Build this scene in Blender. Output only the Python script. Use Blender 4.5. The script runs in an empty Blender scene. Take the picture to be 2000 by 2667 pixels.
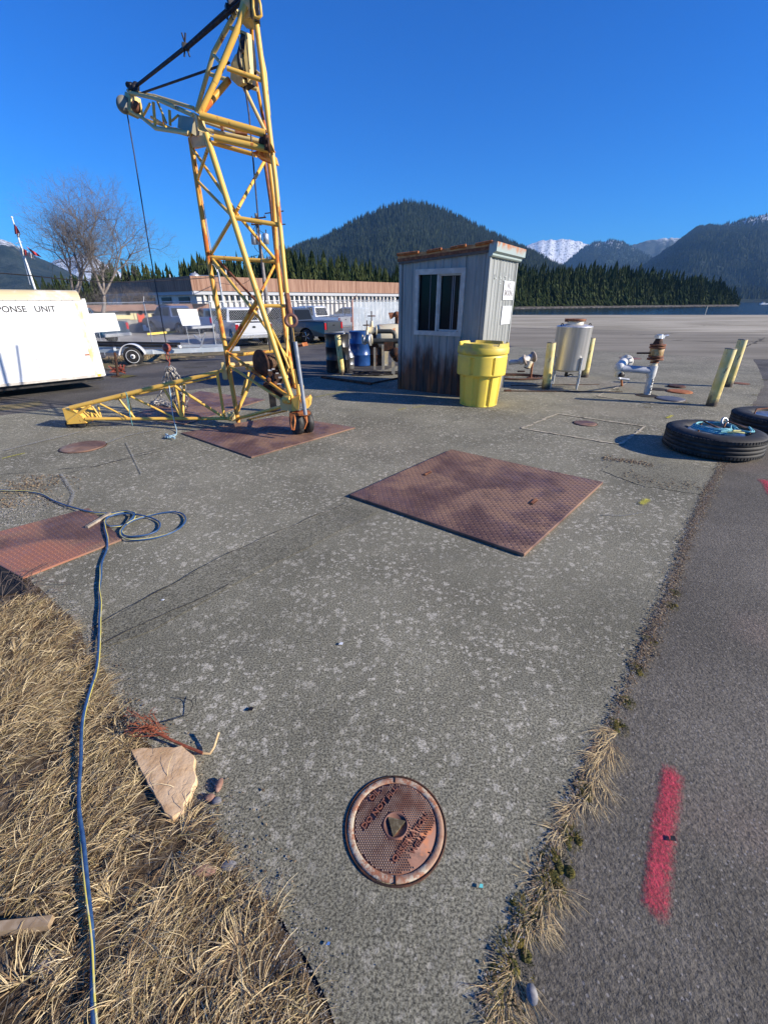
import bpy, math, random
from mathutils import Vector, Matrix, noise
random.seed(7)
SC = bpy.context.scene
R = math.radians
# ------------------------------------------------------------------ camera, sky, sun, exposure
F_PX, PITCH, EYE = 1120.0, 26.1, 1.6          # photo is 2000 x 2667
cam_d = bpy.data.cameras.new('camera'); cam = bpy.data.objects.new('camera', cam_d)
SC.collection.objects.link(cam); SC.camera = cam
cam.location = (0, 0, EYE); cam.rotation_euler = (R(90 - PITCH), 0, 0)
cam_d.sensor_fit = 'VERTICAL'; cam_d.sensor_height = 36.0; cam_d.lens = 36.0 * F_PX / 2667.0
cam_d.clip_start = 0.05; cam_d.clip_end = 40000
SUN_EL, SUN_AZ = 23.5, 106.0                   # azimuth clockwise from +Y
W = bpy.data.worlds.new('World'); SC.world = W; W.use_nodes = True
wn = W.node_tree; bg = wn.nodes['Background']
sky = wn.nodes.new('ShaderNodeTexSky'); sky.sky_type = 'NISHITA'; sky.sun_disc = False
sky.sun_elevation = R(SUN_EL); sky.sun_rotation = R(SUN_AZ)
sky.air_density = 1.0; sky.dust_density = 0.0; sky.ozone_density = 3.0; sky.altitude = 0
hs = wn.nodes.new('ShaderNodeHueSaturation'); hs.inputs['Saturation'].default_value = 1.25
tn = wn.nodes.new('ShaderNodeMix'); tn.data_type = 'RGBA'; tn.blend_type = 'MULTIPLY'; tn.inputs[0].default_value = 1.0; tn.inputs[7].default_value = (.10, .545, 1.08, 1)
wn.links.new(sky.outputs[0], hs.inputs['Color']); wn.links.new(hs.outputs[0], tn.inputs[6]); wn.links.new(tn.outputs[2], bg.inputs[0]); bg.inputs[1].default_value = 0.11
sd = bpy.data.lights.new('sun', 'SUN'); sd.energy = 5.0; sd.angle = R(0.5); sd.color = (1.0, 0.90, 0.75)
sun = bpy.data.objects.new('sun', sd); SC.collection.objects.link(sun)
sdir = Vector((math.sin(R(SUN_AZ)) * math.cos(R(SUN_EL)), math.cos(R(SUN_AZ)) * math.cos(R(SUN_EL)), math.sin(R(SUN_EL))))
sun.rotation_euler = sdir.to_track_quat('Z', 'Y').to_euler(); sun.location = (20, -10, 20)
SC.view_settings.view_transform = 'Standard'; SC.view_settings.look = 'None'
SC.view_settings.exposure = 0.6; SC.view_settings.gamma = 1.0

# ------------------------------------------------------------------ survey helpers (photo point -> place in the yard)
cp, sp = math.cos(R(PITCH)), math.sin(R(PITCH))
def ray(px, py):
    u, v = (px - 1000) / F_PX, -(py - 1333.5) / F_PX
    return Vector((u, cp + v * sp, -sp + v * cp))
def gnd(px, py, z=0.0):
    d = ray(px, py); return Vector((0, 0, EYE)) + d * ((z - EYE) / d.z)
def pt(px, py, Y):
    d = ray(px, py); return Vector((0, 0, EYE)) + d * (Y / d.y)
def sst(t):
    t = max(0.0, min(1.0, t)); return t * t * (3 - 2 * t)

# ------------------------------------------------------------------ mesh builder
ORG = {}
class MB:
    def __init__(s): s.v = []; s.f = []; s.sm = []
    def add(s, vs, fs, smooth=False):
        o = len(s.v); s.v += [Vector(v) for v in vs]
        for f in fs: s.f.append([i + o for i in f]); s.sm.append(smooth)
        return s
    def box(s, c, d, rz=0, M=None, bev=0):
        x, y, z = d[0] / 2, d[1] / 2, d[2] / 2
        m = Matrix.Translation(c) @ (M.to_4x4() if M is not None else Matrix.Rotation(rz, 4, 'Z'))
        if bev <= 0:
            vs = [m @ Vector((a * x, b * y, e * z)) for a, b, e in ((-1,-1,-1),(1,-1,-1),(1,1,-1),(-1,1,-1),(-1,-1,1),(1,-1,1),(1,1,1),(-1,1,1))]
            return s.add(vs, [(3,2,1,0),(4,5,6,7),(0,1,5,4),(1,2,6,5),(2,3,7,6),(3,0,4,7)])
        b = min(bev, x * .9, y * .9, z * .9)
        ring = [(-x, -y + b), (-x + b, -y), (x - b, -y), (x, -y + b), (x, y - b), (x - b, y), (-x + b, y), (-x, y - b)]
        ins = [(-x + b, -y + b * 2), (-x + 2 * b, -y + b), (x - 2 * b, -y + b), (x - b, -y + 2 * b), (x - b, y - 2 * b), (x - 2 * b, y - b), (-x + 2 * b, y - b), (-x + b, y - 2 * b)]
        ins = [(max(-x+b, min(x-b, p)), max(-y+b, min(y-b, q))) for p, q in ins]
        L = [(ins, -z), (ring, -z + b), (ring, z - b), (ins, z)]
        vs = [m @ Vector((p, q, h)) for rg, h in L for p, q in rg]; fs = []
        for k in range(3):
            for i in range(8):
                j = (i + 1) % 8; fs.append((k*8+i, k*8+j, k*8+8+j, k*8+8+i))
        fs.append(tuple(range(24, 32))); fs.append(tuple(range(7, -1, -1)))
        return s.add(vs, fs)
    def tube(s, a, b, r, r2=None, n=10, caps=True):
        a, b = Vector(a), Vector(b); r2 = r if r2 is None else r2
        d = (b - a)
        if d.length < 1e-6: return s
        d.normalize(); u = d.orthogonal().normalized(); w = d.cross(u)
        vs = []
        for P, q in ((a, r), (b, r2)):
            for i in range(n):
                t = 2 * math.pi * i / n; vs.append(P + (u * math.cos(t) + w * math.sin(t)) * q)
        s.add(vs, [(i, (i+1) % n, n + (i+1) % n, n + i) for i in range(n)], True)
        if caps: s.add(vs, [tuple(range(n-1, -1, -1)), tuple(range(n, 2*n))])
        return s
    def path(s, pts, r, n=8, closed=False, rf=None):
        pts = [Vector(p) for p in pts]; N = len(pts); vs = []; up = None
        for i, p in enumerate(pts):
            if closed: d = pts[(i+1) % N] - pts[i-1]
            else: d = pts[min(i+1, N-1)] - pts[max(i-1, 0)]
            d = d.normalized() if d.length > 1e-9 else Vector((0,0,1))
            if up is None: u = d.orthogonal().normalized()
            else:
                u = up - d * up.dot(d); u = u.normalized() if u.length > 1e-6 else d.orthogonal().normalized()
            up = u; w = d.cross(u); q = r if rf is None else r * rf(i / max(1, N-1))
            for k in range(n):
                t = 2 * math.pi * k / n; vs.append(p + (u * math.cos(t) + w * math.sin(t)) * q)
        fs = []
        for i in range(N if closed else N - 1):
            j = (i + 1) % N
            for k in range(n): fs.append((i*n+k, i*n+(k+1) % n, j*n+(k+1) % n, j*n+k))
        s.add(vs, fs, True)
        if not closed: s.add(vs[:n] + vs[-n:], [tuple(range(n-1, -1, -1)), tuple(range(n, 2*n))])
        return s
    def lathe(s, prof, o, axis=(0,0,1), n=24, smooth=True, cap=True):
        o = Vector(o); d = Vector(axis).normalized(); u = d.orthogonal().normalized(); w = d.cross(u); vs = []
        for r, h in prof:
            for i in range(n):
                t = 2 * math.pi * i / n; vs.append(o + d * h + (u * math.cos(t) + w * math.sin(t)) * r)
        fs = []
        for k in range(len(prof) - 1):
            for i in range(n): j = (i+1) % n; fs.append((k*n+i, k*n+j, k*n+n+j, k*n+n+i))
        s.add(vs, fs, smooth)
        if cap:
            N = len(prof); s.add(vs[:n] + vs[-n:], [tuple(range(n-1, -1, -1)), tuple(range(n, 2*n))])
        return s
    def prism(s, pts, vec):
        n = len(pts); pts = [Vector(p) for p in pts]; vec = Vector(vec)
        vs = pts + [p + vec for p in pts]
        return s.add(vs, [tuple(range(n-1, -1, -1)), tuple(range(n, 2*n))] + [(i, (i+1) % n, n+(i+1) % n, n+i) for i in range(n)])
    def ball(s, c, r, n=14, m=9, sc=(1,1,1), jit=0):
        c = Vector(c); vs = [c + Vector((0,0,-r*sc[2]))]
        for j in range(1, m):
            a = math.pi * j / m - math.pi / 2
            for i in range(n):
                t = 2*math.pi*i/n; k = 1 + random.uniform(-jit, jit)
                vs.append(c + Vector((math.cos(a)*math.cos(t)*r*sc[0]*k, math.cos(a)*math.sin(t)*r*sc[1]*k, math.sin(a)*r*sc[2]*k)))
        vs.append(c + Vector((0,0,r*sc[2]))); fs = []
        for i in range(n): fs.append((0, 1+(i+1) % n, 1+i))
        for j in range(m-2):
            for i in range(n): a = 1+j*n; fs.append((a+i, a+(i+1) % n, a+n+(i+1) % n, a+n+i))
        a = 1+(m-2)*n; e = len(vs)-1
        for i in range(n): fs.append((a+i, a+(i+1) % n, e))
        return s.add(vs, fs, True)
    def torus(s, c, axis, R1, r, n=24, k=8):
        d = Vector(axis).normalized(); u = d.orthogonal().normalized(); w = d.cross(u); c = Vector(c)
        return s.path([c + (u*math.cos(2*math.pi*i/n) + w*math.sin(2*math.pi*i/n))*R1 for i in range(n)], r, k, True)
    def build(s, name, mat, parent=None, local=False):
        me = bpy.data.meshes.new(name)
        off = Vector((0,0,0)) if (local or parent is None) else ORG.get(parent.name, Vector((0,0,0)))
        me.from_pydata([v - off for v in s.v], [], s.f); me.validate(clean_customdata=False)
        if len(me.polygons) == len(s.sm): me.polygons.foreach_set('use_smooth', s.sm)
        me.materials.append(mat); me.update()
        o = bpy.data.objects.new(name, me); SC.collection.objects.link(o)
        if parent: o.parent = parent; ORG[o.name] = off
        return o
def tag(o, label, cat, group=None):
    o['label'] = label; o['category'] = cat
    if group: o['group'] = group
    return o
def struct(o): o['kind'] = 'structure'; return o
def stuff(o, label, cat): o['kind'] = 'stuff'; o['label'] = label; o['category'] = cat; return o
def thing(name, label, cat, loc=(0,0,0), rz=0, group=None):
    o = bpy.data.objects.new(name, None); SC.collection.objects.link(o); o.location = loc; o.rotation_euler = (0, 0, rz)
    o.empty_display_size = .2; ORG[o.name] = Vector(loc); return tag(o, label, cat, group)
def dup(root, loc, rz=None, label=None, rot=None, scale=None):
    r = root.copy(); SC.collection.objects.link(r); r.location = loc
    if rot is not None: r.rotation_euler = rot
    elif rz is not None: r.rotation_euler = (0, 0, rz)
    if scale: r.scale = scale
    if label: r['label'] = label
    for ch in list(root.children):
        c = ch.copy(); SC.collection.objects.link(c); c.parent = r
        for g in list(ch.children):
            d = g.copy(); SC.collection.objects.link(d); d.parent = c
    return r
def text_mb(body, size, M, depth=0.0, align='CENTER', bold=0.0):
    cu = bpy.data.curves.new('lettering', 'FONT'); cu.body = body; cu.size = size; cu.extrude = depth; cu.align_x = align; cu.offset = bold
    cu.resolution_u = 3
    o = bpy.data.objects.new('lettering', cu); SC.collection.objects.link(o)
    dg = bpy.context.evaluated_depsgraph_get(); dg.update()
    me = bpy.data.meshes.new_from_object(o.evaluated_get(dg))
    mb = MB(); mb.add([M @ v.co for v in me.vertices], [tuple(p.vertices) for p in me.polygons])
    bpy.data.objects.remove(o); bpy.data.curves.remove(cu); bpy.data.meshes.remove(me); return mb

# ------------------------------------------------------------------ materials
class NT:
    def __init__(s, name, rough=.7, metal=0.0, spec=.5):
        s.m = bpy.data.materials.new(name); s.m.use_nodes = True; s.t = s.m.node_tree; s.b = s.t.nodes['Principled BSDF']
        s.b.inputs['Roughness'].default_value = rough; s.b.inputs['Metallic'].default_value = metal
        s.b.inputs['Specular IOR Level'].default_value = spec
        s.tc = s.t.nodes.new('ShaderNodeTexCoord').outputs['Object']; s.geo = None
    def N(s, k): return s.t.nodes.new(k)
    def L(s, a, b): s.t.links.new(a, b)
    def co(s, sc=(1,1,1), rot=(0,0,0)):
        if tuple(sc) == (1,1,1) and tuple(rot) == (0,0,0): return s.tc
        m = s.N('ShaderNodeMapping'); m.inputs['Scale'].default_value = sc; m.inputs['Rotation'].default_value = rot; s.L(s.tc, m.inputs[0]); return m.outputs[0]
    def noise(s, scale, detail=3, rough=.55, sc=(1,1,1), rot=(0,0,0)):
        n = s.N('ShaderNodeTexNoise'); n.inputs['Scale'].default_value = scale; n.inputs['Detail'].default_value = detail; n.inputs['Roughness'].default_value = rough
        s.L(s.co(sc, rot), n.inputs['Vector']); return n.outputs[0]
    def vor(s, scale, feat='F1', out=0, sc=(1,1,1)):
        n = s.N('ShaderNodeTexVoronoi'); n.feature = feat; n.inputs['Scale'].default_value = scale; s.L(s.co(sc), n.inputs['Vector']); return n.outputs[out]
    def ramp(s, x, lo, hi, a=0.0, b=1.0):
        n = s.N('ShaderNodeMapRange'); n.interpolation_type = 'SMOOTHSTEP'; n.clamp = True
        n.inputs['From Min'].default_value = lo; n.inputs['From Max'].default_value = hi; n.inputs['To Min'].default_value = a; n.inputs['To Max'].default_value = b
        s.L(x, n.inputs[0]); return n.outputs[0]
    def math(s, op, a, b=None):
        n = s.N('ShaderNodeMath'); n.operation = op
        for i, q in enumerate((a, b)):
            if q is None: continue
            if isinstance(q, (int, float)): n.inputs[i].default_value = q
            else: s.L(q, n.inputs[i])
        return n.outputs[0]
    def mix(s, f, a, b, mode='MIX'):
        n = s.N('ShaderNodeMix'); n.data_type = 'RGBA'; n.blend_type = mode
        for i, q in ((0, f), (6, a), (7, b)):
            if isinstance(q, (int, float)): n.inputs[i].default_value = q
            elif isinstance(q, tuple): n.inputs[i].default_value = (*q, 1)
            else: s.L(q, n.inputs[i])
        return n.outputs[2]
    def col(s, c):
        if isinstance(c, tuple): s.b.inputs['Base Color'].default_value = (*c, 1)
        else: s.L(c, s.b.inputs['Base Color'])
        return s
    def rgh(s, x): s.L(x, s.b.inputs['Roughness']); return s
    def bump(s, h, st=.3, dist=.01, prev=None):
        n = s.N('ShaderNodeBump'); n.inputs['Strength'].default_value = st; n.inputs['Distance'].default_value = dist; s.L(h, n.inputs['Height'])
        if prev is not None: s.L(prev, n.inputs['Normal'])
        s.L(n.outputs[0], s.b.inputs['Normal']); return n.outputs[0]
    def attr(s, nm): a = s.N('ShaderNodeAttribute'); a.attribute_name = nm; return a.outputs['Fac']
    def island(s): return s.N('ShaderNodeNewGeometry').outputs['Random Per Island']
    def xyz(s, i):
        n = s.N('ShaderNodeSeparateXYZ'); s.L(s.tc, n.inputs[0]); return n.outputs[i]
def simple(name, c, rough=.6, metal=0.0, c2=None, sc=8, lo=.45, hi=.65, bs=0, bstr=.2, bd=.004, det=4, spec=.5):
    n = NT(name, rough, metal, spec)
    n.col(c if c2 is None else n.mix(n.ramp(n.noise(sc, det), lo, hi), c, c2))
    if bs: n.bump(n.noise(bs, 3), bstr, bd)
    return n.m
def rusty(name, c, rust=(.17,.055,.02), amt=.58, rough=.5, sc=9, dirt=(.25,.22,.16), metal=0.0, streak=(1,1,.25)):
    n = NT(name, rough, metal)
    a = n.noise(sc, 6, .65, sc=streak); b = n.noise(sc*.35, 3)
    d = n.mix(n.ramp(n.noise(sc*.8, 5, .6), .42, .72, 0, .55), c, tuple(min(1, x*y*2.2) for x, y in zip(c, dirt)))
    f = n.ramp(n.math('ADD', n.math('MULTIPLY', a, .7), n.math('MULTIPLY', b, .3)), amt, amt+.06)
    n.col(n.mix(f, d, n.mix(n.noise(sc*5, 3), rust, tuple(x*1.9 for x in rust)))); n.rgh(n.ramp(f, 0, 1, rough, .85)); n.bump(n.noise(sc*8, 3), .15, .002)
    return n.m

# concrete with lichen
def concrete(name, dark=1.0, lichen=1.0, warm=0.0):
    n = NT(name, .9, 0, .25)
    base = n.mix(n.ramp(n.noise(.9, 5, .6), .3, .7), tuple(x*dark for x in (.137,.130,.096)), tuple(x*dark for x in (.220,.208,.155)))
    base = n.mix(n.ramp(n.noise(.33, 3), .5, .75, 0, .5), base, (.24*dark,.205*dark,.16*dark))
    base = n.mix(n.ramp(n.noise(2.2, 4), .55, .8, 0, .35), base, (.115,.115,.1))
    g = n.noise(125, 3, .8); base = n.mix(.9, base, n.mix(n.ramp(g, .36, .64), (.14,.14,.14), (.97,.97,.94)), 'OVERLAY')
    g2 = n.vor(120); base = n.mix(n.ramp(g2, .0, .30, .35, 0), base, (.05,.05,.045))
    # lichen rosettes: clumps broken up by fine noise
    warp = n.N('ShaderNodeVectorMath'); warp.operation = 'ADD'
    nn = n.N('ShaderNodeTexNoise'); nn.inputs['Scale'].default_value = 9; n.L(n.tc, nn.inputs['Vector'])
    ms = n.N('ShaderNodeVectorMath'); ms.operation = 'SCALE'; ms.inputs['Scale'].default_value = .07; n.L(nn.outputs['Color'], ms.inputs[0])
    n.L(n.tc, warp.inputs[0]); n.L(ms.outputs[0], warp.inputs[1])
    tot = None
    for sc, w, seed in ((16.0, .25, 0), (23.0, .26, 7.7), (37.0, .28, 3.3)):
        v = n.N('ShaderNodeTexVoronoi'); v.inputs['Scale'].default_value = sc
        sh = n.N('ShaderNodeVectorMath'); sh.operation = 'ADD'; sh.inputs[1].default_value = (seed, seed, 0); n.L(warp.outputs[0], sh.inputs[0]); n.L(sh.outputs[0], v.inputs['Vector'])
        hash_ = n.N('ShaderNodeSeparateColor'); n.L(v.outputs['Color'], hash_.inputs[0])
        size = n.math('MULTIPLY', hash_.outputs[0], w * 1.75)
        q = n.math('SUBTRACT', size, v.outputs['Distance'])
        q = n.math('ADD', q, n.math('MULTIPLY', n.math('SUBTRACT', n.noise(85, 4, .85), .5), 1.3))
        q = n.ramp(q, .05, .13)
        tot = q if tot is None else n.math('MAXIMUM', tot, q)
    area = n.math('MULTIPLY', n.math('MULTIPLY', n.ramp(n.noise(.8, 3), .30, .52, .35, 1.0), n.ramp(n.noise(2.6, 3), .32, .56, .45, 1.15)), n.ramp(n.xyz(1), .4, 1.5, .55, 1.0))
    frag = n.ramp(n.noise(120, 2, .8), .40, .56)
    tot = n.math('MULTIPLY', n.math('MULTIPLY', n.math('MULTIPLY', tot, frag), area), .74 * lichen)
    base = n.mix(tot, base, (.62,.58,.47))
    n.col(base)
    b1 = n.bump(n.noise(95, 3, .7), .38, .005); n.bump(n.noise(14, 3), .25, .012, b1)
    return n.m
def asphalt(name, c1, c2, speck=.5, tint=None, gs=110):
    n = NT(name, .88, 0, .3)
    base = n.mix(n.ramp(n.noise(.7, 5, .6), .3, .7), c1, c2)
    if tint: base = n.mix(n.ramp(n.noise(.9, 3), .52, .72, 0, .6), base, tint)
    base = n.mix(.62, base, n.mix(n.ramp(n.noise(gs, 3, .75), .28, .72), (.12,.12,.12), (.95,.95,.95)), 'OVERLAY')
    v = n.N('ShaderNodeTexVoronoi'); v.inputs['Scale'].default_value = 75; n.L(n.tc, v.inputs['Vector'])
    h = n.N('ShaderNodeSeparateColor'); n.L(v.outputs['Color'], h.inputs[0])
    st = n.math('MULTIPLY', n.ramp(h.outputs[0], .80, .86), n.ramp(v.outputs['Distance'], .22, .34, 1, 0))
    base = n.mix(n.math('MULTIPLY', st, speck), base, (.42,.40,.38))
    n.col(base); b1 = n.bump(n.noise(85, 3, .75), .8, .008); n.bump(n.noise(9, 3), .2, .015, b1); return n.m
M_CONC = concrete('concrete_lichen'); M_CONC2 = concrete('concrete_patch', .86, .35); M_CONC3 = concrete('concrete_pale', 1.12, .12)
M_ASPH = asphalt('asphalt_dark', (.092,.083,.066), (.160,.144,.116), .38, (.195,.148,.120), 95)
M_YARD = asphalt('asphalt_yard', (.050,.047,.045), (.115,.108,.100), .15, (.14,.12,.10), 30)
M_QUAY = None
def _quay():
    n = NT('quay_paving', .95, 0, .05)
    a = n.mix(n.ramp(n.noise(.30, 5, .6, sc=(.35,1.6,1)), .35, .65), (.27,.245,.185), (.46,.42,.33))
    # broad bands of differently aged paving that run along the quay
    y = n.math('ADD', n.xyz(1), n.math('MULTIPLY', n.xyz(0), .62))
    y = n.math('ADD', y, n.math('MULTIPLY', n.noise(.15, 3), 2.0))
    a = n.mix(n.ramp(y, 38, 39.5), n.mix(.55, a, (.155,.142,.118)), a)
    a = n.mix(n.ramp(n.noise(.9, 4, .7, sc=(.25,2.2,1)), .60, .70, 0, .65), a, (.07,.065,.06))
    a = n.mix(.5, a, n.mix(n.noise(24, 3), (.25,.25,.25), (.85,.85,.85)), 'OVERLAY'); n.col(a); n.bump(n.noise(30, 3), .3, .01); return n.m
M_QUAY = _quay()
def _dirt():
    n = NT('dirt', .95, 0, .1); a = n.mix(n.ramp(n.noise(12, 5, .7), .35, .65), (.045,.030,.018), (.15,.11,.07))
    a = n.mix(n.ramp(n.noise(60, 3), .55, .7), a, (.22,.18,.13)); n.col(a); n.bump(n.noise(30, 5, .7), .9, .02); return n.m
M_DIRT = _dirt()
M_VERGE = simple('verge_turf', (.10,.085,.035), .95, 0, (.25,.19,.09), 3, .4, .65, 25, .8, .03)
def _blade(name, cols, rough=.7):
    n = NT(name, rough, 0, .2); i = n.island(); r = n.N('ShaderNodeValToRGB'); n.L(i, r.inputs[0]); e = r.color_ramp.elements
    e[0].position = 0; e[0].color = (*cols[0], 1); e[1].position = 1; e[1].color = (*cols[-1], 1)
    for k, c in enumerate(cols[1:-1]): q = e.new((k + 1) / (len(cols) - 1)); q.color = (*c, 1)
    n.col(r.outputs[0]); return n.m
def _tree(name, cols):
    n = NT(name, .95, 0, .1); r = n.N('ShaderNodeValToRGB'); n.L(n.math('ADD', n.math('MULTIPLY', n.attr('tint'), .82), n.math('MULTIPLY', n.island(), .18)), r.inputs[0]); e = r.color_ramp.elements
    e[0].color = (*cols[0], 1); e[1].color = (*cols[-1], 1)
    for k, c in enumerate(cols[1:-1]): q = e.new((k + 1) / (len(cols) - 1)); q.color = (*c, 1)
    n.col(r.outputs[0]); return n.m
M_BLADE = _blade('dry_grass', [(.10,.055,.025), (.26,.17,.08), (.52,.39,.20), (.82,.68,.42), (.14,.09,.045), (.36,.29,.12), (.68,.54,.30), (.09,.055,.03), (.22,.14,.07), (.74,.60,.36)])
M_STRAW = _blade('straw', [(.50,.38,.19), (.78,.63,.36), (.26,.16,.08), (.66,.52,.28)])
M_MOSS = simple('moss', (.055,.06,.010), .95, 0, (.17,.13,.02), 60, .4, .65, 160, 1, .01)
M_LITTER = _blade('leaf_litter', [(.05,.035,.022), (.17,.11,.065), (.40,.31,.19), (.10,.07,.045), (.28,.20,.12), (.07,.05,.03)])
M_YEL = rusty('crane_yellow', (.74,.455,.09), (.28,.08,.02), .57, .42, 11, (.40,.36,.30), streak=(1,1,.4))
M_YELR = rusty('crane_yellow_rusted', (.72,.36,.05), (.30,.08,.015), .50, .5, 8, (.40,.34,.26), streak=(1,1,.35))
M_YELP = rusty('crane_pale_paint', (.62,.48,.20), (.16,.06,.03), .58, .5, 12, (.4,.4,.4))
M_RUSTD = simple('rust_dark', (.035,.018,.012), .8, .2, (.12,.045,.022), 14, .4, .65, 60, .4, .003)
M_RUST = simple('rust_brown', (.16,.055,.028), .8, .1, (.28,.12,.055), 18, .4, .65, 80, .4, .003)
M_RUSTO = simple('rust_orange', (.30,.085,.02), .75, .1, (.42,.16,.05), 16, .4, .65, 80, .4, .003)
M_BLACK = simple('black_steel', (.012,.012,.014), .5, .3, (.035,.03,.028), 14)
M_RUB = simple('rubber', (.012,.012,.013), .72, 0, (.035,.034,.033), 10, .45, .7, 60, .2, .003)
M_GALV = simple('galvanised', (.42,.44,.46), .42, .55, (.58,.60,.62), 12)
M_GREYT = simple('grey_tube', (.30,.33,.38), .4, .4, (.45,.46,.48), 8)
M_CABLE = simple('wire_rope', (.030,.026,.040), .6, .3, (.07,.06,.06), 30)
M_WHITE = simple('white_paint', (.72,.74,.76), .35, 0, (.62,.64,.66), 3, .5, .8)
M_CREAM = simple('cream_trim', (.62,.52,.30), .45, 0, (.74,.70,.58), 5, .35, .6)
M_PINKR = simple('red_primer', (.26,.055,.035), .55, 0, (.34,.10,.07), 20)
M_CHAIN = simple('chain_steel', (.38,.36,.33), .45, .5, (.16,.11,.08), 30, .5, .7)
M_PLASY = simple('yellow_plastic', (.80,.60,.085), .42, 0, (.72,.54,.09), 5, .45, .7, 12, .05, .005)
M_PLASD = simple('yellow_plastic_dirty', (.66,.50,.06), .5, 0, (.46,.35,.10), 6, .4, .65)
M_ALU = simple('window_frame_paint', (.45,.42,.38), .45, .05, (.56,.53,.48), 8)
M_WOODO = simple('roof_board_orange', (.36,.16,.06), .7, 0, (.52,.32,.14), 10, .4, .65)
M_STAIN = None
def _glass():
    n = NT('window_glass', .12, 0, .12); n.col((.012,.014,.016)); return n.m
M_GLASS = _glass()
# ================================================================== SETTING
def jitter_poly(pxs, z, amp=.02, step=.06, seed=0):
    P = [gnd(*p, z) for p in pxs]; out = []
    rnd = random.Random(seed)
    for i, a in enumerate(P):
        b = P[(i+1) % len(P)]; L = (b-a).length; k = max(1, min(120, int(L/step))); d = (b-a).normalized(); nrm = Vector((-d.y, d.x, 0))
        for j in range(k):
            q = a.lerp(b, j/k); s = amp * (noise.noise(q*3+Vector((seed,0,0)))*1.6 + noise.noise(q*14)*.8) * (1 if j else .3)
            out.append(q + nrm*s)
    return out
def sheet(name, pxs, z, mat, amp=.02, step=.06, seed=0, thick=0):
    pts = jitter_poly(pxs, z, amp, step, seed); mb = MB()
    import mathutils
    tris = mathutils.geometry.tessellate_polygon([pts])
    fs = []
    for t in tris:
        a, b, c = (pts[i] for i in t)
        fs.append(t if (b-a).cross(c-a).z > 0 else (t[0], t[2], t[1]))
    mb.add(pts, fs); return mb.build(name, mat)
def ground_z(x, y):
    s = x / max(y, 1.0); L = 1 - sst((s - .03) / .16)
    return -.6 * sst((y - 13.5) / 8.5) * L
def grid(xs, ys, zf, name, mat):
    mb = MB(); nx = len(xs); vs = [(x, y, zf(x, y)) for y in ys for x in xs]
    mb.add(vs, [(j*nx+i, j*nx+i+1, (j+1)*nx+i+1, (j+1)*nx+i) for j in range(len(ys)-1) for i in range(nx-1)], True)
    return mb.build(name, mat)
SLAB_FAR = [(1340,903), (1960,936)]
# yard asphalt (near and left) and the quay paving on the right; both flat
xs = [-60, -45, -34, -26, -20] + [-16 + i for i in range(0, 37)]
struct(grid(xs, [-4, 0, 3, 6, 9] + [10 + i for i in range(0, 22)] + [34, 37, 40, 44, 48, 53, 58, 62], ground_z, 'ground', M_YARD))
struct(grid([-300, -60, 0, 110, 300], [-400, -100, -20, -4.001], lambda x, y: 0, 'ground_behind', M_YARD))
struct(grid([-300, -150, -60], [-4, 10, 30, 62], ground_z, 'ground_left', M_YARD))
struct(grid([20, 30, 45, 70, 110], [-4, 10, 20, 30, 45, 62], lambda x, y: 0, 'quay_apron', M_QUAY))
q = [gnd(1340,903), gnd(1960,936), Vector((20.0, 13.2, 0)), Vector((20.0, 61.9, 0)), Vector((4.5, 61.9, 0)), Vector((3.6, 24, 0))]
mb = MB(); mb.add([Vector((p.x, p.y, .003)) for p in q], [tuple(range(len(q)))]); struct(mb.build('quay_paving', M_QUAY))
mb = MB(); mb.box((56, 62.6, -1.6), (104, 1.2, 3.15)); struct(mb.build('quay_wall', M_CONC3))
struct(grid([-900,-500,-250,-120,-60,-20,-5,4], [62, 80, 120, 200, 400, 900], lambda x, y: -.6, 'terrain', M_VERGE))
def _water():
    n = NT('water', .12, 0, .5); n.col((.010,.028,.05)); n.bump(n.noise(.35, 4, .6, sc=(.35,1,1)), .5, .35); return n.m
mb = MB(); mb.add([(-9000,62.5,-2.5),(12000,62.5,-2.5),(12000,12000,-2.5),(-9000,12000,-2.5)], [(0,1,2,3)]); struct(mb.build('water', _water()))

# concrete slab
slab = [(1250,2700),(1330,2480),(1385,2330),(1440,2190),(1500,2070),(1555,1960),(1600,1860),(1640,1760),(1690,1670),(1735,1560),(1790,1400),(1840,1300),(1872,1225),(1905,1160),(1950,1070),(1990,1000),
        (1975,960),(1960,936),(1340,903),(1100,930),(1010,962),(800,984),(640,999),(485,1017),(250,1048),(60,1075),(-60,1090),(-200,1150),(-120,1330),(-20,1420),(66,1502),(140,1600),(240,1720),(300,1850),(380,2000),(500,2080),(590,2230),(660,2330),(760,2450),(880,2700)]
struct(sheet('concrete_slab', slab, .008, M_CONC, .018, .05, 1))
# asphalt strip on the right, its surface a little below the slab
strip = [(1230,2760),(1310,2470),(1420,2190),(1535,1960),(1620,1760),(1715,1560),(1770,1400),(1852,1225),(1930,1070),(1985,990),(2250,800+190),(3500,1400),(3500,2760)]
struct(sheet('asphalt_strip', strip, .004, M_ASPH, .01, .08, 3))
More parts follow.
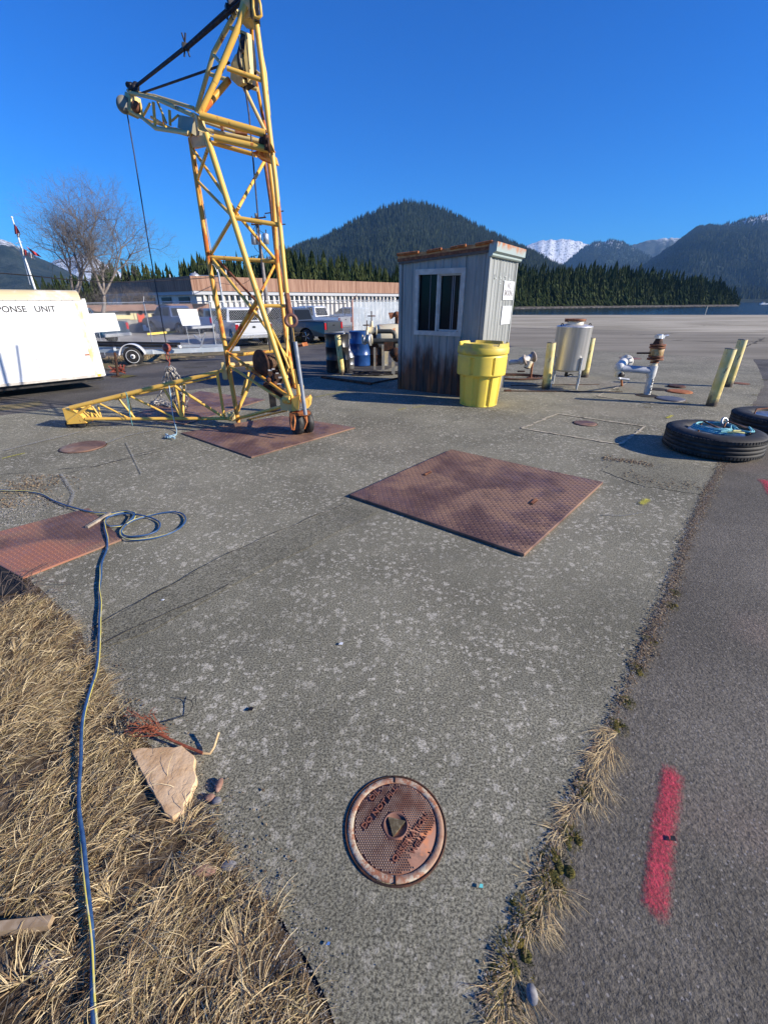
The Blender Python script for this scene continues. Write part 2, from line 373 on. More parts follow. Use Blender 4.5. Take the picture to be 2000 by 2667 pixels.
# smooth trench patch and joints in the slab
struct(sheet('trench_patch', [(985,1332),(905,1312),(600,1440),(350,1575),(245,1640),(262,1690),(400,1640),(600,1526)], .012, M_CONC2, .006, .05, 5))
struct(sheet('repair_patch', [(1625,1196),(1560,1225),(1680,1268),(1850,1290),(1880,1240),(1800,1205)], .012, M_CONC3, .02, .04, 6))
struct(sheet('valve_pad', [(1555,1033),(1640,995),(1800,1008),(1785,1050),(1690,1052)], .012, M_CONC3, .008, .05, 7))
M_JOINT = simple('joint_fill', (.07,.06,.04), .95, 0, (.46,.41,.30), 20, .32, .5)
M_CRACKD = simple('crack_dark', (.03,.028,.025), .95, 0, (.10,.09,.07), 40)
def strip_line(mb, pxs, w, z=.014, amp=.01, step=.05, zf=None):
    P = [gnd(*p) for p in pxs]; c = []
    for a, b in zip(P, P[1:]):
        k = max(1, int((b-a).length/step)); c += [a.lerp(b, j/k) for j in range(k)]
    c.append(P[-1]); vs = []
    for i, p in enumerate(c):
        d = (c[min(i+1, len(c)-1)] - c[max(i-1, 0)]).normalized(); nrm = Vector((-d.y, d.x, 0)); o = amp*noise.noise(p*5)*1.5; ww = w*(.35+1.3*abs(noise.noise(p*9+Vector((3,1,0)))))
        vs += [p+nrm*(o-ww/2)+Vector((0,0,z)), p+nrm*(o+ww/2)+Vector((0,0,z))]
    mb.add(vs, [(2*i, 2*i+2, 2*i+3, 2*i+1) for i in range(len(c)-1)])
mb = MB()
for l in ([(1358,1118),(1450,1080),(1680,1113),(1612,1160),(1358,1118)], [(1555,1033),(1640,995)], [(1555,1033),(1690,1053),(1780,1050)]): strip_line(mb, l, .06, .016, .012)
struct(mb.build('slab_joints', M_JOINT))
mb = MB()
for l in ([(0,1240),(130,1228),(255,1217),(420,1170),(640,1110)], [(70,1272),(160,1240),(300,1205),(420,1178)], [(600,1526),(350,1640),(262,1690)], [(905,1312),(600,1441),(245,1640)], [(1100,1120),(1250,1080),(1340,1060)],
          [(660,1015),(860,990),(1000,985)]): strip_line(mb, l, .010, .0155, .02)
struct(mb.build('slab_cracks', M_CRACKD))
mb = MB()
for l in ([(1790,851),(1850,848),(1925,852)], [(1560,871),(1640,874),(1765,868)], [(1340,858),(1450,853),(1500,855)], [(1700,890),(1780,886),(1900,893),(1990,889)], [(1560,838),(1700,836),(1860,840)], [(1940,905),(1990,880)]): strip_line(mb, l, .10, .012, .12, .3)
struct(mb.build('quay_cracks', M_CRACKD))
# pale scuffs and lichen arcs on the slab
M_SCUFF = None
def paint_mat(name, c, lo=.42, hi=.6, sc=30, rad=1.0):
    n = NT(name, .75, 0, .3)
    n.col(n.mix(n.ramp(n.noise(60, 3), .35, .65), tuple(x*.72 for x in c), c))
    al = n.N('ShaderNodeAttribute'); al.attribute_name = 'edge'
    a = n.math('MULTIPLY', al.outputs['Fac'], 1.25); a = n.math('ADD', a, n.math('MULTIPLY', n.math('SUBTRACT', n.noise(sc, 5, .8), .5), 2.0))
    n.L(n.ramp(a, lo, hi), n.b.inputs['Alpha']); n.bump(n.noise(85, 3, .75), .8, .008); return n.m
def spray(name, pxs, width, mat, label, z=.019, cat='paint mark', group=None):
    """sprayed stroke: ribbon with a soft falloff attribute towards the edge"""
    P = [gnd(*p) for p in pxs]; c = []
    for a, b in zip(P, P[1:]):
        k = max(2, int((b-a).length/.03)); c += [a.lerp(b, j/k) for j in range(k)]
    c.append(P[-1]); mb = MB(); K = 9; vs = []; ed = []
    L = len(c)
    for i, p in enumerate(c):
        d = (c[min(i+1, L-1)] - c[max(i-1, 0)]).normalized(); nr = Vector((-d.y, d.x, 0)); e = min(i, L-1-i)*(P[-1]-P[0]).length/L
        ee = min(1, e/(width*.5)) if L > 2 else 1
        for k in range(K):
            t = k/(K-1)*2-1; vs.append(p + nr*t*width/2 + Vector((0,0,z))); ed.append((1-t*t)*ee)
    mb.add(vs, [(i*K+k, (i+1)*K+k, (i+1)*K+k+1, i*K+k+1) for i in range(L-1) for k in range(K-1)])
    o = mb.build(name, mat); at = o.data.attributes.new('edge', 'FLOAT', 'POINT'); at.data.foreach_set('value', ed)
    return tag(o, label, cat, group)
M_PINK = paint_mat('pink_spray', (.62,.06,.10), .40, 1.7, 75)
M_YSP = paint_mat('yellow_spray', (.62,.57,.05), .62, 1.6, 60)
M_PALE = paint_mat('pale_scuff', (.36,.35,.30), .75, 1.5, 60)
spray('paint_mark', [(1752,1985),(1745,2060),(1728,2160),(1712,2280),(1703,2420)], .108, M_PINK, 'long pink spray painted line on the dark asphalt at lower right', .009)
spray('paint_mark', [(1978,1245),(2000,1262),(2020,1300)], .17, M_PINK, 'small pink spray patch on the asphalt beyond the truck tyres, cut by the right edge', .009)
spray('paint_mark', [(1690,1300),(1662,1322)], .10, M_YSP, 'yellow spray blot on concrete right of the large tread plate')
spray('paint_mark', [(1712,1203),(1735,1212)], .10, M_YSP, 'yellow spray blot on the pale patch in front of the truck tyre')
spray('paint_mark', [(1752,1083),(1732,1093)], .10, M_YSP, 'yellow spray blot on concrete below the leaning bollards')
spray('paint_mark', [(1733,1128),(1728,1142)], .07, M_YSP, 'yellow spray blot just left of the truck tyre with rope')
spray('paint_mark', [(0,1200),(40,1190),(75,1182)], .06, M_YSP, 'thin yellow spray line on concrete at the far left')
spray('paint_mark', [(820,1037),(855,1030),(905,1020)], .05, M_YSP, 'thin yellow spray line beside the crane wheel shadow')
spray('paint_mark', [(1035,1072),(1060,1064)], .05, M_YSP, 'short yellow spray dash in front of the blue-grey shed')
spray('paint_mark', [(1070,1066),(1110,1058)], .04, M_YSP, 'thin yellow spray line just left of the yellow drum')
for k, l in enumerate(([(160,1235),(195,1290),(185,1320),(160,1335)], [(215,1180),(330,1138),(420,1120)], [(330,1155),(360,1215),(372,1240)], [(1560,1345),(1620,1348),(1680,1338)],
          [(0,1180),(120,1150),(225,1125)])):
    o = spray('scuff_mark', l, (.07, .10, .03, .03, .12)[k], M_PALE, 'x', .0185); del o['label']; del o['category']; struct(o)

# ---- iron covers and plates
M_PLATE = None
def _plate(name, pale):
    n = NT(name, .62, .15)
    a = n.mix(n.ramp(n.noise(2.6, 5, .65), .35, .65), (.112,.060,.046), (.19,.110,.085))
    a = n.mix(n.ramp(n.noise(1.6, 4), .45, .58, 0, .85), a, (.28,.165,.105))
    a = n.mix(n.ramp(n.noise(9, 5, .7), .6, .72, 0, .9), a, (.38,.22,.13))
    a = n.mix(n.ramp(n.noise(2.3, 5, .7), .54, .66, 0, .42), a, (.070,.042,.034))
    if pale: a = n.mix(n.ramp(n.noise(1.1, 4), .45, .6, 0, .85), a, (.36,.15,.09))
    n.col(a); n.rgh(n.ramp(n.noise(7, 4), .3, .7, .42, .75)); n.bump(n.noise(140, 3), .25, .002); return n.m
M_PLATE = _plate('rusty_tread_plate', False); M_PLATE2 = _plate('rusty_tread_plate_salmon', True)
def tread_plate(corners, h, pitch, label, mat=M_PLATE, lift=.012, slots=(), group='rusty steel plates lying on the concrete', name='tread_plate'):
    c = [gnd(*p, lift+h) for p in corners]
    ctr = sum(c, Vector())/4; root = thing(name, label, 'steel plate', (ctr.x, ctr.y, lift), 0, group)
    top = [Vector((p.x, p.y, lift+h)) for p in c]; mb = MB()
    u = (top[1]-top[0]); v = (top[3]-top[0])
    bev = .006
    ins = [p + (ctr-p).normalized()*bev for p in top]; ins = [Vector((p.x, p.y, lift+h)) for p in ins]
    low = [Vector((p.x, p.y, lift+h-bev*.6)) for p in top]; bot = [Vector((p.x, p.y, lift)) for p in top]
    mb.add(ins+low+bot, [(0,1,2,3)] + [(4+i, 4+(i+1) % 4, (i+1) % 4, i) for i in range(4)] + [(8+i, 8+(i+1) % 4, 4+(i+1) % 4, 4+i) for i in range(4)])
    mb.build('plate', mat, root)
    nu = int(u.length/pitch); nv = int(v.length/pitch); mb = MB()
    uu, vv = u.normalized(), v.normalized()
    def at(s, t): return (top[0].lerp(top[1], s)).lerp(top[3].lerp(top[2], s), t)
    for i in range(1, nu):
        for j in range(1, nv):
            p = at(i/nu, j/nv)
            if any((p-q0).length < .05 for q0 in slots): continue
            a = (uu+vv).normalized() if (i+j) % 2 else (uu-vv).normalized(); b = Vector((-a.y, a.x, 0)); l, w = pitch*.52, pitch*.17
            mb.add([p-a*l, p-b*w, p+a*l, p+b*w, p-a*l*.45+Vector((0,0,.0024)), p+a*l*.45+Vector((0,0,.0024))], [(0,1,4),(1,5,4),(1,2,5),(2,3,5),(3,4,5),(3,0,4)])
    mb.build('tread_lugs', mat, root)['kind'] = 'stuff'
    for q0 in slots:
        m2 = MB(); d = (uu*.0+vv).normalized(); ang = math.atan2(d.y, d.x)
        m2.box((q0.x, q0.y, lift+h+.002), (.115, .036, .006), ang); s_ = m2.build('lifting_slot', M_RUSTD, root)
        m3 = MB(); m3.box((q0.x+.008, q0.y+.012, lift+h+.0075), (.11, .020, .007), ang); m3.build('slot_bar', M_RUST, s_)
    return root
z1 = .035
tread_plate([(910,1288),(1365,1443),(1570,1255),(1175,1170)], .022, .030, 'large rusty tread plate with two lifting slots in the middle of the concrete', slots=(gnd(1112,1234,z1), gnd(1388,1308,z1)))
tread_plate([(472,1127),(655,1190),(925,1113),(735,1082)], .014, .034, 'rusty tread plate under the crane wheel')
tread_plate([(340,1082),(480,1105),(690,1040),(520,1018)], .010, .034, 'rusty tread plate beyond the crane leg with chain piled on it', lift=.010)
tread_plate([(60,1504),(320,1403),(232,1322),(-110,1412)], .012, .026, 'rusty plate with salmon patches at the left edge crossed by the blue hose', M_PLATE2)
def disc(name, px, py, r, label, mat, h=.01, z=.010, cat='access cover', group='round covers in the concrete', ring=True, sy=1):
    p = gnd(px, py, z); root = thing(name, label, cat, (p.x, p.y, z), 0, group); mb = MB()
    mb.lathe([(r, 0), (r, h*.7), (r-.006, h), (r*.75, h*1.05), (.002, h*1.1)], (0,0,0), n=40); mb.build('lid', mat, root, True)
    if ring: mb = MB(); mb.lathe([(r+.012, 0), (r+.012, .004), (r+.001, .004), (r+.001, 0)], (0,0,0), n=40, cap=False); mb.build('rim', M_RUSTD, root, True)
    return root
disc('access_cover', 218, 1164, .24, 'flat rusty round cover left of the crane wheel, on open concrete', M_PLATE)
disc('access_cover', 1523, 1103, .155, 'small rusty round cover inside the square jointed pad', M_PLATE)
disc('access_cover', 1768, 1021, .22, 'orange rusty round cover right of the white standpipe', M_RUSTO, .02)
disc('access_cover', 1745, 1040, .23, 'dull grey round cover just in front of the orange one by the standpipe', simple('iron_grey', (.12,.12,.13), .5, .3, (.18,.17,.17), 9), .02)
disc('access_cover', 1760, 1008, .16, 'small dark cover farthest back beside the standpipe', M_RUSTD, .03)
disc('access_cover', 1640, 933, .30, 'faint reddish cover flush with the far concrete behind the angled valve', M_PLATE2, .004)
disc('access_cover', 1930, 999, .14, 'tiny rusty cover at the foot of the pair of leaning bollards', M_RUST, .006)
disc('pipe_hole', 1683, 1030, .17, 'dark open round hole around the foot of the white standpipe', simple('hole_black', (.004,.004,.004), .95), .004, .014, 'pipe hole', None)
disc('pipe_hole', 1713, 1014, .16, 'dark round hole behind the standpipe foot', simple('hole_black2', (.006,.005,.004), .95), .004, .014, 'pipe hole', None)

# ---- observation well cover in the foreground
def well_cover():
    c = gnd(1030, 2150, .012); r = .162
    root = thing('well_cover', 'round cast iron observation well cover with pale flaking rim in the foreground', 'manhole cover', (c.x, c.y, 0))
    n = NT('cover_iron', .72, .1)
    a = n.mix(n.ramp(n.noise(22, 4), .4, .6), (.12,.058,.045), (.22,.11,.08)); a = n.mix(n.ramp(n.noise(14, 4), .6, .7), a, (.30,.11,.05)); n.col(a); n.bump(n.noise(200, 3), .3, .001)
    MI = n.m
    n = NT('cover_bumps', .4, .4); n.col(n.mix(n.ramp(n.noise(12, 3), .4, .65), (.50,.37,.29), (.26,.14,.10))); MBP = n.m
    n = NT('cover_rim_paint', .7, 0); a = n.mix(n.ramp(n.noise(45, 5, .7), .42, .58), (.50,.43,.31), (.34,.14,.07)); a = n.mix(n.ramp(n.noise(10, 3), .5, .6), a, n.mix(n.noise(70, 3), (.25,.09,.045), (.45,.33,.22))); n.col(a); n.bump(n.noise(120, 3), .5, .002); MR = n.m
    mb = MB(); mb.lathe([(r+.009, -.01), (r+.009, .012), (r+.003, .013), (r+.002, .004), (r+.0005, .004)], (0,0,0), n=72, cap=False); mb.build('seat_ring', M_RUSTD, root, True)
    mb = MB(); mb.lathe([(r, .0), (r, .013), (r-.003, .016), (r-.019, .016), (r-.021, .0135), (r-.021, .012)], (0,0,0), n=72, cap=False)
    mb.build('rim', MR, root, True)
    mb = MB(); mb.lathe([(r-.02, .0), (r-.0205, .0125), (.043, .0125), (.042, .016), (.038, .016), (.037, .0095), (.001, .0095)], (0,0,0), n=72); mb.build('lid', MI, root, True)
    for a in (90, -92):
        mb = MB(); mb.box((math.cos(R(a))*(r-.009), math.sin(R(a))*(r-.009), .0150), (.006, .022, .0042), 0); mb.build('pry_slot', M_BLACK, root, True)
    mb = MB(); T = [Vector((math.cos(R(a))*.036, math.sin(R(a))*.036, .0096)) for a in (134, 20, 256)]
    mb.prism([T[0], T[2], T[1]], (0,0,.006)); mb.build('triangle', simple('triangle_brass', (.16,.12,.06), .5, .4, (.33,.27,.15), 60), root, True)
    # raised letters along a diagonal
    A = R(49); U = Vector((math.cos(A), math.sin(A), 0)); V = Vector((-math.sin(A), math.cos(A), 0)); letters = MB(); spots = []
    for s, off, sh, w in (('OIL', .113, .026, .044), ('DO NOT FILL', .071, .010, .176), ('OBSERVATION', -.068, .0045, .178), ('WELL', -.099, .004, .070)):
        o = V*off + U*sh; t = text_mb(s, .0225, Matrix.Identity(4), .0016, 'CENTER', .0004); x0 = min(v.x for v in t.v); x1 = max(v.x for v in t.v)
        M = Matrix.Translation((o.x, o.y, .0150)) @ Matrix.Rotation(A, 4, 'Z') @ Matrix.Diagonal((w/(x1-x0), 1, 1, 1)) @ Matrix.Translation((-(x0+x1)/2, 0, 0))
        letters.add([M @ v for v in t.v], t.f); spots.append((off, w/2, sh))
    letters.build('lettering', simple('cover_letters', (.30,.12,.07), .6, .2, (.16,.08,.06), 60), root, True)
    mb = MB(); p = .0078; k = int(r/p)+2
    for i in range(-k, k+1):
        for j in range(-k, k+1):
            x, y = (i+.5*(j % 2))*p, j*p*.86; d = math.hypot(x, y)
            if d > r-.026 or d < .047: continue
            q = Vector((x, y, 0)); uo, vo = q.dot(U), q.dot(V)
            if any(abs(vo-(off+.008)) < .0100 and abs(uo-sh) < w+.006 for off, w, sh in spots): continue
            if vo < -.098 and uo > -.055 and vo > -.134: continue
            e = p*.33; mb.add([(x-e,y-e,.0125),(x+e,y-e,.0125),(x+e,y+e,.0125),(x-e,y+e,.0125),(x-e*.5,y-e*.5,.0158),(x+e*.5,y-e*.5,.0158),(x+e*.5,y+e*.5,.0158),(x-e*.5,y+e*.5,.0158)],
                              [(4,5,6,7),(0,1,5,4),(1,2,6,5),(2,3,7,6),(3,0,4,7)])
    mb.build('grip_studs', MBP, root, True)['kind'] = 'stuff'
well_cover()
# ================================================================== DRY GRASS, WEEDS, HOSE, STONE
grass_px = [(880,2760),(845,2667),(740,2450),(650,2340),(580,2240),(520,2120),(440,2040),(395,1985),(330,1900),(290,1850),(250,1730),(160,1610),(90,1560),(30,1548),(-350,1560),(-900,2200),(-900,2760)]
struct(sheet('dirt', [(900,2780),(875,2667),(765,2450),(680,2330),(610,2240),(540,2110),(470,2040),(400,1950),(330,1860),(280,1760),(190,1610),(90,1525),(-10,1420),(-300,1400),(-900,2200),(-900,2780)], .013, M_DIRT, .02, .05, 9))
def inside(poly, x, y):
    c = False; j = len(poly)-1
    for i in range(len(poly)):
        (xi, yi), (xj, yj) = poly[i], poly[j]
        if (yi > y) != (yj > y) and x < (xj-xi)*(y-yi)/(yj-yi)+xi: c = not c
        j = i
    return c
def blade(mb, base, d, L, w, lift, droop, twist=0, segs=3):
    """one bent blade: d = horizontal lean direction"""
    s = Vector((-d.y, d.x, 0))
    s = (s*math.cos(twist) + Vector((0,0,1))*math.sin(twist)); vs = []
    for k in range(segs+1):
        t = k/segs; p = base + d*(L*t) + Vector((0,0, lift*L*t*(1-droop*t))) + s*(L*.12*math.sin(t*2.4))*(1 if twist > 0 else -1)
        if p.z < .012: p.z = .012
        ww = w*(1-t*.85)/2; vs += [p-s*ww, p+s*ww]
    mb.add(vs, [(2*k, 2*k+1, 2*k+3, 2*k+2) for k in range(segs)])
gp = [(gnd(*p).x, gnd(*p).y) for p in grass_px]
rnd = random.Random(11)
x0, x1 = -2.2, max(p[0] for p in gp)+.05; y0, y1 = .25, max(p[1] for p in gp)
mb = MB(); cnt = 0
for _ in range(150000):
    x, y = rnd.uniform(x0, x1), rnd.uniform(y0, y1)
    q = Vector((x, y, 0))
    if not inside(gp, x + .05*noise.noise(q*9), y + .05*noise.noise(q*9+Vector((7,0,0)))): continue
    if x < -1.25*y - .35: continue
    dens = .50 + 1.0*noise.noise(q*3.2)+.7*noise.noise(q*11)
    if rnd.random() > dens: continue
    if -.40*1 and False: pass
    th = 0.95 + 1.5*noise.noise(q*1.7) + rnd.gauss(0, .62)
    d = Vector((math.cos(th), math.sin(th), 0)); d = -d if rnd.random() < .35 else d
    L = rnd.uniform(.02, .085)*(1+.6*noise.noise(q*5)); blade(mb, Vector((x, y, .012+rnd.random()*.016)), d, L, rnd.uniform(.0010, .0030), rnd.uniform(.05, .6), rnd.uniform(.3, 1.2), rnd.uniform(-1, 1), 3); cnt += 1
print('grass blades', cnt)
stuff(mb.build('dry_grass', M_BLADE), 'matted golden dry grass covering the lower left corner', 'dry grass')
# tufts that stand up a little, greener at the root
def tuft(mb, c, n, L, w, up=.9, spread=2*math.pi, th0=0, rn=rnd, r0=.02):
    for _ in range(n):
        th = th0 + rn.uniform(-spread/2, spread/2); d = Vector((math.cos(th), math.sin(th), 0))
        blade(mb, Vector(c) + d*rn.random()*r0, d, L*rn.uniform(.5, 1.15), w*rn.uniform(.6, 1.3), up*rn.uniform(.4, 1.3), rn.uniform(.7, 1.3), rn.uniform(-.8, .8), 4)
tufts = [(205,1745),(255,1870),(230,1930),(245,1985),(300,1960),(120,2070),(350,2060),(370,2130),(330,2180),(45,2225),(470,2180),(180,2180),(110,2330),(290,2330),(440,2340),(620,2440),(330,2600),(700,2620),(60,2560),(560,2280),(520,2560),
         (250,1640),(90,1610),(40,1700),(150,1860),(30,1940),(400,2460),(200,2500),(640,2560),(480,2420),(590,2350),(520,2220),(130,1760),(180,1640)]
mb = MB()
for i, p in enumerate(tufts+[(q[0]+rnd.uniform(-80, 60), q[1]+rnd.uniform(-50, 50)) for q in tufts]):
    g = gnd(*p, .014)
    if not inside(gp, g.x, g.y): continue
    th = rnd.random()*6.3; tuft(mb, g, rnd.randint(20, 44), rnd.uniform(.055, .11), .0030, rnd.uniform(.5, 1.0), rnd.uniform(1.6, 3.6), th, rnd, .045)
stuff(mb.build('grass_tufts', M_STRAW), 'pale straw tufts standing up out of the matted dry grass', 'grass tufts')
# dead leaves and grit along the slab edge
def scatter_bits(name, pxs, n, spread, s0, s1, mat, seed, thick=.4, z=.014, flat=.5):
    rn = random.Random(seed); mb = MB(); P = [gnd(*p) for p in pxs]; L = [(b-a).length for a, b in zip(P, P[1:])]; T = sum(L)
    for _ in range(n):
        t = rn.random()*T; i = 0
        while i < len(L)-1 and t > L[i]: t -= L[i]; i += 1
        a, b = P[i], P[i+1]; p = a.lerp(b, t/L[i]); d = (b-a).normalized(); p = p + Vector((-d.y, d.x, 0))*rn.gauss(0, spread) 
        s = rn.uniform(s0, s1)*rn.uniform(.5, 1); k = rn.choice((4, 5, 6)); ph = rn.random()*6; el = rn.uniform(.3, 1); h = s*thick; A = rn.random()*3.2
        ring = []
        for j in range(k):
            t2 = ph+2*math.pi*j/k; r = s*rn.uniform(.7, 1.1); x, y = math.cos(t2)*r, math.sin(t2)*r*el
            ring.append(Vector((p.x+x*math.cos(A)-y*math.sin(A), p.y+x*math.sin(A)+y*math.cos(A), z)))
        top = [p.lerp(q, flat+.25)+Vector((0,0,z*(.25-flat)+h*rn.uniform(.7, 1.2)))*1 for q in ring]; top = [Vector((q.x, q.y, z+h*rn.uniform(.7, 1.2))) for q in top]
        mb.add(ring+top, [tuple(range(k, 2*k))]+[(j, (j+1) % k, k+(j+1) % k, k+j) for j in range(k)])
    return mb.build(name, mat)
M_GRIT = _blade('grit', [(.10,.10,.10), (.25,.24,.22), (.42,.41,.38), (.16,.15,.15), (.30,.25,.20)], .9)
edge_l = [(880,2667),(765,2450),(680,2330),(610,2240),(540,2110),(480,2060),(400,1950),(330,1860),(280,1760),(190,1610),(110,1545)]
stuff(scatter_bits('grit', edge_l, 7000, .045, .0010, .0042, M_GRIT, 1, .3), 'grey grit and small pebbles between the dry grass and the concrete', 'grit')
stuff(scatter_bits('leaf_litter', [(700,2400),(560,2150),(470,2060),(370,1930),(270,1790),(200,1650)], 700, .07, .002, .008, M_LITTER, 2, .2), 'brown leaf bits along the grass edge', 'leaf litter')
edge_r = [(1250,2667),(1310,2480),(1385,2330),(1440,2190),(1500,2070),(1555,1960),(1600,1860),(1640,1760),(1690,1670),(1735,1560),(1790,1400),(1840,1300),(1872,1225)]
stuff(scatter_bits('crack_grit', edge_r, 6000, .014, .0010, .0045, M_GRIT, 3, .3), 'grit filling the crack between the concrete and the dark asphalt', 'grit')
stuff(scatter_bits('crack_litter', [(1250,2667),(1385,2330),(1500,2070),(1600,1860),(1690,1670),(1735,1560),(1770,1470),(1830,1290),(1875,1225)], 3000, .016, .002, .008, M_LITTER, 4, .4), 'brown dead leaf litter in the crack beside the asphalt', 'leaf litter')
stuff(scatter_bits('patch_litter', [(1570,1195),(1640,1205),(1700,1215)], 260, .05, .004, .018, M_LITTER, 5, .3, .016), 'dark dead leaves on the pale patch before the truck tyre', 'leaf litter')
stuff(scatter_bits('patch_crumbs', [(1620,1240),(1700,1258),(1800,1275),(1850,1270)], 330, .09, .003, .013, M_LITTER, 6, .3, .016), 'brown crumbs over the pale worn patch', 'leaf litter')
stuff(scatter_bits('yard_litter', [(0,1330),(40,1300),(60,1270),(120,1240)], 1100, .18, .003, .015, M_LITTER, 8, .3), 'brown leaves blown over the concrete at the left edge', 'leaf litter')
stuff(scatter_bits('yard_grit', [(-30,1370),(60,1330),(160,1300)], 1100, .15, .0015, .008, M_GRIT, 9, .4), 'pale crumbs of concrete at the left edge above the plate', 'grit')
stuff(scatter_bits('crack_debris', [(1660,1740),(1690,1670),(1700,1640),(1738,1560),(1790,1400),(1845,1290),(1872,1225),(1900,1170)], 5200, .026, .002, .009, M_LITTER, 14, .35), 'brown bark and leaf debris in the upper part of the crack', 'leaf litter')
stuff(scatter_bits('crack_chips', [(1700,1640),(1690,1665),(1730,1570),(1800,1385),(1860,1250)], 2600, .03, .001, .005, M_GRIT, 15, .3), 'pale chips along the upper part of the crack', 'grit')
# moss cushions in the crack
mb = MB()
for i, (px, py, r) in enumerate(((1310,2620,.05),(1330,2500,.055),(1370,2390,.045),(1430,2320,.05),(1450,2250,.045),(1485,2180,.035),(1520,2060,.03),(1610,1895,.035),(1632,1830,.03),(1660,1745,.038),(1690,1670,.03),(1745,1580,.035),(1755,1545,.03))):
    p = gnd(px, py, .006); rn = random.Random(i)
    for _ in range(9): mb.ball((p.x+rn.gauss(0, r*.42), p.y+rn.gauss(0, r*.55), .002), r*rn.uniform(.22, .42), 10, 6, (1, 1.1, .55), .14)
    for _ in range(240):
        a, q = rn.random()*6.3, r*1.0*math.sqrt(rn.random()); b = Vector((p.x+math.cos(a)*q, p.y+math.sin(a)*q*1.25, .004+.30*r*max(0, 1-(q/r)**2))); blade(mb, b, Vector((math.cos(a), math.sin(a), 0)), .008, .0022, 1.3, .3, 0, 2)
stuff(mb.build('moss', M_MOSS), 'olive green moss cushions growing in the crack beside the dark asphalt', 'moss')
# dead straw tufts hanging over the crack
rn = random.Random(5); mb = MB()
for i, (px, py, n, L, th, sp_) in enumerate(((1590,1920,110,.12,3.9,1.8),(1575,1945,90,.13,4.2,1.6),(1550,1990,60,.10,4.3,1.9),(1560,2020,40,.08,4.6,2.4),(1538,2060,60,.08,4.4,2.2),(1500,2110,60,.08,3.6,2.6),(1475,2170,50,.07,3.8,2.8),(1440,2300,60,.09,4.8,3.2),(1420,2370,55,.09,4.6,3.0),(1400,2290,30,.06,3,5),(1330,2530,70,.09,4.2,3.4),(1310,2600,50,.10,4.4,3.2),(1380,2390,40,.08,5,3),(1300,2680,40,.09,4.4,4))):
    for k in range(5): g = gnd(px+rn.uniform(-22, 22), py+rn.uniform(-30, 30), .012); tuft(mb, g, int(n*.45), L*rn.uniform(.5, .85), .0015, .30, sp_*.75, th+rn.uniform(-.5, .5), rn, .04)
stuff(mb.build('crack_straw', M_STRAW), 'bleached straw drooping over the crack beside the dark asphalt', 'dry grass')
mb = MB()
for _ in range(70):
    p = gnd(rn.uniform(1500, 1660), rn.uniform(880, 895))
mb = MB(); rn2 = random.Random(3)
for p in [(1990,990),(1950,1055),(1965,1030),(1935,1090),(1560,1037),(1600,1015),(1790,1050),(1770,1062),(1610,1020),(1690,1063)]:
    tuft(mb, gnd(*p, .012), 26, .10, .004, .6, 6.3, 0, rn2, .06)
stuff(mb.build('joint_weeds', M_MOSS), 'low weeds along the far crack and round the standpipe pad', 'weeds')

# ---- stone slab, pebbles, twigs, plank
def stone():
    c = [gnd(*p, .014) for p in ((343,1957),(405,1953),(480,1950),(512,1985),(514,2030),(500,2070),(480,2120),(452,2146),(400,2070),(365,2010))]
    ctr = sum(c, Vector())/len(c); mb = MB(); n = len(c); h = .035
    ring = []
    for i in range(n):
        for k in range(4):
            a = c[i].lerp(c[(i+1) % n], k/4); ring.append(a + Vector((noise.noise(a*30), noise.noise(a*30+Vector((5,5,0))), 0))*.012)
    N = len(ring); lo = [Vector((p.x, p.y, .012)) for p in ring]; mid = [Vector((p.x, p.y, h*.8)) for p in ring]
    top = [Vector((p.x, p.y, h+.001*noise.noise(p*20))).lerp(Vector((ctr.x, ctr.y, h)), .04) for p in ring]; t2 = [Vector((p.x, p.y, h+.002)).lerp(Vector((ctr.x, ctr.y, h+.002)), .5) for p in ring]
    vs = lo+mid+top+t2+[Vector((ctr.x, ctr.y, h+.002))]; fs = []
    for L_ in range(3):
        for i in range(N): j = (i+1) % N; fs.append((L_*N+i, L_*N+j, (L_+1)*N+j, (L_+1)*N+i))
    fs += [(3*N+i, 3*N+(i+1) % N, 4*N) for i in range(N)]
    # wind so that normals face out
    if (c[1]-c[0]).cross(c[2]-c[1]).z < 0: fs = [tuple(reversed(f)) for f in fs]
    mb.add(vs, fs)
    m = NT('sandstone', .9, 0, .2); a = m.mix(m.ramp(m.noise(14, 5, .65), .35, .65), (.52,.33,.17), (.70,.50,.30)); a = m.mix(m.ramp(m.vor(60), 0, .16, .5, 0), a, (.30,.16,.09)); m.col(a); b1 = m.bump(m.noise(90, 4), .5, .003); m.bump(m.noise(16, 3), .3, .01, b1)
    tag(mb.build('stone_slab', m.m), 'flat triangular tan stone lying at the edge of the dry grass', 'stone')
stone()
def pebble(px, py, r, mat, label, sc=(1,.8,.5), cat='pebble'):
    p = gnd(px, py, .014); mb = MB(); mb.ball((p.x, p.y, p.z+r*sc[2]*.7), r, 12, 8, sc, .07); tag(mb.build('pebble', mat), label, cat)
M_PEB1 = simple('pebble_grey', (.16,.16,.17), .8, 0, (.28,.27,.26), 60); M_PEB2 = simple('pebble_red', (.24,.13,.09), .85, 0, (.36,.22,.16), 60)
pebble(572,2048,.022,M_PEB2,'reddish pebble right of the flat tan stone',(.6,1.2,.5)); pebble(548,2080,.018,M_PEB2,'rounded brown pebble below the reddish one near the stone'); pebble(566,2088,.017,M_PEB1,'grey pebble beside the brown pebble near the stone')
pebble(597,2257,.022,M_PEB1,'flat grey pebble on the grit beside the dry grass',(1.2,.7,.4)); pebble(1384,2593,.018,M_PEB1,'smooth grey pebble on moss at the bottom of the crack',(.8,1.2,.6)); pebble(530,2270,.03,M_PEB2,'flat brown stone chip in the grass edge',(1.5,.6,.3))

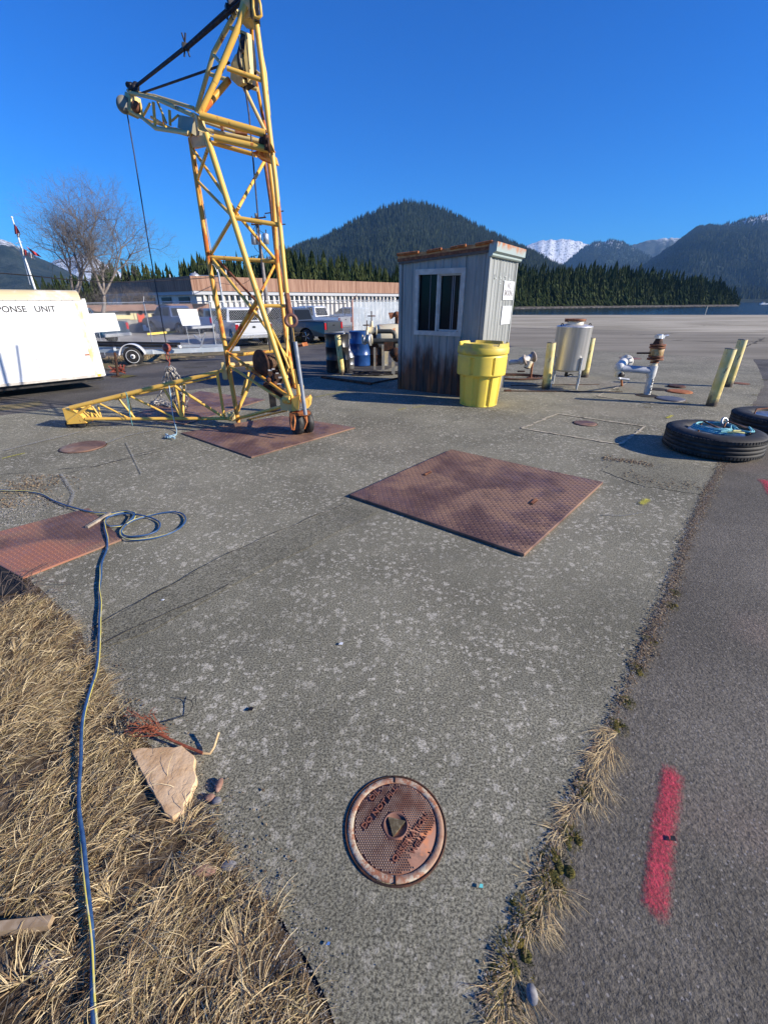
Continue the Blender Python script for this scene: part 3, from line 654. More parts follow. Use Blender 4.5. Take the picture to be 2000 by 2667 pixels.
def chip(px, py, s, mat, label, cat):
    p = gnd(px, py, .016); mb = MB(); mb.prism([(p.x-s, p.y-s*.6, .016), (p.x+s*.7, p.y-s*.8, .016), (p.x+s, p.y+s*.5, .016), (p.x-s*.2, p.y+s*.7, .016)], (0,0,.0015)); tag(mb.build('litter_chip', mat), label, cat)
chip(1252, 2307, .007, simple('teal_chip', (.15,.62,.58), .5), 'tiny turquoise chip on the concrete right of the well cover', 'litter')
chip(855, 2457, .005, simple('blue_chip', (.10,.22,.50), .5), 'tiny blue chip on the concrete near the bottom', 'litter')
chip(653, 1846, .013, M_BLACK, 'small black leaf on the concrete left of centre', 'leaf'); chip(1750, 2183, .011, M_BLACK, 'small black leaf lying on the pink painted line', 'leaf')
chip(888, 1676, .012, M_WHITE, 'small white chip on the concrete in the middle of the picture', 'litter'); chip(425,1562,.009,M_WHITE,'small white ring-like chip near the blue hose','litter')
chip(130, 2505, .030, simple('paper_bit', (.42,.36,.30), .8), 'pale wood chip in the dry grass by the hose', 'litter')
def twig():
    root = thing('twig', 'bare red-brown twig with a fan of fine shoots and a bent pale end', 'twig', gnd(470,1945))
    MT = simple('twig_bark', (.22,.055,.022), .7, 0, (.32,.10,.05), 40); MTP = simple('twig_wood', (.52,.36,.18), .7, 0, (.60,.45,.25), 40)
    W_ = lambda pts, z=.02: [gnd(x, y, z+dz) for x, y, dz in pts]
    mb = MB(); mb.path(W_([(385,1895,.03),(430,1920,.02),(480,1942,.01),(530,1962,.008)]), .0055, 8); mb.path(W_([(420,1916,.02),(345,1918,.015)]), .0022, 6); mb.path(W_([(440,1920,.02),(395,1900,.03),(375,1888,.05)]), .003, 6)
    rn = random.Random(4)
    for i in range(34):
        a = (rn.uniform(375, 440), rn.uniform(1892, 1920)); b = (rn.uniform(330, 400), rn.uniform(1848, 1915)); m_ = ((a[0]+b[0])/2, (a[1]+b[1])/2-rn.uniform(0, 12))
        mb.path([gnd(a[0], a[1], .03), gnd(m_[0], m_[1], .05+rn.random()*.03), gnd(b[0], b[1], .05+rn.random()*.05)], .0011, 4)
        for _ in range(3):
            q = (b[0]+rn.uniform(-14, 14), b[1]+rn.uniform(-12, 8)); mb.path([gnd(b[0], b[1], .06), gnd(q[0], q[1], .05+rn.random()*.03)], .0008, 4)
    mb.build('stem', MT, root)
    mb = MB(); mb.path(W_([(528,1961,.008),(548,1962,.01),(558,1945,.02),(564,1925,.035),(570,1907,.05)]), .0052, 8); mb.build('broken_end', MTP, root)
    mb = MB(); mb.path(W_([(412,1884,0),(450,1874,.0),(490,1862,0),(503,1838,.01),(500,1825,.01),(480,1818,0),(457,1815,0)]), .0016, 5); mb.path(W_([(500,1825,.01),(508,1812,.01),(512,1835,.02)]), .0012, 4); mb.path(W_([(335,1825,0),(345,1840,.01),(343,1860,0)]), .0016, 5)
    tag(mb.build('dry_stem', M_BLACK), 'thin dark curled stem on the concrete above the red twig', 'stem')
twig()
a, b = gnd(-60,2424,.03), gnd(135,2402,.03); mb = MB(); d = (b-a).normalized(); s = Vector((-d.y, d.x, 0))
mb.prism([a-s*.014+Vector((0,0,-.01)), a+s*.014+Vector((0,0,-.01)), a+s*.012+Vector((0,0,.012)), a-s*.012+Vector((0,0,.012))], b-a)
tag(mb.build('wood_lath', simple('lath_wood', (.30,.21,.12), .8, 0, (.42,.32,.21), 20)), 'short weathered wooden lath in the dry grass at the left edge', 'lath')
mb = MB(); mb.box((gnd(262,1363).x, gnd(262,1363).y, .032), (.024, .26, .018), R(-9)); tag(mb.build('wood_block', simple('block_wood', (.26,.22,.17), .8, 0, (.40,.35,.28), 20)), 'small grey wooden batten lying on the plate by the hose loops', 'batten')

# ---- hose pair
def catmull(P, k=8):
    out = []
    for i in range(len(P)-1):
        p0, p1, p2, p3 = P[max(i-1, 0)], P[i], P[i+1], P[min(i+2, len(P)-1)]
        for j in range(k):
            t = j/k; out.append(.5*((2*p1)+(p2-p0)*t+(2*p0-5*p1+4*p2-p3)*t*t+(3*p1-p0-3*p2+p3)*t**3))
    out.append(P[-1]); return out
def hose():
    root = thing('hose', 'twin blue and yellow hose running up the grass and coiled on the concrete', 'hose', gnd(262,1500))
    px = [(252,2720,.03),(246,2600,.035),(240,2450,.035),(226,2320,.04),(218,2200,.04),(208,2100,.04),(207,1990,.045),(206,1930,.045),(214,1880,.04),(236,1800,.035),(252,1740,.03),(256,1690,.025),(260,1600,.02),(262,1521,.018),(265,1480,.018),(277,1430,.018),(280,1399,.032),(274,1375,.034),(276,1355,.034),
          (297,1342,.03),(330,1334,.022),(352,1336,.022),(348,1352,.02),(325,1367,.02),(290,1371,.032),(276,1362,.034),(282,1348,.036),(310,1340,.03),(345,1338,.034),(372,1342,.03),(398,1349,.02),(417,1362,.02),(412,1380,.02),(385,1392,.02),(345,1397,.024),(323,1392,.024),(322,1375,.024),(345,1357,.03),(380,1345,.02),(420,1336,.02),(455,1333,.02),(478,1338,.02),(487,1352,.02),(474,1372,.02),(440,1390,.02),(395,1402,.02),(345,1406,.024),(322,1398,.03),(319,1384,.03),(330,1366,.03),(345,1350,.04),(350,1338,.04),(330,1331,.036),(297,1336,.03),(262,1336,.03),(209,1327,.028),(145,1305,.018),(111,1288,.018),(68,1279,.018),(17,1277,.02),(-60,1272,.02)]
    P = catmull([gnd(x, y, .004+z) for x, y, z in px], 9); P = [p + Vector((noise.noise(p*4)*.012, noise.noise(p*4+Vector((9,0,0)))*.006, 0)) for p in P]
    mb = MB(); mb.path(P, .0062, 10); mb.build('blue_hose', simple('hose_blue', (.022,.065,.165), .5, 0, (.04,.10,.22), 30), root)
    Q = []; s = 0
    for i, p in enumerate(P):
        if i: s += (p-P[i-1]).length
        d = (P[min(i+1, len(P)-1)]-P[max(i-1, 0)]).normalized(); u = Vector((0,0,1)); w = d.cross(u).normalized(); a = .2+s*4.2+1.2*math.sin(s*2.3)
        Q.append(p + w*.0068*math.cos(a) + u*(.0045*math.sin(a)+.0008))
    mb = MB(); mb.path(Q, .0030, 7); mb.build('yellow_line', simple('hose_yellow', (.60,.52,.10), .45, 0, (.55,.52,.30), 20), root)
hose()
# ---- dark pit under the lifted plate at the left
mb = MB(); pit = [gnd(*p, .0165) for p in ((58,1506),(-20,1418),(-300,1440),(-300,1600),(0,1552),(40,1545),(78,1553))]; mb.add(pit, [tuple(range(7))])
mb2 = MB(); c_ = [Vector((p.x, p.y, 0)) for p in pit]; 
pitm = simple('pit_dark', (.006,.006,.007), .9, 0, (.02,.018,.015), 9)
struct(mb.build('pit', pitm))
mb = MB(); rn = random.Random(8)
for _ in range(26):
    a = gnd(rn.uniform(0, 110), rn.uniform(1500, 1580), .02); d = Vector((rn.uniform(-.5, .8), rn.uniform(.1, 1), 0)).normalized(); L = rn.uniform(.08, .25)
    mb.path([a, a+d*L*.5+Vector((0,0,.02+rn.random()*.05)), a+d*L+Vector((rn.uniform(-.04, .04), 0, rn.random()*.06))], .0014, 4)
stuff(mb.build('dead_stems', simple('stem_grey', (.12,.09,.075), .8)), 'thin dead stems over the dark opening at the left edge', 'dead stems')
# ================================================================== CRANE
def crane():
    base = gnd(700, 1110)
    root = thing('gantry_crane', 'rusty yellow wheeled lattice crane with a raised mast and short jib', 'crane', (base.x, base.y, 0))
    def grp(name, segs, mat, r0, n=10):
        chains = []
        for q in segs:
            if chains and chains[-1][-1][1] == q[0]: chains[-1].append(q)
            else: chains.append([q])
        for ch in chains:
            mb = MB()
            for q in ch: mb.tube(pt(*q[0]), pt(*q[1]), (q[2] if len(q) > 2 else r0)*.9, None, n)
            mb.build(name, mat, root)
    # --- tower legs (each a part)
    B_, A_, D_, C_ = [(537,348,5.8),(649,700,5.66),(762,1045,5.52)], [(497,360,6.45),(547.6,700,6.35),(589,912,6.25),(596.5,957,6.22),(621,1100,6.12)], [(701,331,5.8),(718,469,5.76),(732,613,5.72),(744,734,5.68),(771,960,5.56),(779,1030,5.54)], [(697,385,6.4),(713,517,6.35),(722,676,6.3),(735,790,6.2),(747,890,6.1),(770,1012,5.85)]
    for P, r, m in ((B_, .036, M_YEL), (A_, .034, M_YELR), (D_, .029, M_YEL), (C_, .030, M_YELR)):
        mb = MB(); mb.path([pt(*p) for p in P], r*.9, 12); mb.build('tower_leg', m, root)
    mb = MB(); mb.path([pt(689,416,6.7), pt(705.6,529,6.6), pt(717.6,650,6.45), pt(728,700,6.4), pt(742,760,6.3)], .020, 8); mb.build('rear_stay', M_RUST, root)
    mb = MB(); mb.path([pt(730,640,6.5), pt(737,690,6.45), pt(745,745,6.4), pt(748,840,6.3)], .013, 8); mb.build('rusted_chain_guard', M_RUST, root)
    # --- tower bracing
    An, Bn = (550,668,6.36), (668,783,5.65)
    grp('brace', [((502,360,6.4),(551,655,6.36),.004), ((503,388,6.4),(620,560,5.75)), ((620,560,5.75),(716,674,6.3)),
                  ((544,380,5.8),(514,470,6.43)), ((514,470,6.43),(598,556,5.75)),
                  ((690,418,6.38),(622,540,5.7)), ((622,540,5.7),(552,660,6.36)), 
                  ((602,565,5.72),(548,655,6.36),.003)], M_YEL, .0195)
    grp('brace', [((611,567,5.72),(728,586,5.74),.027)], M_YEL, .026)
    grp('crossbar', [((548,670,6.36),(722,681,6.3),.026)], M_YEL, .026)
    grp('crossbar', [((680,796,5.64),(749,797,5.68),.022)], M_YEL, .022)
    grp('brace', [((553,674,6.36),(655,802,5.75),.022), ((667,817,5.75),(748,930,6.0),.020), ((655,802,5.75),(667,817,5.75),.022)], M_YEL, .022)
    grp('brace', [((560,668,6.5),(672,789,5.9),.017)], M_RUST, .017)
    grp('brace', [((716,690,6.3),(672,778,5.68),.018), ((668,787,5.66),(593,910,6.26),.030)], M_YELR, .02)
    grp('brace', [((672,800,5.9),(598,920,6.5),.016)], M_YEL, .018)
    grp('brace', [((697,835,5.66),(731,905,5.9),.018), ((731,905,5.9),(764,985,5.9),.016)], M_YEL, .02)
    grp('brace', [((748,852,6.15),(748,985,5.9),.020), ((752,930,6.0),(768,1000,5.75),.016)], M_YEL, .02)
    grp('brace', [((590,915,6.25),(753,1033,5.6),.022)], M_YELR, .02)
    grp('brace', [((597,952,6.22),(733,1041,5.62),.022)], M_YEL, .02)
    grp('brace', [((640,980,6.3),(742,1040,5.75),.014), ((655,968,6.4),(748,1028,5.8),.010)], M_RUSTD, .02)
    grp('base_chord', [((620,1090,6.13),(738,1058,5.6),.026)], M_YEL, .02)
    grp('base_chord', [((640,1094,6.5),(750,1068,5.75),.017)], M_YEL, .02)
    grp('crossbar', [((598,926,6.3),(712,915,6.5),.026)], M_YEL, .02)
    grp('rear_leg', [((661,977,6.4),(619,1070,6.2),.028), ((648,970,6.6),(640,1010,6.5),.018), ((630,1030,6.3),(640,990,6.45),.02)], M_YEL, .02)
    grp('base_beam', [((578,952,6.24),(668,946,6.5),.036)], M_YELP, .02)
    grp('base_beam', [((640,960,6.3),(668,958,6.35),.022), ((662,960,6.35),(664,975,6.35),.018)], M_YEL, .02)
    # --- hinge lugs on the left leg
    for (x, y, Y, w, h) in ((585,966,6.2,.07,.23), (604,1085,6.1,.10,.13)): mb = MB(); mb.box(pt(x, y, Y), (w, .05, h), .2, bev=.012); mb.build('hinge_lug', M_YELP, root)
    for (x, y, Y) in ((577,965,6.15), (597,1089,6.05)): mb = MB(); mb.lathe([(.024,-.05),(.024,.05)], pt(x, y, Y), (.25,-1,0), 12); mb.build('hinge_pin', M_YEL, root)
    # --- outrigger leg to the left
    YL = lambda x: 5.92 + (x-195)/400*.24
    out = MB()
    nm_ = ['outrigger_chord']
    def o(a, b, r, dy0=0, dy1=0): q = MB(); q.tube(pt(a[0], a[1], YL(a[0])+dy0), pt(b[0], b[1], YL(b[0])+dy1), r*.88, None, 10); q.build(nm_[0], M_YEL, root)
    o((184,1062),(570,968),.032); o((300,1040),(563,981),.015,.22,.22); o((224,1091),(594,1090),.026); 
    nm_[0] = 'outrigger_strut'
    o((566,972),(585,1088),.023); o((456,1006),(579,1084),.023); o((427,1011),(473,1086),.020); o((459,1012),(474,1086),.022); o((480,998),(477,1086),.019,.2,0)
    o((342,1033),(452,1086),.017); o((311,1040),(351,1088),.016); o((334,1036),(347,1088),.017,.15,0); o((262,1052),(334,1088),.014); o((241,1058),(264,1090),.013); o((256,1056),(265,1090),.013,.1,0)
    o((178,1097),(236,1055),.022)
    # end plate box
    Y0 = 5.9; a = [pt(163,1063,Y0), pt(188,1061,Y0-.02), pt(226,1092,Y0+.02), pt(224,1103,Y0+.02), pt(176,1105,Y0), pt(170,1085,Y0)]
    a = [pt(163,1064,Y0), pt(176,1105,Y0), pt(226,1102,Y0+.03), pt(214,1084,Y0+.02), pt(190,1068,Y0)]
    mb = MB(); mb.prism(a, (.03,.30,.0)); mb.build('end_box', M_YEL, root)
    for k, x in enumerate((187, 205, 217)):
        c = pt(x, 1109, Y0+.08); c.z = .055; mb = MB(); mb.lathe([(.02,-.05),(.05,-.05),(.056,-.04),(.056,.04),(.05,.05),(.02,.05)], c, (.35,-1,0), 20); mb.build('caster', M_RUB, root)
    # --- wheel head at the front right foot
    Yw = 5.42; mb = MB()
    mb.prism([pt(759,1040,Yw-.02), pt(780,1033,Yw-.04), pt(778,1068,Yw-.04), pt(761,1072,Yw-.02)], (-.02,.20,0)); mb.prism([pt(790,1040,Yw-.02), pt(802,1036,Yw), pt(806,1044,Yw), pt(804,1062,Yw), pt(792,1068,Yw-.02)], (0,.22,0))
    mb.build('wheel_head', M_YEL, root)
    mb = MB(); mb.prism([pt(728,1040,5.56), pt(762,1046,5.50), pt(762,1072,5.50), pt(732,1068,5.56)], (0,.10,0)); mb.build('foot_box', M_YELP, root)
    mb = MB(); mb.lathe([(.055,-.05),(.06,.0),(.05,.06)], pt(750,1040,5.5), (.9,-.5,.1), 16); mb.lathe([(.02,0),(.022,.05)], pt(752,1044,5.44), (.2,-1,.1), 8); mb.build('pivot_pin', M_YEL, root)
    mb = MB(); mb.box(pt(780,1076,Yw+.04), (.24,.16,.03), .1); mb.tube(pt(775,1078,Yw-.02), pt(809,1076,Yw), .022); mb.build('swivel_plate', M_RUSTO, root)
    mb = MB()
    mb.prism([pt(754,1076,Yw-.06), pt(766,1076,Yw-.07), pt(768,1098,Yw-.12), pt(765,1121,Yw-.14), pt(759,1119,Yw-.14), pt(757,1098,Yw-.10)], (.012,.02,0)); mb.prism([pt(790,1080,Yw), pt(797,1080,Yw), pt(799,1100,Yw-.08), pt(792,1118,Yw-.08), pt(793,1100,Yw-.06)], (.012,.02,0)); mb.build('wheel_fork', M_RUSTO, root)
    wc = gnd(779, 1136, 0); ax = Vector((-.81,-.58,0)).normalized()
    for k, off in enumerate((.045, -.095)):
        c = Vector((wc.x+.01, wc.y+.09, .163)) + ax*off; wr = thing_part = MB()
        wr.lathe([(.03,-.04),(.11,-.043),(.148,-.040),(.160,-.028),(.163,0),(.160,.028),(.148,.040),(.11,.043),(.03,.04)], c, ax, 32); w = wr.build('wheel', simple('solid_tyre_%d' % k, (.014,.014,.015), .6, 0, (.05,.05,.05), 12), root)
        mb = MB(); mb.lathe([(.018,-.05),(.03,-.045),(.055,-.035),(.055,.035),(.03,.045),(.018,.05)], c, ax, 20); mb.build('hub', M_RUSTD, w)
    # --- tow bar stored upright with lunette ring
    Yt = 5.36; mb = MB(); mb.tube(pt(757,852,Yt), pt(770,960,Yt), .026, .026, 12); mb.tube(pt(764,905,Yt-.01), pt(780,1000,Yt-.01), .020); mb.build('tow_bar', M_BLACK, root)
    mb = MB(); mb.tube(pt(769,890,Yt-.03), pt(796,1080,Yt-.03), .024, None, 12); mb.build('tow_bar_tube', M_GREYT, root)
    mb = MB(); mb.tube(pt(747,765,Yt+.08), pt(756,822,Yt+.02), .030, .034, 12); mb.build('tow_bar_sleeve', M_PINKR if False else M_RUST, root)
    mb = MB(); mb.torus(pt(758.5,835,Yt), (.18,-1,.05), .060, .019, 28, 10); mb.build('lunette_ring', simple('ring_brown', (.15,.07,.055), .5, .1), root)
    mb = MB(); mb.path([pt(781,1005,Yw), pt(783,1000,Yw), pt(789,1004,Yw), pt(790,1020,Yw), pt(785,1045,Yw), pt(790,1058,Yw), pt(792,1040,Yw)], .012, 8); mb.build('lock_hook', M_YEL, root)
    # --- winch
    ax = Vector((.93,.30,0)).normalized(); c1, c2 = pt(680,947,5.95), pt(734,941,6.2); ax = (c2-c1).normalized(); L = (c2-c1).length; mb = MB()
    for c, r in ((c1, .175), (c2, .185)): mb.lathe([(.03,-.015),(r*.96,-.015),(r,-.008),(r,.008),(r*.96,.015),(.03,.015)], c, ax, 36)
    wi = mb.build('winch_drum', M_RUSTD, root)
    mb = MB(); k = 11
    mb.lathe([(.085,.02),(.085,L-.02)], c1, ax, 24)
    for i in range(k): mb.torus(c1+ax*(L*(.30+.5*i/k)), ax, .095+.006*(i % 2), .009, 24, 6)
    mb.build('rope_coil', simple('rope_brown', (.12,.07,.04), .8, 0, (.22,.13,.08), 40), wi)
    mb = MB(); mb.box(pt(712,968,6.0), (.26,.10,.05), .3); mb.box(pt(724,985,5.95), (.10,.16,.12), .4); mb.box(pt(705,985,5.9), (.05,.05,.16), .3)
    for q in ((716,1000),(728,1008),(738,1018),(700,990),(745,1026)): mb.ball(pt(*q, 5.8), .035, 8, 6)
    mb.tube(pt(690,1000,5.9), pt(748,1036,5.7), .03); mb.build('winch_motor', M_RUSTD, root)
    mb = MB(); mb.prism([pt(756,880,6.15), pt(770,905,6.05), pt(770,1000,5.9), pt(757,1010,5.9), pt(752,950,6.0)], (.02,.03,0)); mb.build('gear_guard', M_RUSTO, root)
    mb = MB()
    for q, s in (((703,964),.03),((712,961),.025),((722,972),.025),((730,983),.03),((727,1000),.03)): mb.box(pt(*q, 5.82), (s*1.5, s, s*.6), .4)
    mb.build('winch_bolts', M_GALV, root)
    mb = MB(); mb.prism([pt(766,898,6.6), pt(772,905,6.6), pt(790,902,6.5), pt(786,893,6.5), pt(784,898,6.55)], (.05,.14,0)); mb.build('control_tray', M_RUSTO, root)
    mb = MB(); mb.box((gnd(714,1072).x, gnd(714,1072).y, .20), (.10,.10,.38), .2); mb.box((gnd(714,1072).x, gnd(714,1072).y, .011+.012), (.22,.18,.02), .2); mb.build('rear_foot', M_BLACK, root)
    # --- tower head beams
    grp('head_beam', [((523,301,5.8),(692,349,5.8),.042)], M_YEL, .04); grp('head_beam', [((559,359,5.78),(702,390,5.78),.036)], M_YEL, .04)
    grp('head_beam', [((535,338,6.2),(690,372,6.2),.024)], M_YELP, .02); grp('head_beam', [((534,318,6.45),(682,368,6.4),.018)], M_YELP, .02); grp('head_beam', [((552,372,6.4),(668,404,6.3),.026)], M_YEL, .02)
    mb = MB(); mb.prism([pt(492,354,6.4), pt(535,352,5.8), pt(537,378,5.8), pt(502,386,6.4)], (.04,.03,0)); mb.build('gusset_plate', M_YELR, root); mb = MB(); mb.prism([pt(656,397,5.85), pt(672,392,5.82), pt(698,390,5.8), pt(704,412,5.8), pt(690,410,5.82)], (.03,.3,0)); mb.prism([pt(706,372,5.7),pt(716,395,5.7),pt(702,392,5.72)],(0,.05,0)); mb.build('gusset_plate', M_YELR, root)
    mb = MB(); mb.prism([pt(504,292,5.9), pt(512,300,5.8), pt(517,340,5.8), pt(540,352,5.8), pt(560,358,5.8), pt(548,346,5.85), pt(530,330,5.85), pt(524,304,5.85)], (.01,.05,0)); mb.build('pivot_bracket', M_YELP, root)
    mb = MB(); mb.ball(pt(686,370,5.8), .05, 8, 6); mb.tube(pt(694,352,5.75), pt(694,392,5.75), .03, .02, 8); mb.torus(pt(700,378,5.7), (1,.2,0), .05, .014, 14, 6); mb.build('pivot_shackle', M_RUSTD, root)
    mb = MB(); mb.box(pt(628,342,6.3), (.13,.10,.06), .3); mb.box(pt(578,326,6.3), (.03,.03,.10)); mb.build('roller_bracket', M_RUST, root)
    # --- apex mast
    grp('apex_leg', [((640,15,5.85),(619.5,72,5.84),.030), ((619.5,72,5.84),(560,215,5.82),.034), ((560,215,5.82),(520,298,5.8),.032)], M_YEL, .03)
    grp('apex_leg', [((618,25,6.1),(556,139,6.3),.026), ((556,139,6.3),(512,292,6.45),.026)], M_YELP, .03)
    grp('apex_leg', [((654,50,6.1),(662,181,6.3),.022), ((662,181,6.3),(683,295,6.45),.020), ((683,295,6.45),(693,345,6.4),.02)], M_YELR, .03)
    grp('apex_leg', [((666,45,5.9),(684,181,5.86),.030), ((684,181,5.86),(701,332,5.8),.030)], M_YEL, .03)
    grp('apex_leg', [((676,110,6.4),(692,190,6.4),.016), ((692,190,6.4),(702,300,6.4),.016)], M_YEL, .03)
    grp('apex_bar', [((592,178,5.82),(680,208,5.85),.024)], M_YEL, .02); grp('apex_bar', [((556,142,6.3),(583,173,5.83),.018), ((661,180,6.3),(681,198,5.86),.016)], M_YELP, .02)
    grp('apex_bar', [((547,193,6.36),(598,210,6.3),.022), ((647,225,6.3),(671,233,6.3),.022)], M_YELP, .02); grp('apex_bar', [((600,72,6.15),(652,95,6.1),.020)], M_YELP, .02)
    grp('apex_strut', [((597,208,6.1),(523,296,5.85),.034)], M_YELR, .03); grp('apex_strut', [((633,222,6.1),(691,342,6.0),.022)], M_YELP, .03)
    mb = MB(); mb.prism([pt(614,140,6.0), pt(626,150,5.98), pt(634,215,5.96), pt(620,224,5.98), pt(600,205,6.0), pt(602,165,6.0)], (.03,.04,0)); mb.prism([pt(640,85,6.0),pt(645,85,6.0),pt(652,200,5.96),pt(646,215,5.96),pt(636,150,5.98)], (.03,.04,0)); mb.build('sheave_cheek', M_YELP, root)
    mb = MB(); mb.prism([pt(628,85,6.05), pt(642,92,6.05), pt(650,160,6.03), pt(647,214,6.0), pt(628,226,6.0), pt(616,215,6.02), pt(606,180,6.05), pt(622,120,6.05)], (.05,.10,0)); mb.torus(pt(638,170,6.0), (1,-.3,0), .10, .02, 20, 6); mb.build('sheave_block', M_BLACK, root)
    mb = MB(); mb.tube(pt(622,95,5.95), pt(636,182,5.93), .006, None, 6); mb.tube(pt(640,100,5.95), pt(651,180,5.93), .006, None, 6); mb.build('sheave_rods', M_YELP, root)
    mb = MB(); mb.prism([pt(631,-12,5.9), pt(650,-12,5.88), pt(652,44,5.88), pt(640,48,5.88), pt(617,44,5.92)], (.04,.20,0)); mb.build('head_plate', M_YELP, root)
    mb = MB(); mb.path([pt(x, y, 5.8) for x, y in ((660,-15),(672,-12),(678,12),(681,40),(674,47),(664,44),(659,20))], .014, 8, True); mb.build('head_loop', M_YEL, root)
    mb = MB(); mb.box(pt(668,25,5.9), (.05,.10,.20), .2); mb.build('head_pulley', M_BLACK, root)
    # --- jib
    J = [((505,301,6.0),(405,256,6.55),.024), ((405,256,6.55),(338,241,6.95),.022), ((505,282,6.45),(402,250,6.85),.022), ((402,250,6.85),(333,236,7.05),.018), ((493,347,6.0),(405,334,6.55),.024), ((405,334,6.55),(372,307,6.75),.022), ((372,307,6.75),(336,286,6.95),.022),
         ((500,353,6.3),(440,333,6.6),.020), ((440,333,6.6),(395,305,6.8),.018)]
    grp('jib_chord', J, M_YELP, .02)
    grp('jib_strut', [((400,266,6.55),(405,331,6.55),.019), ((442,287,6.35),(444,327,6.35),.018), ((366,268,6.78),(372,302,6.78),.015), ((411,266,6.55),(434,320,6.4),.013), ((391,270,6.6),(373,303,6.76),.015), ((424,296,6.7),(428,325,6.6),.014), ((448,315,6.4),(465,300,6.3),.013),
         ((383,312,6.8),(433,330,6.5),.014), ((350,262,6.9),(344,286,6.9),.014), ((447,340,6.3),(490,352,6.1),.016), ((455,335,6.5),(500,350,6.1),.016)], M_YEL, .016)
    mb = MB(); mb.prism([pt(466,299,6.3), pt(505,306,5.98), pt(500,347,5.98), pt(463,332,6.3)], (.04,.20,0)); mb.build('jib_root_box', simple('jib_grey', (.30,.28,.20), .5, 0, (.42,.38,.26), 8), root)
    mb = MB(); mb.prism([pt(326,238,7.0), pt(339,243,6.95), pt(342,262,6.93), pt(340,290,6.93), pt(333,298,6.95), pt(322,285,7.0)], (.05,.16,0)); mb.build('jib_head', M_YELP, root)
    mb = MB(); mb.lathe([(.03,-.03),(.085,-.03),(.07,0),(.085,.03),(.03,.03)], pt(324,273,6.96), (.5,-.9,0), 20); mb.build('jib_sheave', simple('sheave_grey', (.25,.24,.20), .5, .2), root)
    mb = MB(); rn = random.Random(2)
    for _ in range(16): mb.ball(pt(rn.uniform(334,356), rn.uniform(221,236), rn.uniform(6.9,7.05)), rn.uniform(.025,.05), 7, 5)
    mb.build('jib_rope_clamps', M_BLACK, root)
    mb = MB(); mb.ball(pt(355,279,6.8), .06, 10, 7); mb.build('jib_inner_sheave', M_RUST, root)
    # --- wire ropes
    mb = MB(); a, m_, b = pt(640,-12,5.95), pt(487,123,6.45), pt(355,226,6.97)
    for k in range(5): o_ = Vector((math.cos(k*1.25), .3, math.sin(k*1.25)))*.022; mb.tube(a+o_, m_+o_*.6, .012, None, 7)
    mb.tube(m_, b, .014, None, 8); mb.tube(m_+Vector((0,0,.02)), b+Vector((0,0,.015)), .009, None, 6); mb.build('pendant_rope', M_CABLE, root)
    mb = MB()
    for q, Y in (((484,122),6.46), ((597,22),6.1), ((604,8),6.07)):
        c = pt(*q, Y); mb.box(c, (.07,.06,.05), .5)
        for s in (-1, 1): mb.tube(c+Vector((.03*s,0,-.08)), c+Vector((-.02*s,0,.11)), .009, None, 6)
    mb.build('rope_clamps', M_BLACK, root)
    mb = MB(); mb.tube(pt(598,163,6.2), pt(360,246,6.95), .012, None, 8); mb.build('luffing_rope', M_CABLE, root)
    mb = MB(); mb.path([pt(638,222,6.02), pt(649,300,6.0), pt(660,420,5.98), pt(674,589,5.97), pt(691,794,5.97), pt(704,915,6.03)], .0085, 7); mb.build('hoist_rope', M_CABLE, root)
    # --- hook line
    Yb = 6.85; mb = MB(); mb.path([pt(331,290,7.0), pt(350,400,6.97), pt(385,620,6.92), pt(416,800,6.88), pt(434,898,Yb)], .0075, 7); mb.build('hook_rope', M_CABLE, root)
    mb = MB(); mb.ball(pt(435,906,Yb), .062, 20, 14); mb.tube(pt(435,913,Yb), pt(437,922,Yb), .02); mb.build('hook_ball', M_PINKR, root)
    mb = MB(); c = pt(438,930,Yb); mb.path([c+Vector((math.cos(t)*.024, 0, math.sin(t)*.055)) for t in [i*math.pi/8 for i in range(16)]], .009, 7, True); c2 = pt(439.5,946,Yb); mb.path([c2+Vector((math.sin(t)*.02, 0, .05-.1*t/4)) for t in [i*.5 for i in range(9)]], .009, 7); mb.build('hook', M_PINKR, root)
crane()
# ---- chain sling hanging on the hook
def chain_path(mb, P, r=.0085, ll=.10, w=.027, amp=0, rn=None):
    P = [Vector(p) for p in P]; L = [0]
    for a, b in zip(P, P[1:]): L.append(L[-1]+(b-a).length)
    n = max(1, int(L[-1]/(ll*.78)))
    def at(s):
        for i in range(len(P)-1):
            if s <= L[i+1] or i == len(P)-2: return P[i].lerp(P[i+1], min(1, (s-L[i])/max(1e-6, L[i+1]-L[i])))
    for k in range(n):
        a, b = at(L[-1]*k/n), at(L[-1]*(k+1)/n); c = (a+b)/2; d = (b-a).normalized(); u = d.orthogonal().normalized(); v = d.cross(u)
        s = (u*math.cos(k*math.pi/2+.6)+v*math.sin(k*math.pi/2+.6)); h = ll/2
        pts = []
        for i in range(12):
            t = 2*math.pi*i/12; x = math.cos(t); pts.append(c+d*((h-w)*(1 if x > .01 else -1 if x < -.01 else 0)+w*x)+s*w*math.sin(t))
        mb.path(pts, r, 6, True)
Yb = 6.85; mb = MB(); top = pt(440,954,Yb)
for P in ([(438,958),(432,980),(428,1000),(420,1022),(414,1040)], [(441,958),(446,975),(452,1000),(455,1030),(453,1058)], [(440,955),(452,972),(462,990),(466,1010),(470,1040)], [(442,955),(460,968),(466,985),(466,1005),(476,1035),(480,1060)], [(437,956),(440,985),(444,1010),(450,1035),(452,1050)], [(441,956),(455,980),(460,1003),(464,1028),(474,1062)],
          [(479,1000),(482,1035),(489,1045),(487,1062),(482,1066)]):
    chain_path(mb, [pt(x, y, Yb+.1*(i/len(P))) for i, (x, y) in enumerate(P)])
rn = random.Random(6)
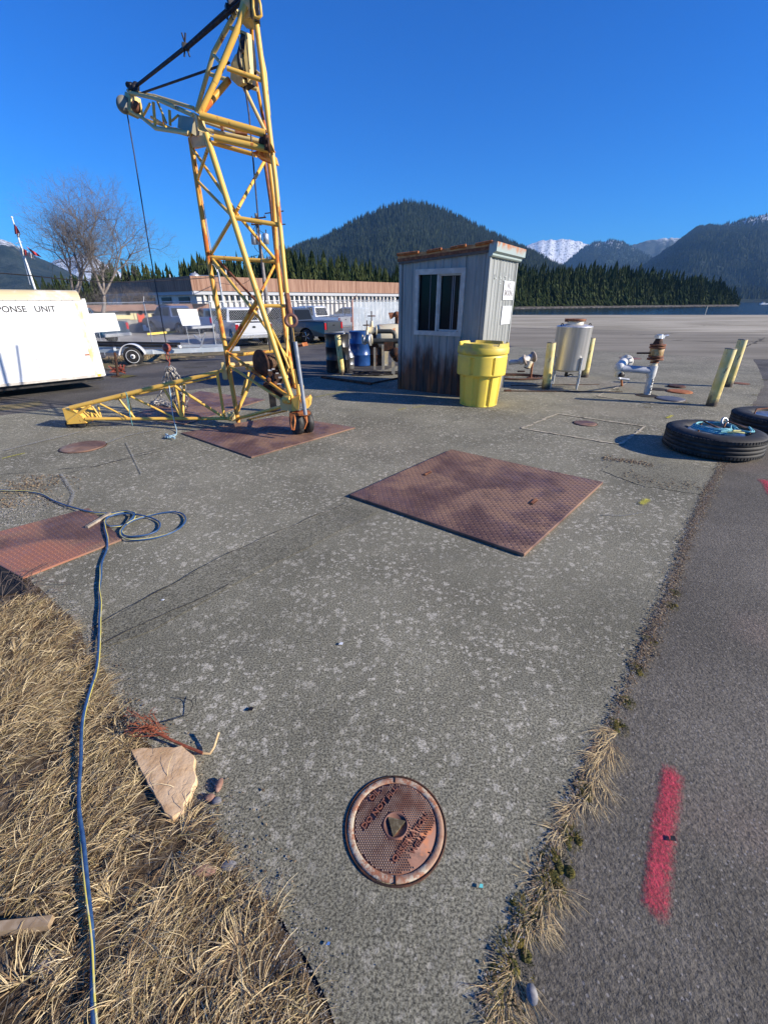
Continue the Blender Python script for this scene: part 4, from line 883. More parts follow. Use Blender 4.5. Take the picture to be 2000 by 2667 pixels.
for k in range(5):
    P = [gnd(rn.uniform(398,425), rn.uniform(1040,1052), .03)]
    for j in range(5): P.append(gnd(405+j*18+rn.uniform(-8,8), 1046+j*3+rn.uniform(-8,8), .03+.02*rn.random()))
    chain_path(mb, P)
tag(mb.build('chain_sling', M_CHAIN), 'grey chain sling bunched on the crane hook with its tails piled on a plate', 'chain')
mb = MB(); mb.path(catmull([pt(441,1005,6.0), pt(446,1036,5.9), pt(450,1075,5.85), pt(456,1103,5.85), gnd(461,1124,.02), gnd(456,1135,.02), gnd(444,1139,.02)], 5), .006, 6)
for k in range(14): a = gnd(437+rn.random()*16, 1133+rn.random()*9, .015+rn.random()*.02); mb.path([a, a+Vector((rn.uniform(-.05,.05), rn.uniform(-.04,.04), .01)), a+Vector((rn.uniform(-.06,.06), rn.uniform(-.04,.04), 0))], .007, 5)
tag(mb.build('tag_rope', simple('rope_paleblue', (.32,.48,.58), .8)), 'thin pale blue rope hanging off the crane leg to a knot on the ground', 'rope')
mb = MB(); mb.path([pt(328,1020,5.95), pt(332,1040,5.93), pt(338,1075,5.93), pt(346,1108,5.93)], .004, 5); mb.path([pt(331,1024,5.93), pt(337,1052,5.95), pt(341,1090,5.95)], .004, 5); tag(mb.build('tie_string', simple('string_teal', (.10,.30,.32), .8)), 'teal string tied round the crane leg left of the chain', 'string')
# ================================================================== SHED
def plane_hit(px, py, P0, nrm):
    d = ray(px, py); o = Vector((0,0,EYE)); return o + d*((P0-o).dot(nrm)/d.dot(nrm))
def shed():
    L, C, Rr = gnd(1040,1014), gnd(1240,1038), gnd(1317,1011); u = (C-L).normalized(); v = (Rr-C).normalized()
    v = (v - u*v.dot(u)).normalized(); wu, wv = (C-L).length, (Rr-C).length; n1 = Vector((u.y, -u.x, 0)); n1 = n1 if n1.y < 0 else -n1; n2 = Vector((v.y, -v.x, 0)); n2 = n2 if n2.x > 0 else -n2
    Bk = L + v*wv; root = thing('metal_shed', 'narrow blue-grey ribbed metal shed with a sliding window and rust streaks', 'shed', tuple(L))
    def wallmat(name, rust):
        n = NT(name, .5, .15); kk = 1.05 if rust else 1.05; c = n.mix(n.ramp(n.noise(3, 4, sc=(2.5,2.5,.3)), .3, .7), tuple(x*kk for x in (.235,.245,.232)), tuple(x*kk for x in (.335,.345,.33))); c = n.mix(n.ramp(n.noise(16, 4, .7, sc=(1,1,.12)), .55, .75, 0, .5), c, (.36,.38,.37))
        z = n.xyz(2); s = n.noise(2.2, 4, .62, sc=(1.2,1.2,.4))
        f = n.math('ADD', n.math('MULTIPLY', s, 1.5), n.math('MULTIPLY', z, -.62 if rust else -.9)); f = n.ramp(f, .16 if rust else .55, .60 if rust else 1.0, 0, .92 if rust else .5)
        r = n.mix(n.ramp(n.noise(5, 3, sc=(2,2,.3)), .4, .65), (.055,.030,.020), (.26,.085,.022)); c = n.mix(f, c, r)
        n.col(c); n.rgh(n.ramp(f, 0, 1, .5, .85)); return n.m
    MW1, MW2 = wallmat('shed_wall_rusty', True), wallmat('shed_wall', False)
    zt = {'L': 2.235, 'C': 2.34, 'R': 2.36, 'B': 2.26}
    TL, TR, BL, BR = (plane_hit(x, y, L, n1) for x, y in ((1086,710),(1210,699),(1083,868),(1201,870)))
    wx0, wx1 = (TL-L).dot(u), (TR-L).dot(u); wz0, wz1 = (BL.z+BR.z)/2, (TL.z+TR.z)/2
    wx0 = max(.2, min((TL-L).dot(u), (BL-L).dot(u))); wx1 = max((TR-L).dot(u), (BR-L).dot(u))
    print('shed', wu, wv, 'window', wx0, wx1, wz0, wz1)
    t = .03
    def wall_panel(mb, O, d, n, a0, a1, z0, z1a, z1b):
        """ribbed sheet: trapezoid ribs every 15 cm"""
        xs = []; x = a0; pitch = .150
        prof = [(0, 0), (.050, 0), (.062, .013), (.088, .013), (.100, 0)]
        k0 = int(a0/pitch)
        for k in range(k0, int(a1/pitch)+2):
            for q, h in prof:
                p = k*pitch+q
                if a0 < p < a1: xs.append((p, h))
        xs = [(a0, 0)] + xs + [(a1, 0)]; vs = []
        for p, h in xs:
            zt_ = z1a + (z1b-z1a)*p/(wu if d is u else wv); vs += [O+d*p+n*h+Vector((0,0,z0)), O+d*p+n*h+Vector((0,0,zt_))]
        mb.add(vs, [(2*i, 2*i+2, 2*i+3, 2*i+1) for i in range(len(xs)-1)])
    mb = MB(); zL, zC = zt['L'], zt['C']; f_ = lambda p: zL+(zC-zL)*p/wu
    wall_panel(mb, L, u, n1, 0, wx0, 0, zL, zC); wall_panel(mb, L, u, n1, wx1, wu, 0, zL, zC); wall_panel(mb, L, u, n1, wx0, wx1, 0, wz0, wz0); wall_panel(mb, L, u, n1, wx0, wx1, wz1, zL, zC)
    mb.build('wall', MW1, root)
    mb = MB(); wall_panel(mb, C, v, n2, 0, wv, 0, zt['C'], zt['R']); mb.build('wall', MW2, root)
    mb = MB(); wall_panel(mb, Bk, u, -n1, 0, wu, 0, zt['B'], zt['R']); wall_panel(mb, L, v, -n2, 0, wv, 0, zt['L'], zt['B']); mb.build('wall', MW2, root)
    # corner and base trims
    for P, s in ((C, zt['C']-.01), (L, zt['L']-.01), (C+v*wv, zt['R']-.01)): mb = MB(); mb.box((P.x, P.y, s/2), (.055, .055, s), math.atan2(u.y, u.x)); mb.build('corner_trim', MW2 if P is not L else MW1, root)
    # roof
    mb = MB(); e = .05; P = [L-u*e+n1*e, C+u*e+n1*e, C+u*e+v*(wv+e), L-u*e+v*(wv+e)]; zz = [zt['L'], zt['C'], zt['R']+.01, zt['B']+.01]
    lo = [Vector((p.x, p.y, z)) for p, z in zip(P, zz)]; hi = [q+Vector((0,0,.045)) for q in lo]; mb.add(lo+hi, [(3,2,1,0),(4,5,6,7),(0,1,5,4),(1,2,6,5),(2,3,7,6),(3,0,4,7)]); mb.build('roof', M_RUST, root)
    Wd = (wu+2*e); st = 4
    for k in range(st):
        a = k*Wd/st; b = (k+1)*Wd/st; mb = MB(); q0 = P[0]+u*a; q1 = P[0]+u*(b-.004); za = zz[0]+(zz[1]-zz[0])*a/Wd+.047; zb = zz[0]+(zz[1]-zz[0])*b/Wd+.047
        lift = .012; d1 = v*(wv+.05)
        vs = [q0+Vector((0,0,za)), q1+Vector((0,0,zb)), q1+d1+Vector((0,0,zb+.03)), q0+d1+Vector((0,0,za+.03))]; vt = [w_+Vector((0,0,.045+(.012 if i in (0,3) else -.01))) for i, w_ in enumerate(vs)]
        mb.add(vs+vt, [(3,2,1,0),(4,5,6,7),(0,1,5,4),(1,2,6,5),(2,3,7,6),(3,0,4,7)]); mb.build('roof_board', M_WOODO, root)
        mb = MB(); c0 = q0+u*.16+n1*.012+Vector((0,0,za+.052)); c1 = q1+n1*.012+Vector((0,0,zb+.044)); mb.tube(c0 if k else q0+n1*.01+Vector((0,0,za+.062)), c1+Vector((0,0,.01)), .024, None, 6); mb.build('roof_flashing', M_RUSTO, root)
    mb = MB(); F0 = C+n2*.06-v*.07; s = wv+.12; prof = [(0,2.245),(0.02,2.26),(.02,2.29),(.075,2.31),(.08,2.44),(.0,2.452)]
    a = [F0+n2*x+Vector((0,0,z)) for x, z in prof]; mb.prism([F0-n2*.05+Vector((0,0,2.246))]+a+[F0-n2*.05+Vector((0,0,2.451))], v*s)
    n = NT('fascia_paint', .5, .1); z = n.xyz(2); c = n.mix(n.ramp(n.math('ADD', z, n.math('MULTIPLY', n.noise(9, 4), .25)), 2.235+.02-0, 2.42), (.33,.40,.38), (.33,.40,.38)); ff = n.ramp(n.math('ADD', z, n.math('MULTIPLY', n.noise(7, 4, .6), .35)), 2.52, 2.64); n.col(n.mix(ff, c, (.42,.15,.04))); mb.build('fascia', n.m, root)
    mb = MB(); mb.prism([L-u*.02+n1*.014+Vector((0,0,zL-.04)), C+n1*.014+Vector((0,0,zC-.04)), C+n1*.014+Vector((0,0,zC-.002)), L-u*.02+n1*.014+Vector((0,0,zL-.002))], n1*.03)
    for k in range(12): q = L.lerp(C, (k+.5)/12)+n1*.046+Vector((0,0,f_(wu*(k+.5)/12)-.022)); mb.lathe([(.008,0),(.008,.006)], q, n1, 6)
    mb.build('eave_trim', simple('eave_dark', (.10,.09,.085), .7, 0, (.17,.12,.09), 12), root)
    # window
    def WP(a, z, o): return L+u*a+n1*o+Vector((0,0,z))
    def bar(mb, a0, a1, z0, z1, o0, o1): mb.prism([WP(a0,z0,o0), WP(a1,z0,o0), WP(a1,z1,o0), WP(a0,z1,o0)], n1*(o1-o0))
    fw = .055; mb = MB(); bar(mb, wx0-.01, wx1+.01, wz0-.03, wz0+fw-.01, -.01, .045); bar(mb, wx0-.01, wx1+.01, wz1-fw, wz1+.03, -.01, .045); bar(mb, wx0-.012, wx0+fw, wz0+fw-.01, wz1-fw, -.01, .043); bar(mb, wx1-fw, wx1+.012, wz0+fw-.01, wz1-fw, -.01, .043)
    w = mb.build('window', M_ALU, root); mb = MB(); m_ = wx0+(wx1-wx0)*.47
    bar(mb, m_-.018, m_+.018, wz0+fw-.01, wz1-fw, -.012, .030); bar(mb, m_+.02, m_+.045, wz0+fw, wz1-fw, -.02, .016); bar(mb, wx1-fw-.03, wx1-fw-.002, wz0+fw, wz1-fw, -.02, .016); bar(mb, m_+.045, wx1-fw-.03, wz1-fw-.025, wz1-fw-.001, -.02, .014); bar(mb, m_+.045, wx1-fw-.03, wz0+fw-.009, wz0+fw+.02, -.02, .014)
    mb.build('window_sash', M_ALU, w); mb = MB(); bar(mb, wx0+fw-.01, wx1-fw+.01, wz0+fw-.012, wz1-fw+.002, -.04, -.028); mb.build('window_pane', M_GLASS, w)
    mb = MB(); bar(mb, m_+.05+.20, m_+.05+.215, wz0+fw, wz1-fw-.03, -.026, -.022); bar(mb, m_+.05+.235, m_+.05+.25, wz0+fw, wz1-fw-.03, -.026, -.022); bar(mb, wx0+fw+.21, wx0+fw+.218, wz0+fw, wz1-fw, -.026, -.022)
    mb.build('blind_cord', simple('blind_grey', (.22,.22,.24), .7), w)
    # notices on the right wall
    def RP(px, py): return plane_hit(px, py, C, n2)
    for (q, z0, z1, lines, lab) in ((((1311,731),(1340,734),(1337,781),(1308,781)), 0, 0, [('NO', .060, .30), ('SMOKING', .060, .68)], 'white NO SMOKING notice'), (((1306,797),(1334,798),(1331,842),(1302,843)), 0, 0, [], 'white weathered notice with faded unreadable print')):
        p = [RP(*k) for k in q]; a0 = min((k-C).dot(v) for k in p); a1 = min(wv-.02, max((k-C).dot(v) for k in p)); z1 = max(k.z for k in p); z0 = min(k.z for k in p); o = .016
        mb = MB(); mb.prism([C+v*a0+n2*o+Vector((0,0,z0)), C+v*a1+n2*o+Vector((0,0,z0)), C+v*a1+n2*o+Vector((0,0,z1)), C+v*a0+n2*o+Vector((0,0,z1))], n2*.004); s = mb.build('notice', M_WHITE, root); s['label'] = lab
        Mx = Matrix((( v.x, 0, n2.x, 0), (v.y, 0, n2.y, 0), (0, 1, 0, 0), (0, 0, 0, 1)))
        mb = MB(); H = z1-z0; cx = (a0+a1)/2
        for tx, sz, fr in lines:
            O = C+v*cx+n2*(o+.006)+Vector((0,0,z1-H*fr-.03)); tt = text_mb(tx, .1, Matrix.Identity(4), 0, 'CENTER', .002); xa, xb = min(q.x for q in tt.v), max(q.x for q in tt.v); M = Matrix.Translation(O) @ Mx @ Matrix.Diagonal(((a1-a0)*(.34 if tx == 'NO' else .84)/(xb-xa), 1.35, 1, 1)); mb.add([M @ q for q in tt.v], tt.f)
        if not lines:
            rn = random.Random(5)
            for a_, b_, c_, d_ in ((-.02,.10,.03,.01),(-.06,.0,.05,.008),(.03,.0,.04,.008),(0,.06,.02,.02),(.03,.045,.02,.015)): O = C+v*(cx+a_)+n2*(o+.005)+Vector((0,0,(z0+z1)/2+b_)); mb.prism([O, O+v*c_, O+v*c_+Vector((0,0,d_)), O+Vector((0,0,d_))], n2*.001)
        mb.build('lettering', simple('notice_ink', (.16,.15,.15), .8, 0, (.42,.40,.40), 60), s)
    # faint bleached lettering high on the right wall
    mb = MB(); rn = random.Random(12)
    for i in range(4):
        for k in range(5):
            O = C+v*(.28+i*.24+rn.uniform(-.03,.03))+n2*.0145+Vector((0,0,1.93+rn.uniform(-.07,.07))); w_, h_ = rn.choice(((.07,.014),(.016,.06))); mb.prism([O, O+v*w_, O+v*w_+Vector((0,0,h_)), O+Vector((0,0,h_))], n2*.001)
    mb.build('bleached_marks', simple('bleach', (.46,.50,.49), .6, 0, (.33,.37,.36), 30, .4, .6), root)
    return L, C, Rr, u, v
shed()

# ================================================================== YELLOW OVERPACK DRUM
def drum_yellow():
    c = gnd(1257,1063); c = Vector((c.x-.02, c.y+.315, 0)); root = thing('overpack_drum', 'big yellow plastic spill drum with a screw lid in front of the shed corner', 'plastic drum', tuple(c))
    def ribbed(mb, r0, r1, z0, z1, dep, n=96, k=12, w=.25, ph=0):
        vs = []
        zs = [z0, z0+.02, (z0+z1)/2, z1-.03, z1]
        for j, z in enumerate(zs):
            t = (z-z0)/(z1-z0); R_ = r0+(r1-r0)*t
            for i in range(n):
                a = 2*math.pi*i/n; q = ((i/n*k+ph) % 1); inn = 1 if q < w else 0
                d = dep*inn*(1 if 0 < j < len(zs)-1 else (.3 if j == 0 else 0)); vs.append((math.cos(a)*(R_-d), math.sin(a)*(R_-d), z))
        m = len(zs); mb.add(vs, [(j*n+i, j*n+(i+1) % n, (j+1)*n+(i+1) % n, (j+1)*n+i) for j in range(m-1) for i in range(n)], False)
    mb = MB(); ribbed(mb, .312, .345, .012, .50, .028, k=9, w=.30); mb.lathe([(.29,.0),(.312,.012)], (0,0,0), n=48, cap=False); mb.lathe([(.01,0),(.29,0)], (0,0,0), n=48, cap=False)
    mb.lathe([(.34,.498),(.395,.51),(.398,.53)], (0,0,0), n=96, cap=False); ribbed(mb, .398, .402, .53, .80, .030, k=7, w=.12, ph=.52)
    mb.lathe([(.402,.80),(.392,.825),(.385,.835),(.01,.836)], (0,0,0), n=96, cap=False)
    mb.build('drum_body', M_PLASY, root, True)
    mb = MB(); mb.lathe([(.386,.832),(.412,.840),(.415,.855),(.413,.93),(.405,.94)], (0,0,0), n=64, cap=False)
    n = 96; vs = []
    for (r, z) in ((.405,.94),(.400,1.0),(.385,1.005),(.378,.955)):
        for i in range(n):
            a = 2*math.pi*i/n; notch = (i % 24) in (3,4,5,6); zz = z-.038 if (notch and z > .99) else z; vs.append((math.cos(a)*r, math.sin(a)*r, zz))
    mb.add(vs, [(j*n+i, j*n+(i+1) % n, (j+1)*n+(i+1) % n, (j+1)*n+i) for j in range(3) for i in range(n)]); mb.lathe([(.378,.955),(.2,.96),(.01,.962)], (0,0,0), n=48, cap=False)
    mb.build('lid', M_PLASD, root, True)
drum_yellow()

# ================================================================== BOLLARDS
def _bol():
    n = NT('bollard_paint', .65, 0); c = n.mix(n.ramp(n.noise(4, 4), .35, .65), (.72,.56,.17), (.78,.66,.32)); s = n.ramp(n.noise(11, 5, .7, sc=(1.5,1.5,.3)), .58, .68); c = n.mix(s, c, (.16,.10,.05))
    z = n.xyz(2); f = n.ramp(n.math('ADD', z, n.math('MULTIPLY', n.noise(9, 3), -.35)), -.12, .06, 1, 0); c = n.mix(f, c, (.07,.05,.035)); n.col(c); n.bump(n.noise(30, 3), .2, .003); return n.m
M_BOL = _bol()
def bollard(px0, py0, pxt, pyt, r, label, first=None, cap=True):
    b = gnd(px0, py0-4); t = pt(pxt, pyt, b.y); h = (t-b).length; lean = t-b
    if first is None:
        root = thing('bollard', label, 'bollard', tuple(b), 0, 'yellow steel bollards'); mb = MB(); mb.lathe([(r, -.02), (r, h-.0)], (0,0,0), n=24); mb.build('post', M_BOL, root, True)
        mb = MB(); mb.lathe([(r+.002, h-.006), (r+.001, h+.002), (r*.75, h+.008), (.002, h+.012)], (0,0,0), n=24); mb.build('concrete_fill', simple('bollard_cap', (.17,.15,.12), .9, 0, (.28,.25,.2), 20), root, True)
    else: root = dup(first, tuple(b), None, label)
    q = Vector((0,0,1)).rotation_difference(lean.normalized()); root.rotation_euler = q.to_euler()
    if first is not None: root.scale = (r/.082, r/.082, h/first['h'])
    else: root['h'] = h
    return root
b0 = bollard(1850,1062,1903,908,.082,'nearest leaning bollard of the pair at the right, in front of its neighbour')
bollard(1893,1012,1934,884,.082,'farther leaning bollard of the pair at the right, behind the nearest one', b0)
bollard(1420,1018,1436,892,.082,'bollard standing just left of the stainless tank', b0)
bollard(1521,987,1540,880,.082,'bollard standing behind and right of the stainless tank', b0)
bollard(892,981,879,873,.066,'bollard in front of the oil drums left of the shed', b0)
for o in SC.objects:
    if 'h' in o.keys(): del o['h']

# ================================================================== STAINLESS TANK
def tank():
    c = gnd(1468,1008); root = thing('steel_tank', 'upright stainless cylinder tank on thin legs with a rusty clamp on top', 'tank', tuple(c))
    n = NT('stainless', .40, .5); n.col(n.mix(n.ramp(n.noise(4, 3, sc=(3,3,.2)), .35, .65), (.52,.52,.51), (.72,.71,.68))); n.bump(n.noise(6, 3, sc=(1,1,.3)), .08, .01); MS = n.m
    mb = MB(); z0, z1, r = .36, 1.16, .33; mb.lathe([(.02,z0-.06),(r*.6,z0-.04),(r-.01,z0),(r,z0+.015),(r,z1-.015),(r+.006,z1-.01),(r+.006,z1),(r-.005,z1+.008),(r*.5,z1+.04),(.02,z1+.05)], (0,0,0), n=48); mb.build('vessel', MS, root, True)
    for a in (200, 290, 20, 110): mb = MB(); x, y = math.cos(R(a))*(r+.02), math.sin(R(a))*(r+.02); mb.tube((x,y,0), (x,y,z0+.25), .022, None, 10); mb.build('leg', M_GALV, root, True)
    mb = MB(); mb.lathe([(.15,z1+.03),(.15,z1+.11),(.02,z1+.12)], (0,0,0), n=28); mb.build('neck', M_CREAM, root, True)
    mb = MB(); mb.torus((0,0,z1+.115), (0,0,1), .165, .022, 28, 8)
    mb.box((.15,0,z1+.11), (.08,.05,.05)); mb.box((-.17,.02,z1+.11), (.06,.05,.06)); mb.build('clamp_ring', M_RUST, root, True)
    mb = MB()
    for s in (-1,1): mb.torus((s*.27,-.05,z1+.03), (0,1,0), .022, .008, 12, 6)
    mb.path([(-.05,-.1,z0-.05),(-.08,-.12,z0-.10),(-.02,-.1,z0-.12),(.05,-.1,z0-.09),(.1,-.1,z0-.11)], .012, 6); mb.tube((0,0,z0-.15),(0,0,z0-.04),.03); mb.build('fittings', M_BLACK, root, True)
tank()

# ================================================================== STANDPIPE AND VALVES
def standpipe():
    b = gnd(1683,1029); Y = b.y; root = thing('standpipe', 'white standpipe with a side branch and a rusty flanged valve on top', 'standpipe', tuple(b))
    M1 = simple('pipe_white', (.50,.51,.50), .5, 0, (.64,.64,.62), 8, .4, .6); M2 = simple('pipe_bluegrey', (.34,.37,.43), .5, 0, (.46,.48,.52), 8)
    P = lambda x, y, dy=0: pt(x, y, Y+dy)
    mb = MB(); mb.tube(b, P(1694,980), .062, None, 20); mb.tube(P(1693.5,981), P(1694.5,975), .074, None, 20); mb.tube(P(1694,977), P(1701,952), .078, None, 20); mb.build('riser', M1, root)
    mb = MB(); mb.tube(P(1701,953), P(1704,936), .062, .058, 16); mb.build('upper_riser', M_CREAM, root)
    mb = MB(); ax = (P(1716,895)-P(1701,953)).normalized()
    for (x, y, r, h) in ((1705,935,.135,.028),(1707,928,.125,.028),(1711,905,.13,.03),(1712.5,898.5,.13,.03)): mb.lathe([(r*.8,-h/2),(r,-h/2),(r,h/2),(r*.8,h/2)], P(x, y), ax, 24)
    mb.tube(P(1703,945), P(1706,932), .075, .05); mb.build('flanges', M_RUST, root)
    mb = MB(); mb.lathe([(.08,-.09),(.115,-.05),(.115,.05),(.08,.085)], P(1709,916.5), ax, 24); mb.build('valve_body', simple('valve_ochre', (.36,.22,.08), .6, 0, (.50,.40,.22), 14), root)
    mb = MB(); mb.lathe([(.085,-.05),(.055,.04),(.05,.05)], P(1714,889), ax, 20); mb.build('neck', M_RUSTD, root)
    mb = MB(); c = P(1717,877); mb.box(c, (.14,.10,.05), .3); mb.tube(c+Vector((.03,0,.0)), c+Vector((.15,0,.02)), .022); mb.lathe([(.06,-.03),(.05,.04)], c, ax, 14); mb.build('cam_cap', M_GALV, root)
    mb = MB(); mb.box((P(1669,919)+P(1692,920.5))/2, ((P(1692,920)-P(1647,919)).length, .03, .028), 0); mb.build('lever', M_RUSTD, root)
    a, e = P(1690,965), P(1617,959,.05); mb = MB(); mb.tube(a, e, .063, None, 18); mb.build('branch', M2, root)
    mb = MB(); mb.ball(P(1612,956,.08), .088, 18, 12); mb.tube(P(1612,956,.08), P(1622,944,.45), .085, None, 18); mb.build('elbow', M1, root)
    mb = MB(); mb.lathe([(.05,-.02),(.125,-.02),(.125,.02),(.05,.02)], P(1630,942,.55), (.45,1,.0), 24); mb.lathe([(.02,-.03),(.095,-.03),(.095,-.025)], P(1630,942,.55), (.45,1,0), 24)
    for k in range(8): t = k*math.pi/4; u_ = Vector((1,-.45,0)).normalized(); mb.ball(P(1630,942,.52)+u_*math.cos(t)*.105+Vector((0,0,math.sin(t)*.105)), .014, 6, 4)
    mb.build('blind_flange', M1, root)
    mb = MB(); c = P(1612,975,.08); mb.lathe([(.075,-.05),(.085,.0),(.08,.06)], c, (.15,0,1), 18); mb.build('lower_neck', M_CREAM, root); mb = MB(); mb.lathe([(.0,0),(.06,.0),(.06,.005),(.0,.005)], c+Vector((0,-.08,-.01)), (0,-1,-.2), 18, cap=False); mb.build('drain_opening', M_BLACK, root)
    mb = MB(); mb.tube(P(1609,985), P(1637,989), .024); mb.ball(P(1612,986), .03, 8, 6); mb.build('drain_handle', M_GALV, root)
    mb = MB(); f = gnd(1619,1005); mb.tube(f, P(1617,985,.05), .022, None, 4); mb.build('prop', M_RUSTO, root)
    # worn stencilled marks down the riser
    mb = MB()
    for k, (x, y) in enumerate(((1696.5,989),(1694.5,997),(1691.5,1011),(1689.5,1019))):
        c = P(x, y)+Vector((-.005,-.062,0)); mb.path([c+Vector((math.cos(t)*.020*(1), -.002, math.sin(t)*.026)) for t in [R(q) for q in range(40, 321, 20)]], .0055, 4)
    mb.build('stencilled_marks', M_BLACK, root)
standpipe()
def angle_valve():
    b = gnd(1381,985); Y = b.y; root = thing('angle_valve', 'short white capped pipe with two flanges on a rusty prop right of the yellow drum', 'pipe valve', tuple(b)); P = lambda x, y, dy=0: pt(x, y, Y+dy); M1 = simple('pipe_white2', (.50,.50,.48), .5, 0, (.64,.63,.60), 8)
    mb = MB(); mb.tube(P(1325,944,.1), P(1352,942), .055, .05, 16); mb.ball(P(1358,940), .085, 16, 10); mb.tube(P(1358,940), P(1384,930,.15), .07, None, 16); mb.build('pipe', M1, root)
    mb = MB()
    for (x, y, dy, ax) in ((1368,937,0,(.8,-.5,.5)), (1389,929,.12,(1,.2,.3))): mb.lathe([(.04,-.016),(.118,-.016),(.118,.016),(.04,.016)], P(x, y, dy), ax, 22)
    mb.build('flanges', simple('flange_buff', (.30,.24,.20), .7, 0, (.46,.42,.36), 14), root)
    mb = MB(); mb.tube(P(1378,940), P(1372,957), .085, .075, 16); mb.build('neck', M_CREAM, root); mb = MB(); mb.lathe([(.0,0),(.07,0)], P(1371.5,958.5), (-.25,-.3,-1), 16, cap=False); mb.tube(P(1347,967), P(1366,967), .016); mb.build('drain_opening', M_RUSTD, root)
    mb = MB(); mb.tube(b, P(1386,945), .028, None, 4); mb.box((b.x,b.y,.012), (.14,.12,.02)); mb.build('prop', M_RUST, root)
angle_valve()
# rusty hose loops and steel angle on the ground by the shed
mb = MB(); rn = random.Random(9)
for k in range(4): c = gnd(1345, 982, .02); mb.path([c+Vector((math.cos(t)*(.42+.08*k), math.sin(t)*(.25+.06*k), .004*k)) for t in [i*math.pi/14 for i in range(28)]], .012, 5, True)
tag(mb.build('wire_coil', M_RUSTD), 'flat loops of rusty wire on the concrete behind the yellow drum', 'wire')
mb = MB(); a, b = gnd(1312,1018,.02), gnd(1330,1018,.02); mb.tube(a, b, .03, None, 6); mb.tube(gnd(1330,1018,.02), gnd(1620,1021,.012), .012, None, 4); mb.tube(gnd(1330,1004,.015), gnd(1560,1001,.012), .010, None, 4); tag(mb.build('steel_rod', M_RUSTD), 'long thin rusty rod lying behind the near bollard beside the tank', 'steel rod')
mb = MB(); mb.box(gnd(1665,925,.03), (.9,.05,.04), 0); 
# ================================================================== TRUCK TYRES
def tyre(px, py, label, rx=.50):
    c = gnd(px, py); root = thing('truck_tyre', label, 'tyre', (c.x, c.y, .01), 0, 'truck tyres lying flat as rope sinkers')
    rm, h = rx, .255; prof = [(.29,.02),(.36,.0),(.44,.004),(rm-.02,.02),(rm,.045),(rm+.004,.09)]
    mb = MB(); prof = [(.295,.03),(.34,.0),(.44,.0),(rm-.03,.012),(rm-.004,.035),(rm,.06),(rm,.075),(rm-.010,.078),(rm-.010,.086),(rm,.089),(rm,.122),(rm-.010,.125),(rm-.010,.133),(rm,.136),(rm,.168),(rm-.010,.171),(rm-.010,.179),(rm,.182),(rm,.20),(rm-.006,.222),(rm-.03,.243),(rm-.09,h+.004),(rm-.16,h),(.30,h-.02),(.285,h-.05),(.28,h-.09)]
    mb.lathe(prof, (0,0,0), n=72, cap=False); t_ = mb.build('tyre', M_RUB, root, True)
    mb = MB(); N = 84
    for i in range(N):
        a = 2*math.pi*i/N
        for z0, z1 in ((.03,.055),(.205,.228)):
            q = [Vector((math.cos(a+s*.022)*(rm+.004), math.sin(a+s*.022)*(rm+.004), z)) for s, z in ((-1,z0),(1,z0),(1,z1),(-1,z1))]; mb.prism(q, Vector((-math.cos(a), -math.sin(a), 0))*.014)
    mb.build('tread_blocks', M_RUB, t_, True)
    mb = MB(); mb.lathe([(.285,h-.04),(.27,h-.03),(.24,h-.05),(.02,h-.06)], (0,0,0), n=40, cap=False)
    mb.build('rim_plate', simple('rim_bluegrey', (.14,.17,.22), .3, .5, (.32,.36,.42), 4), root, True)
    return root, h
def loop_handle(root, pts, r=.010):
    mb = MB(); mb.path([Vector(p) for p in pts], r, 8); mb.build('lifting_loop', M_RUST, root, True)
r1, h = tyre(1846,1172,'truck tyre with turquoise rope on top, at the right edge of the concrete')
r1['label'] = 'truck tyre lying flat with turquoise rope on top, left one of two'
loop_handle(r1, [(-.22,-.02,.20),(-.20,0,.30),(-.16,.02,.33),(-.04,-.16,.27),(-.04,-.17,.22)]); loop_handle(r1, [(.06,-.02,.22),(.08,0,.31),(.13,.03,.33),(.25,-.16,.28),(.25,-.20,.22)]); mb = MB(); mb.torus((.16,.12,.30), (.3,-1,.4), .045, .013, 18, 7); mb.build('ring', M_GALV, r1, True)
c1 = Vector(r1.location); mb = MB(); rn = random.Random(1)
M_ROPE = simple('rope_turquoise', (.10,.36,.42), .75, 0, (.30,.58,.60), 60)
pts = []
for k in range(4):
    for i in range(16): t = 2*math.pi*i/16; rr = .24-.012*k; pts.append(c1+Vector((math.cos(t)*rr-.02, math.sin(t)*rr*(.85), h-.005+.012*k+.02*noise.noise(Vector((t,k,0))))))
mb.path(catmull(pts, 3), .0095, 7); mb.path(catmull([c1+Vector(q) for q in ((-.10,-.20,.27),(.02,-.17,.29),(.08,-.10,.31),(.10,-.22,.29),(.18,-.28,.29),(.27,-.12,.30),(.24,-.24,.28),(.14,-.22,.28),(.02,-.12,.28))], 5), .0095, 7)
tag(mb.build('rope', M_ROPE), 'turquoise rope coiled on the nearer truck tyre', 'rope')
mb = MB(); mb.path(catmull([c1+Vector(q) for q in ((-.05,-.24,.27),(.04,-.27,.28),(.14,-.26,.27),(.10,-.23,.285),(0,-.24,.29))], 5), .011, 6); tag(mb.build('rope', simple('rope_yellow', (.48,.46,.16), .75, 0, (.58,.55,.30), 60)), 'short yellow-green rope end on the front rim of the nearer truck tyre', 'rope')
r2, h = tyre(2012,1128,'truck tyre lying flat, cut by the right edge, behind the roped one', .52)
loop_handle(r2, [(-.30,.06,.24),(-.26,.10,.29),(.05,.16,.30),(.20,.1,.27)]); loop_handle(r2, [(-.05,-.2,.22),(-.02,-.16,.30),(.06,-.10,.32),(.15,-.2,.23)])
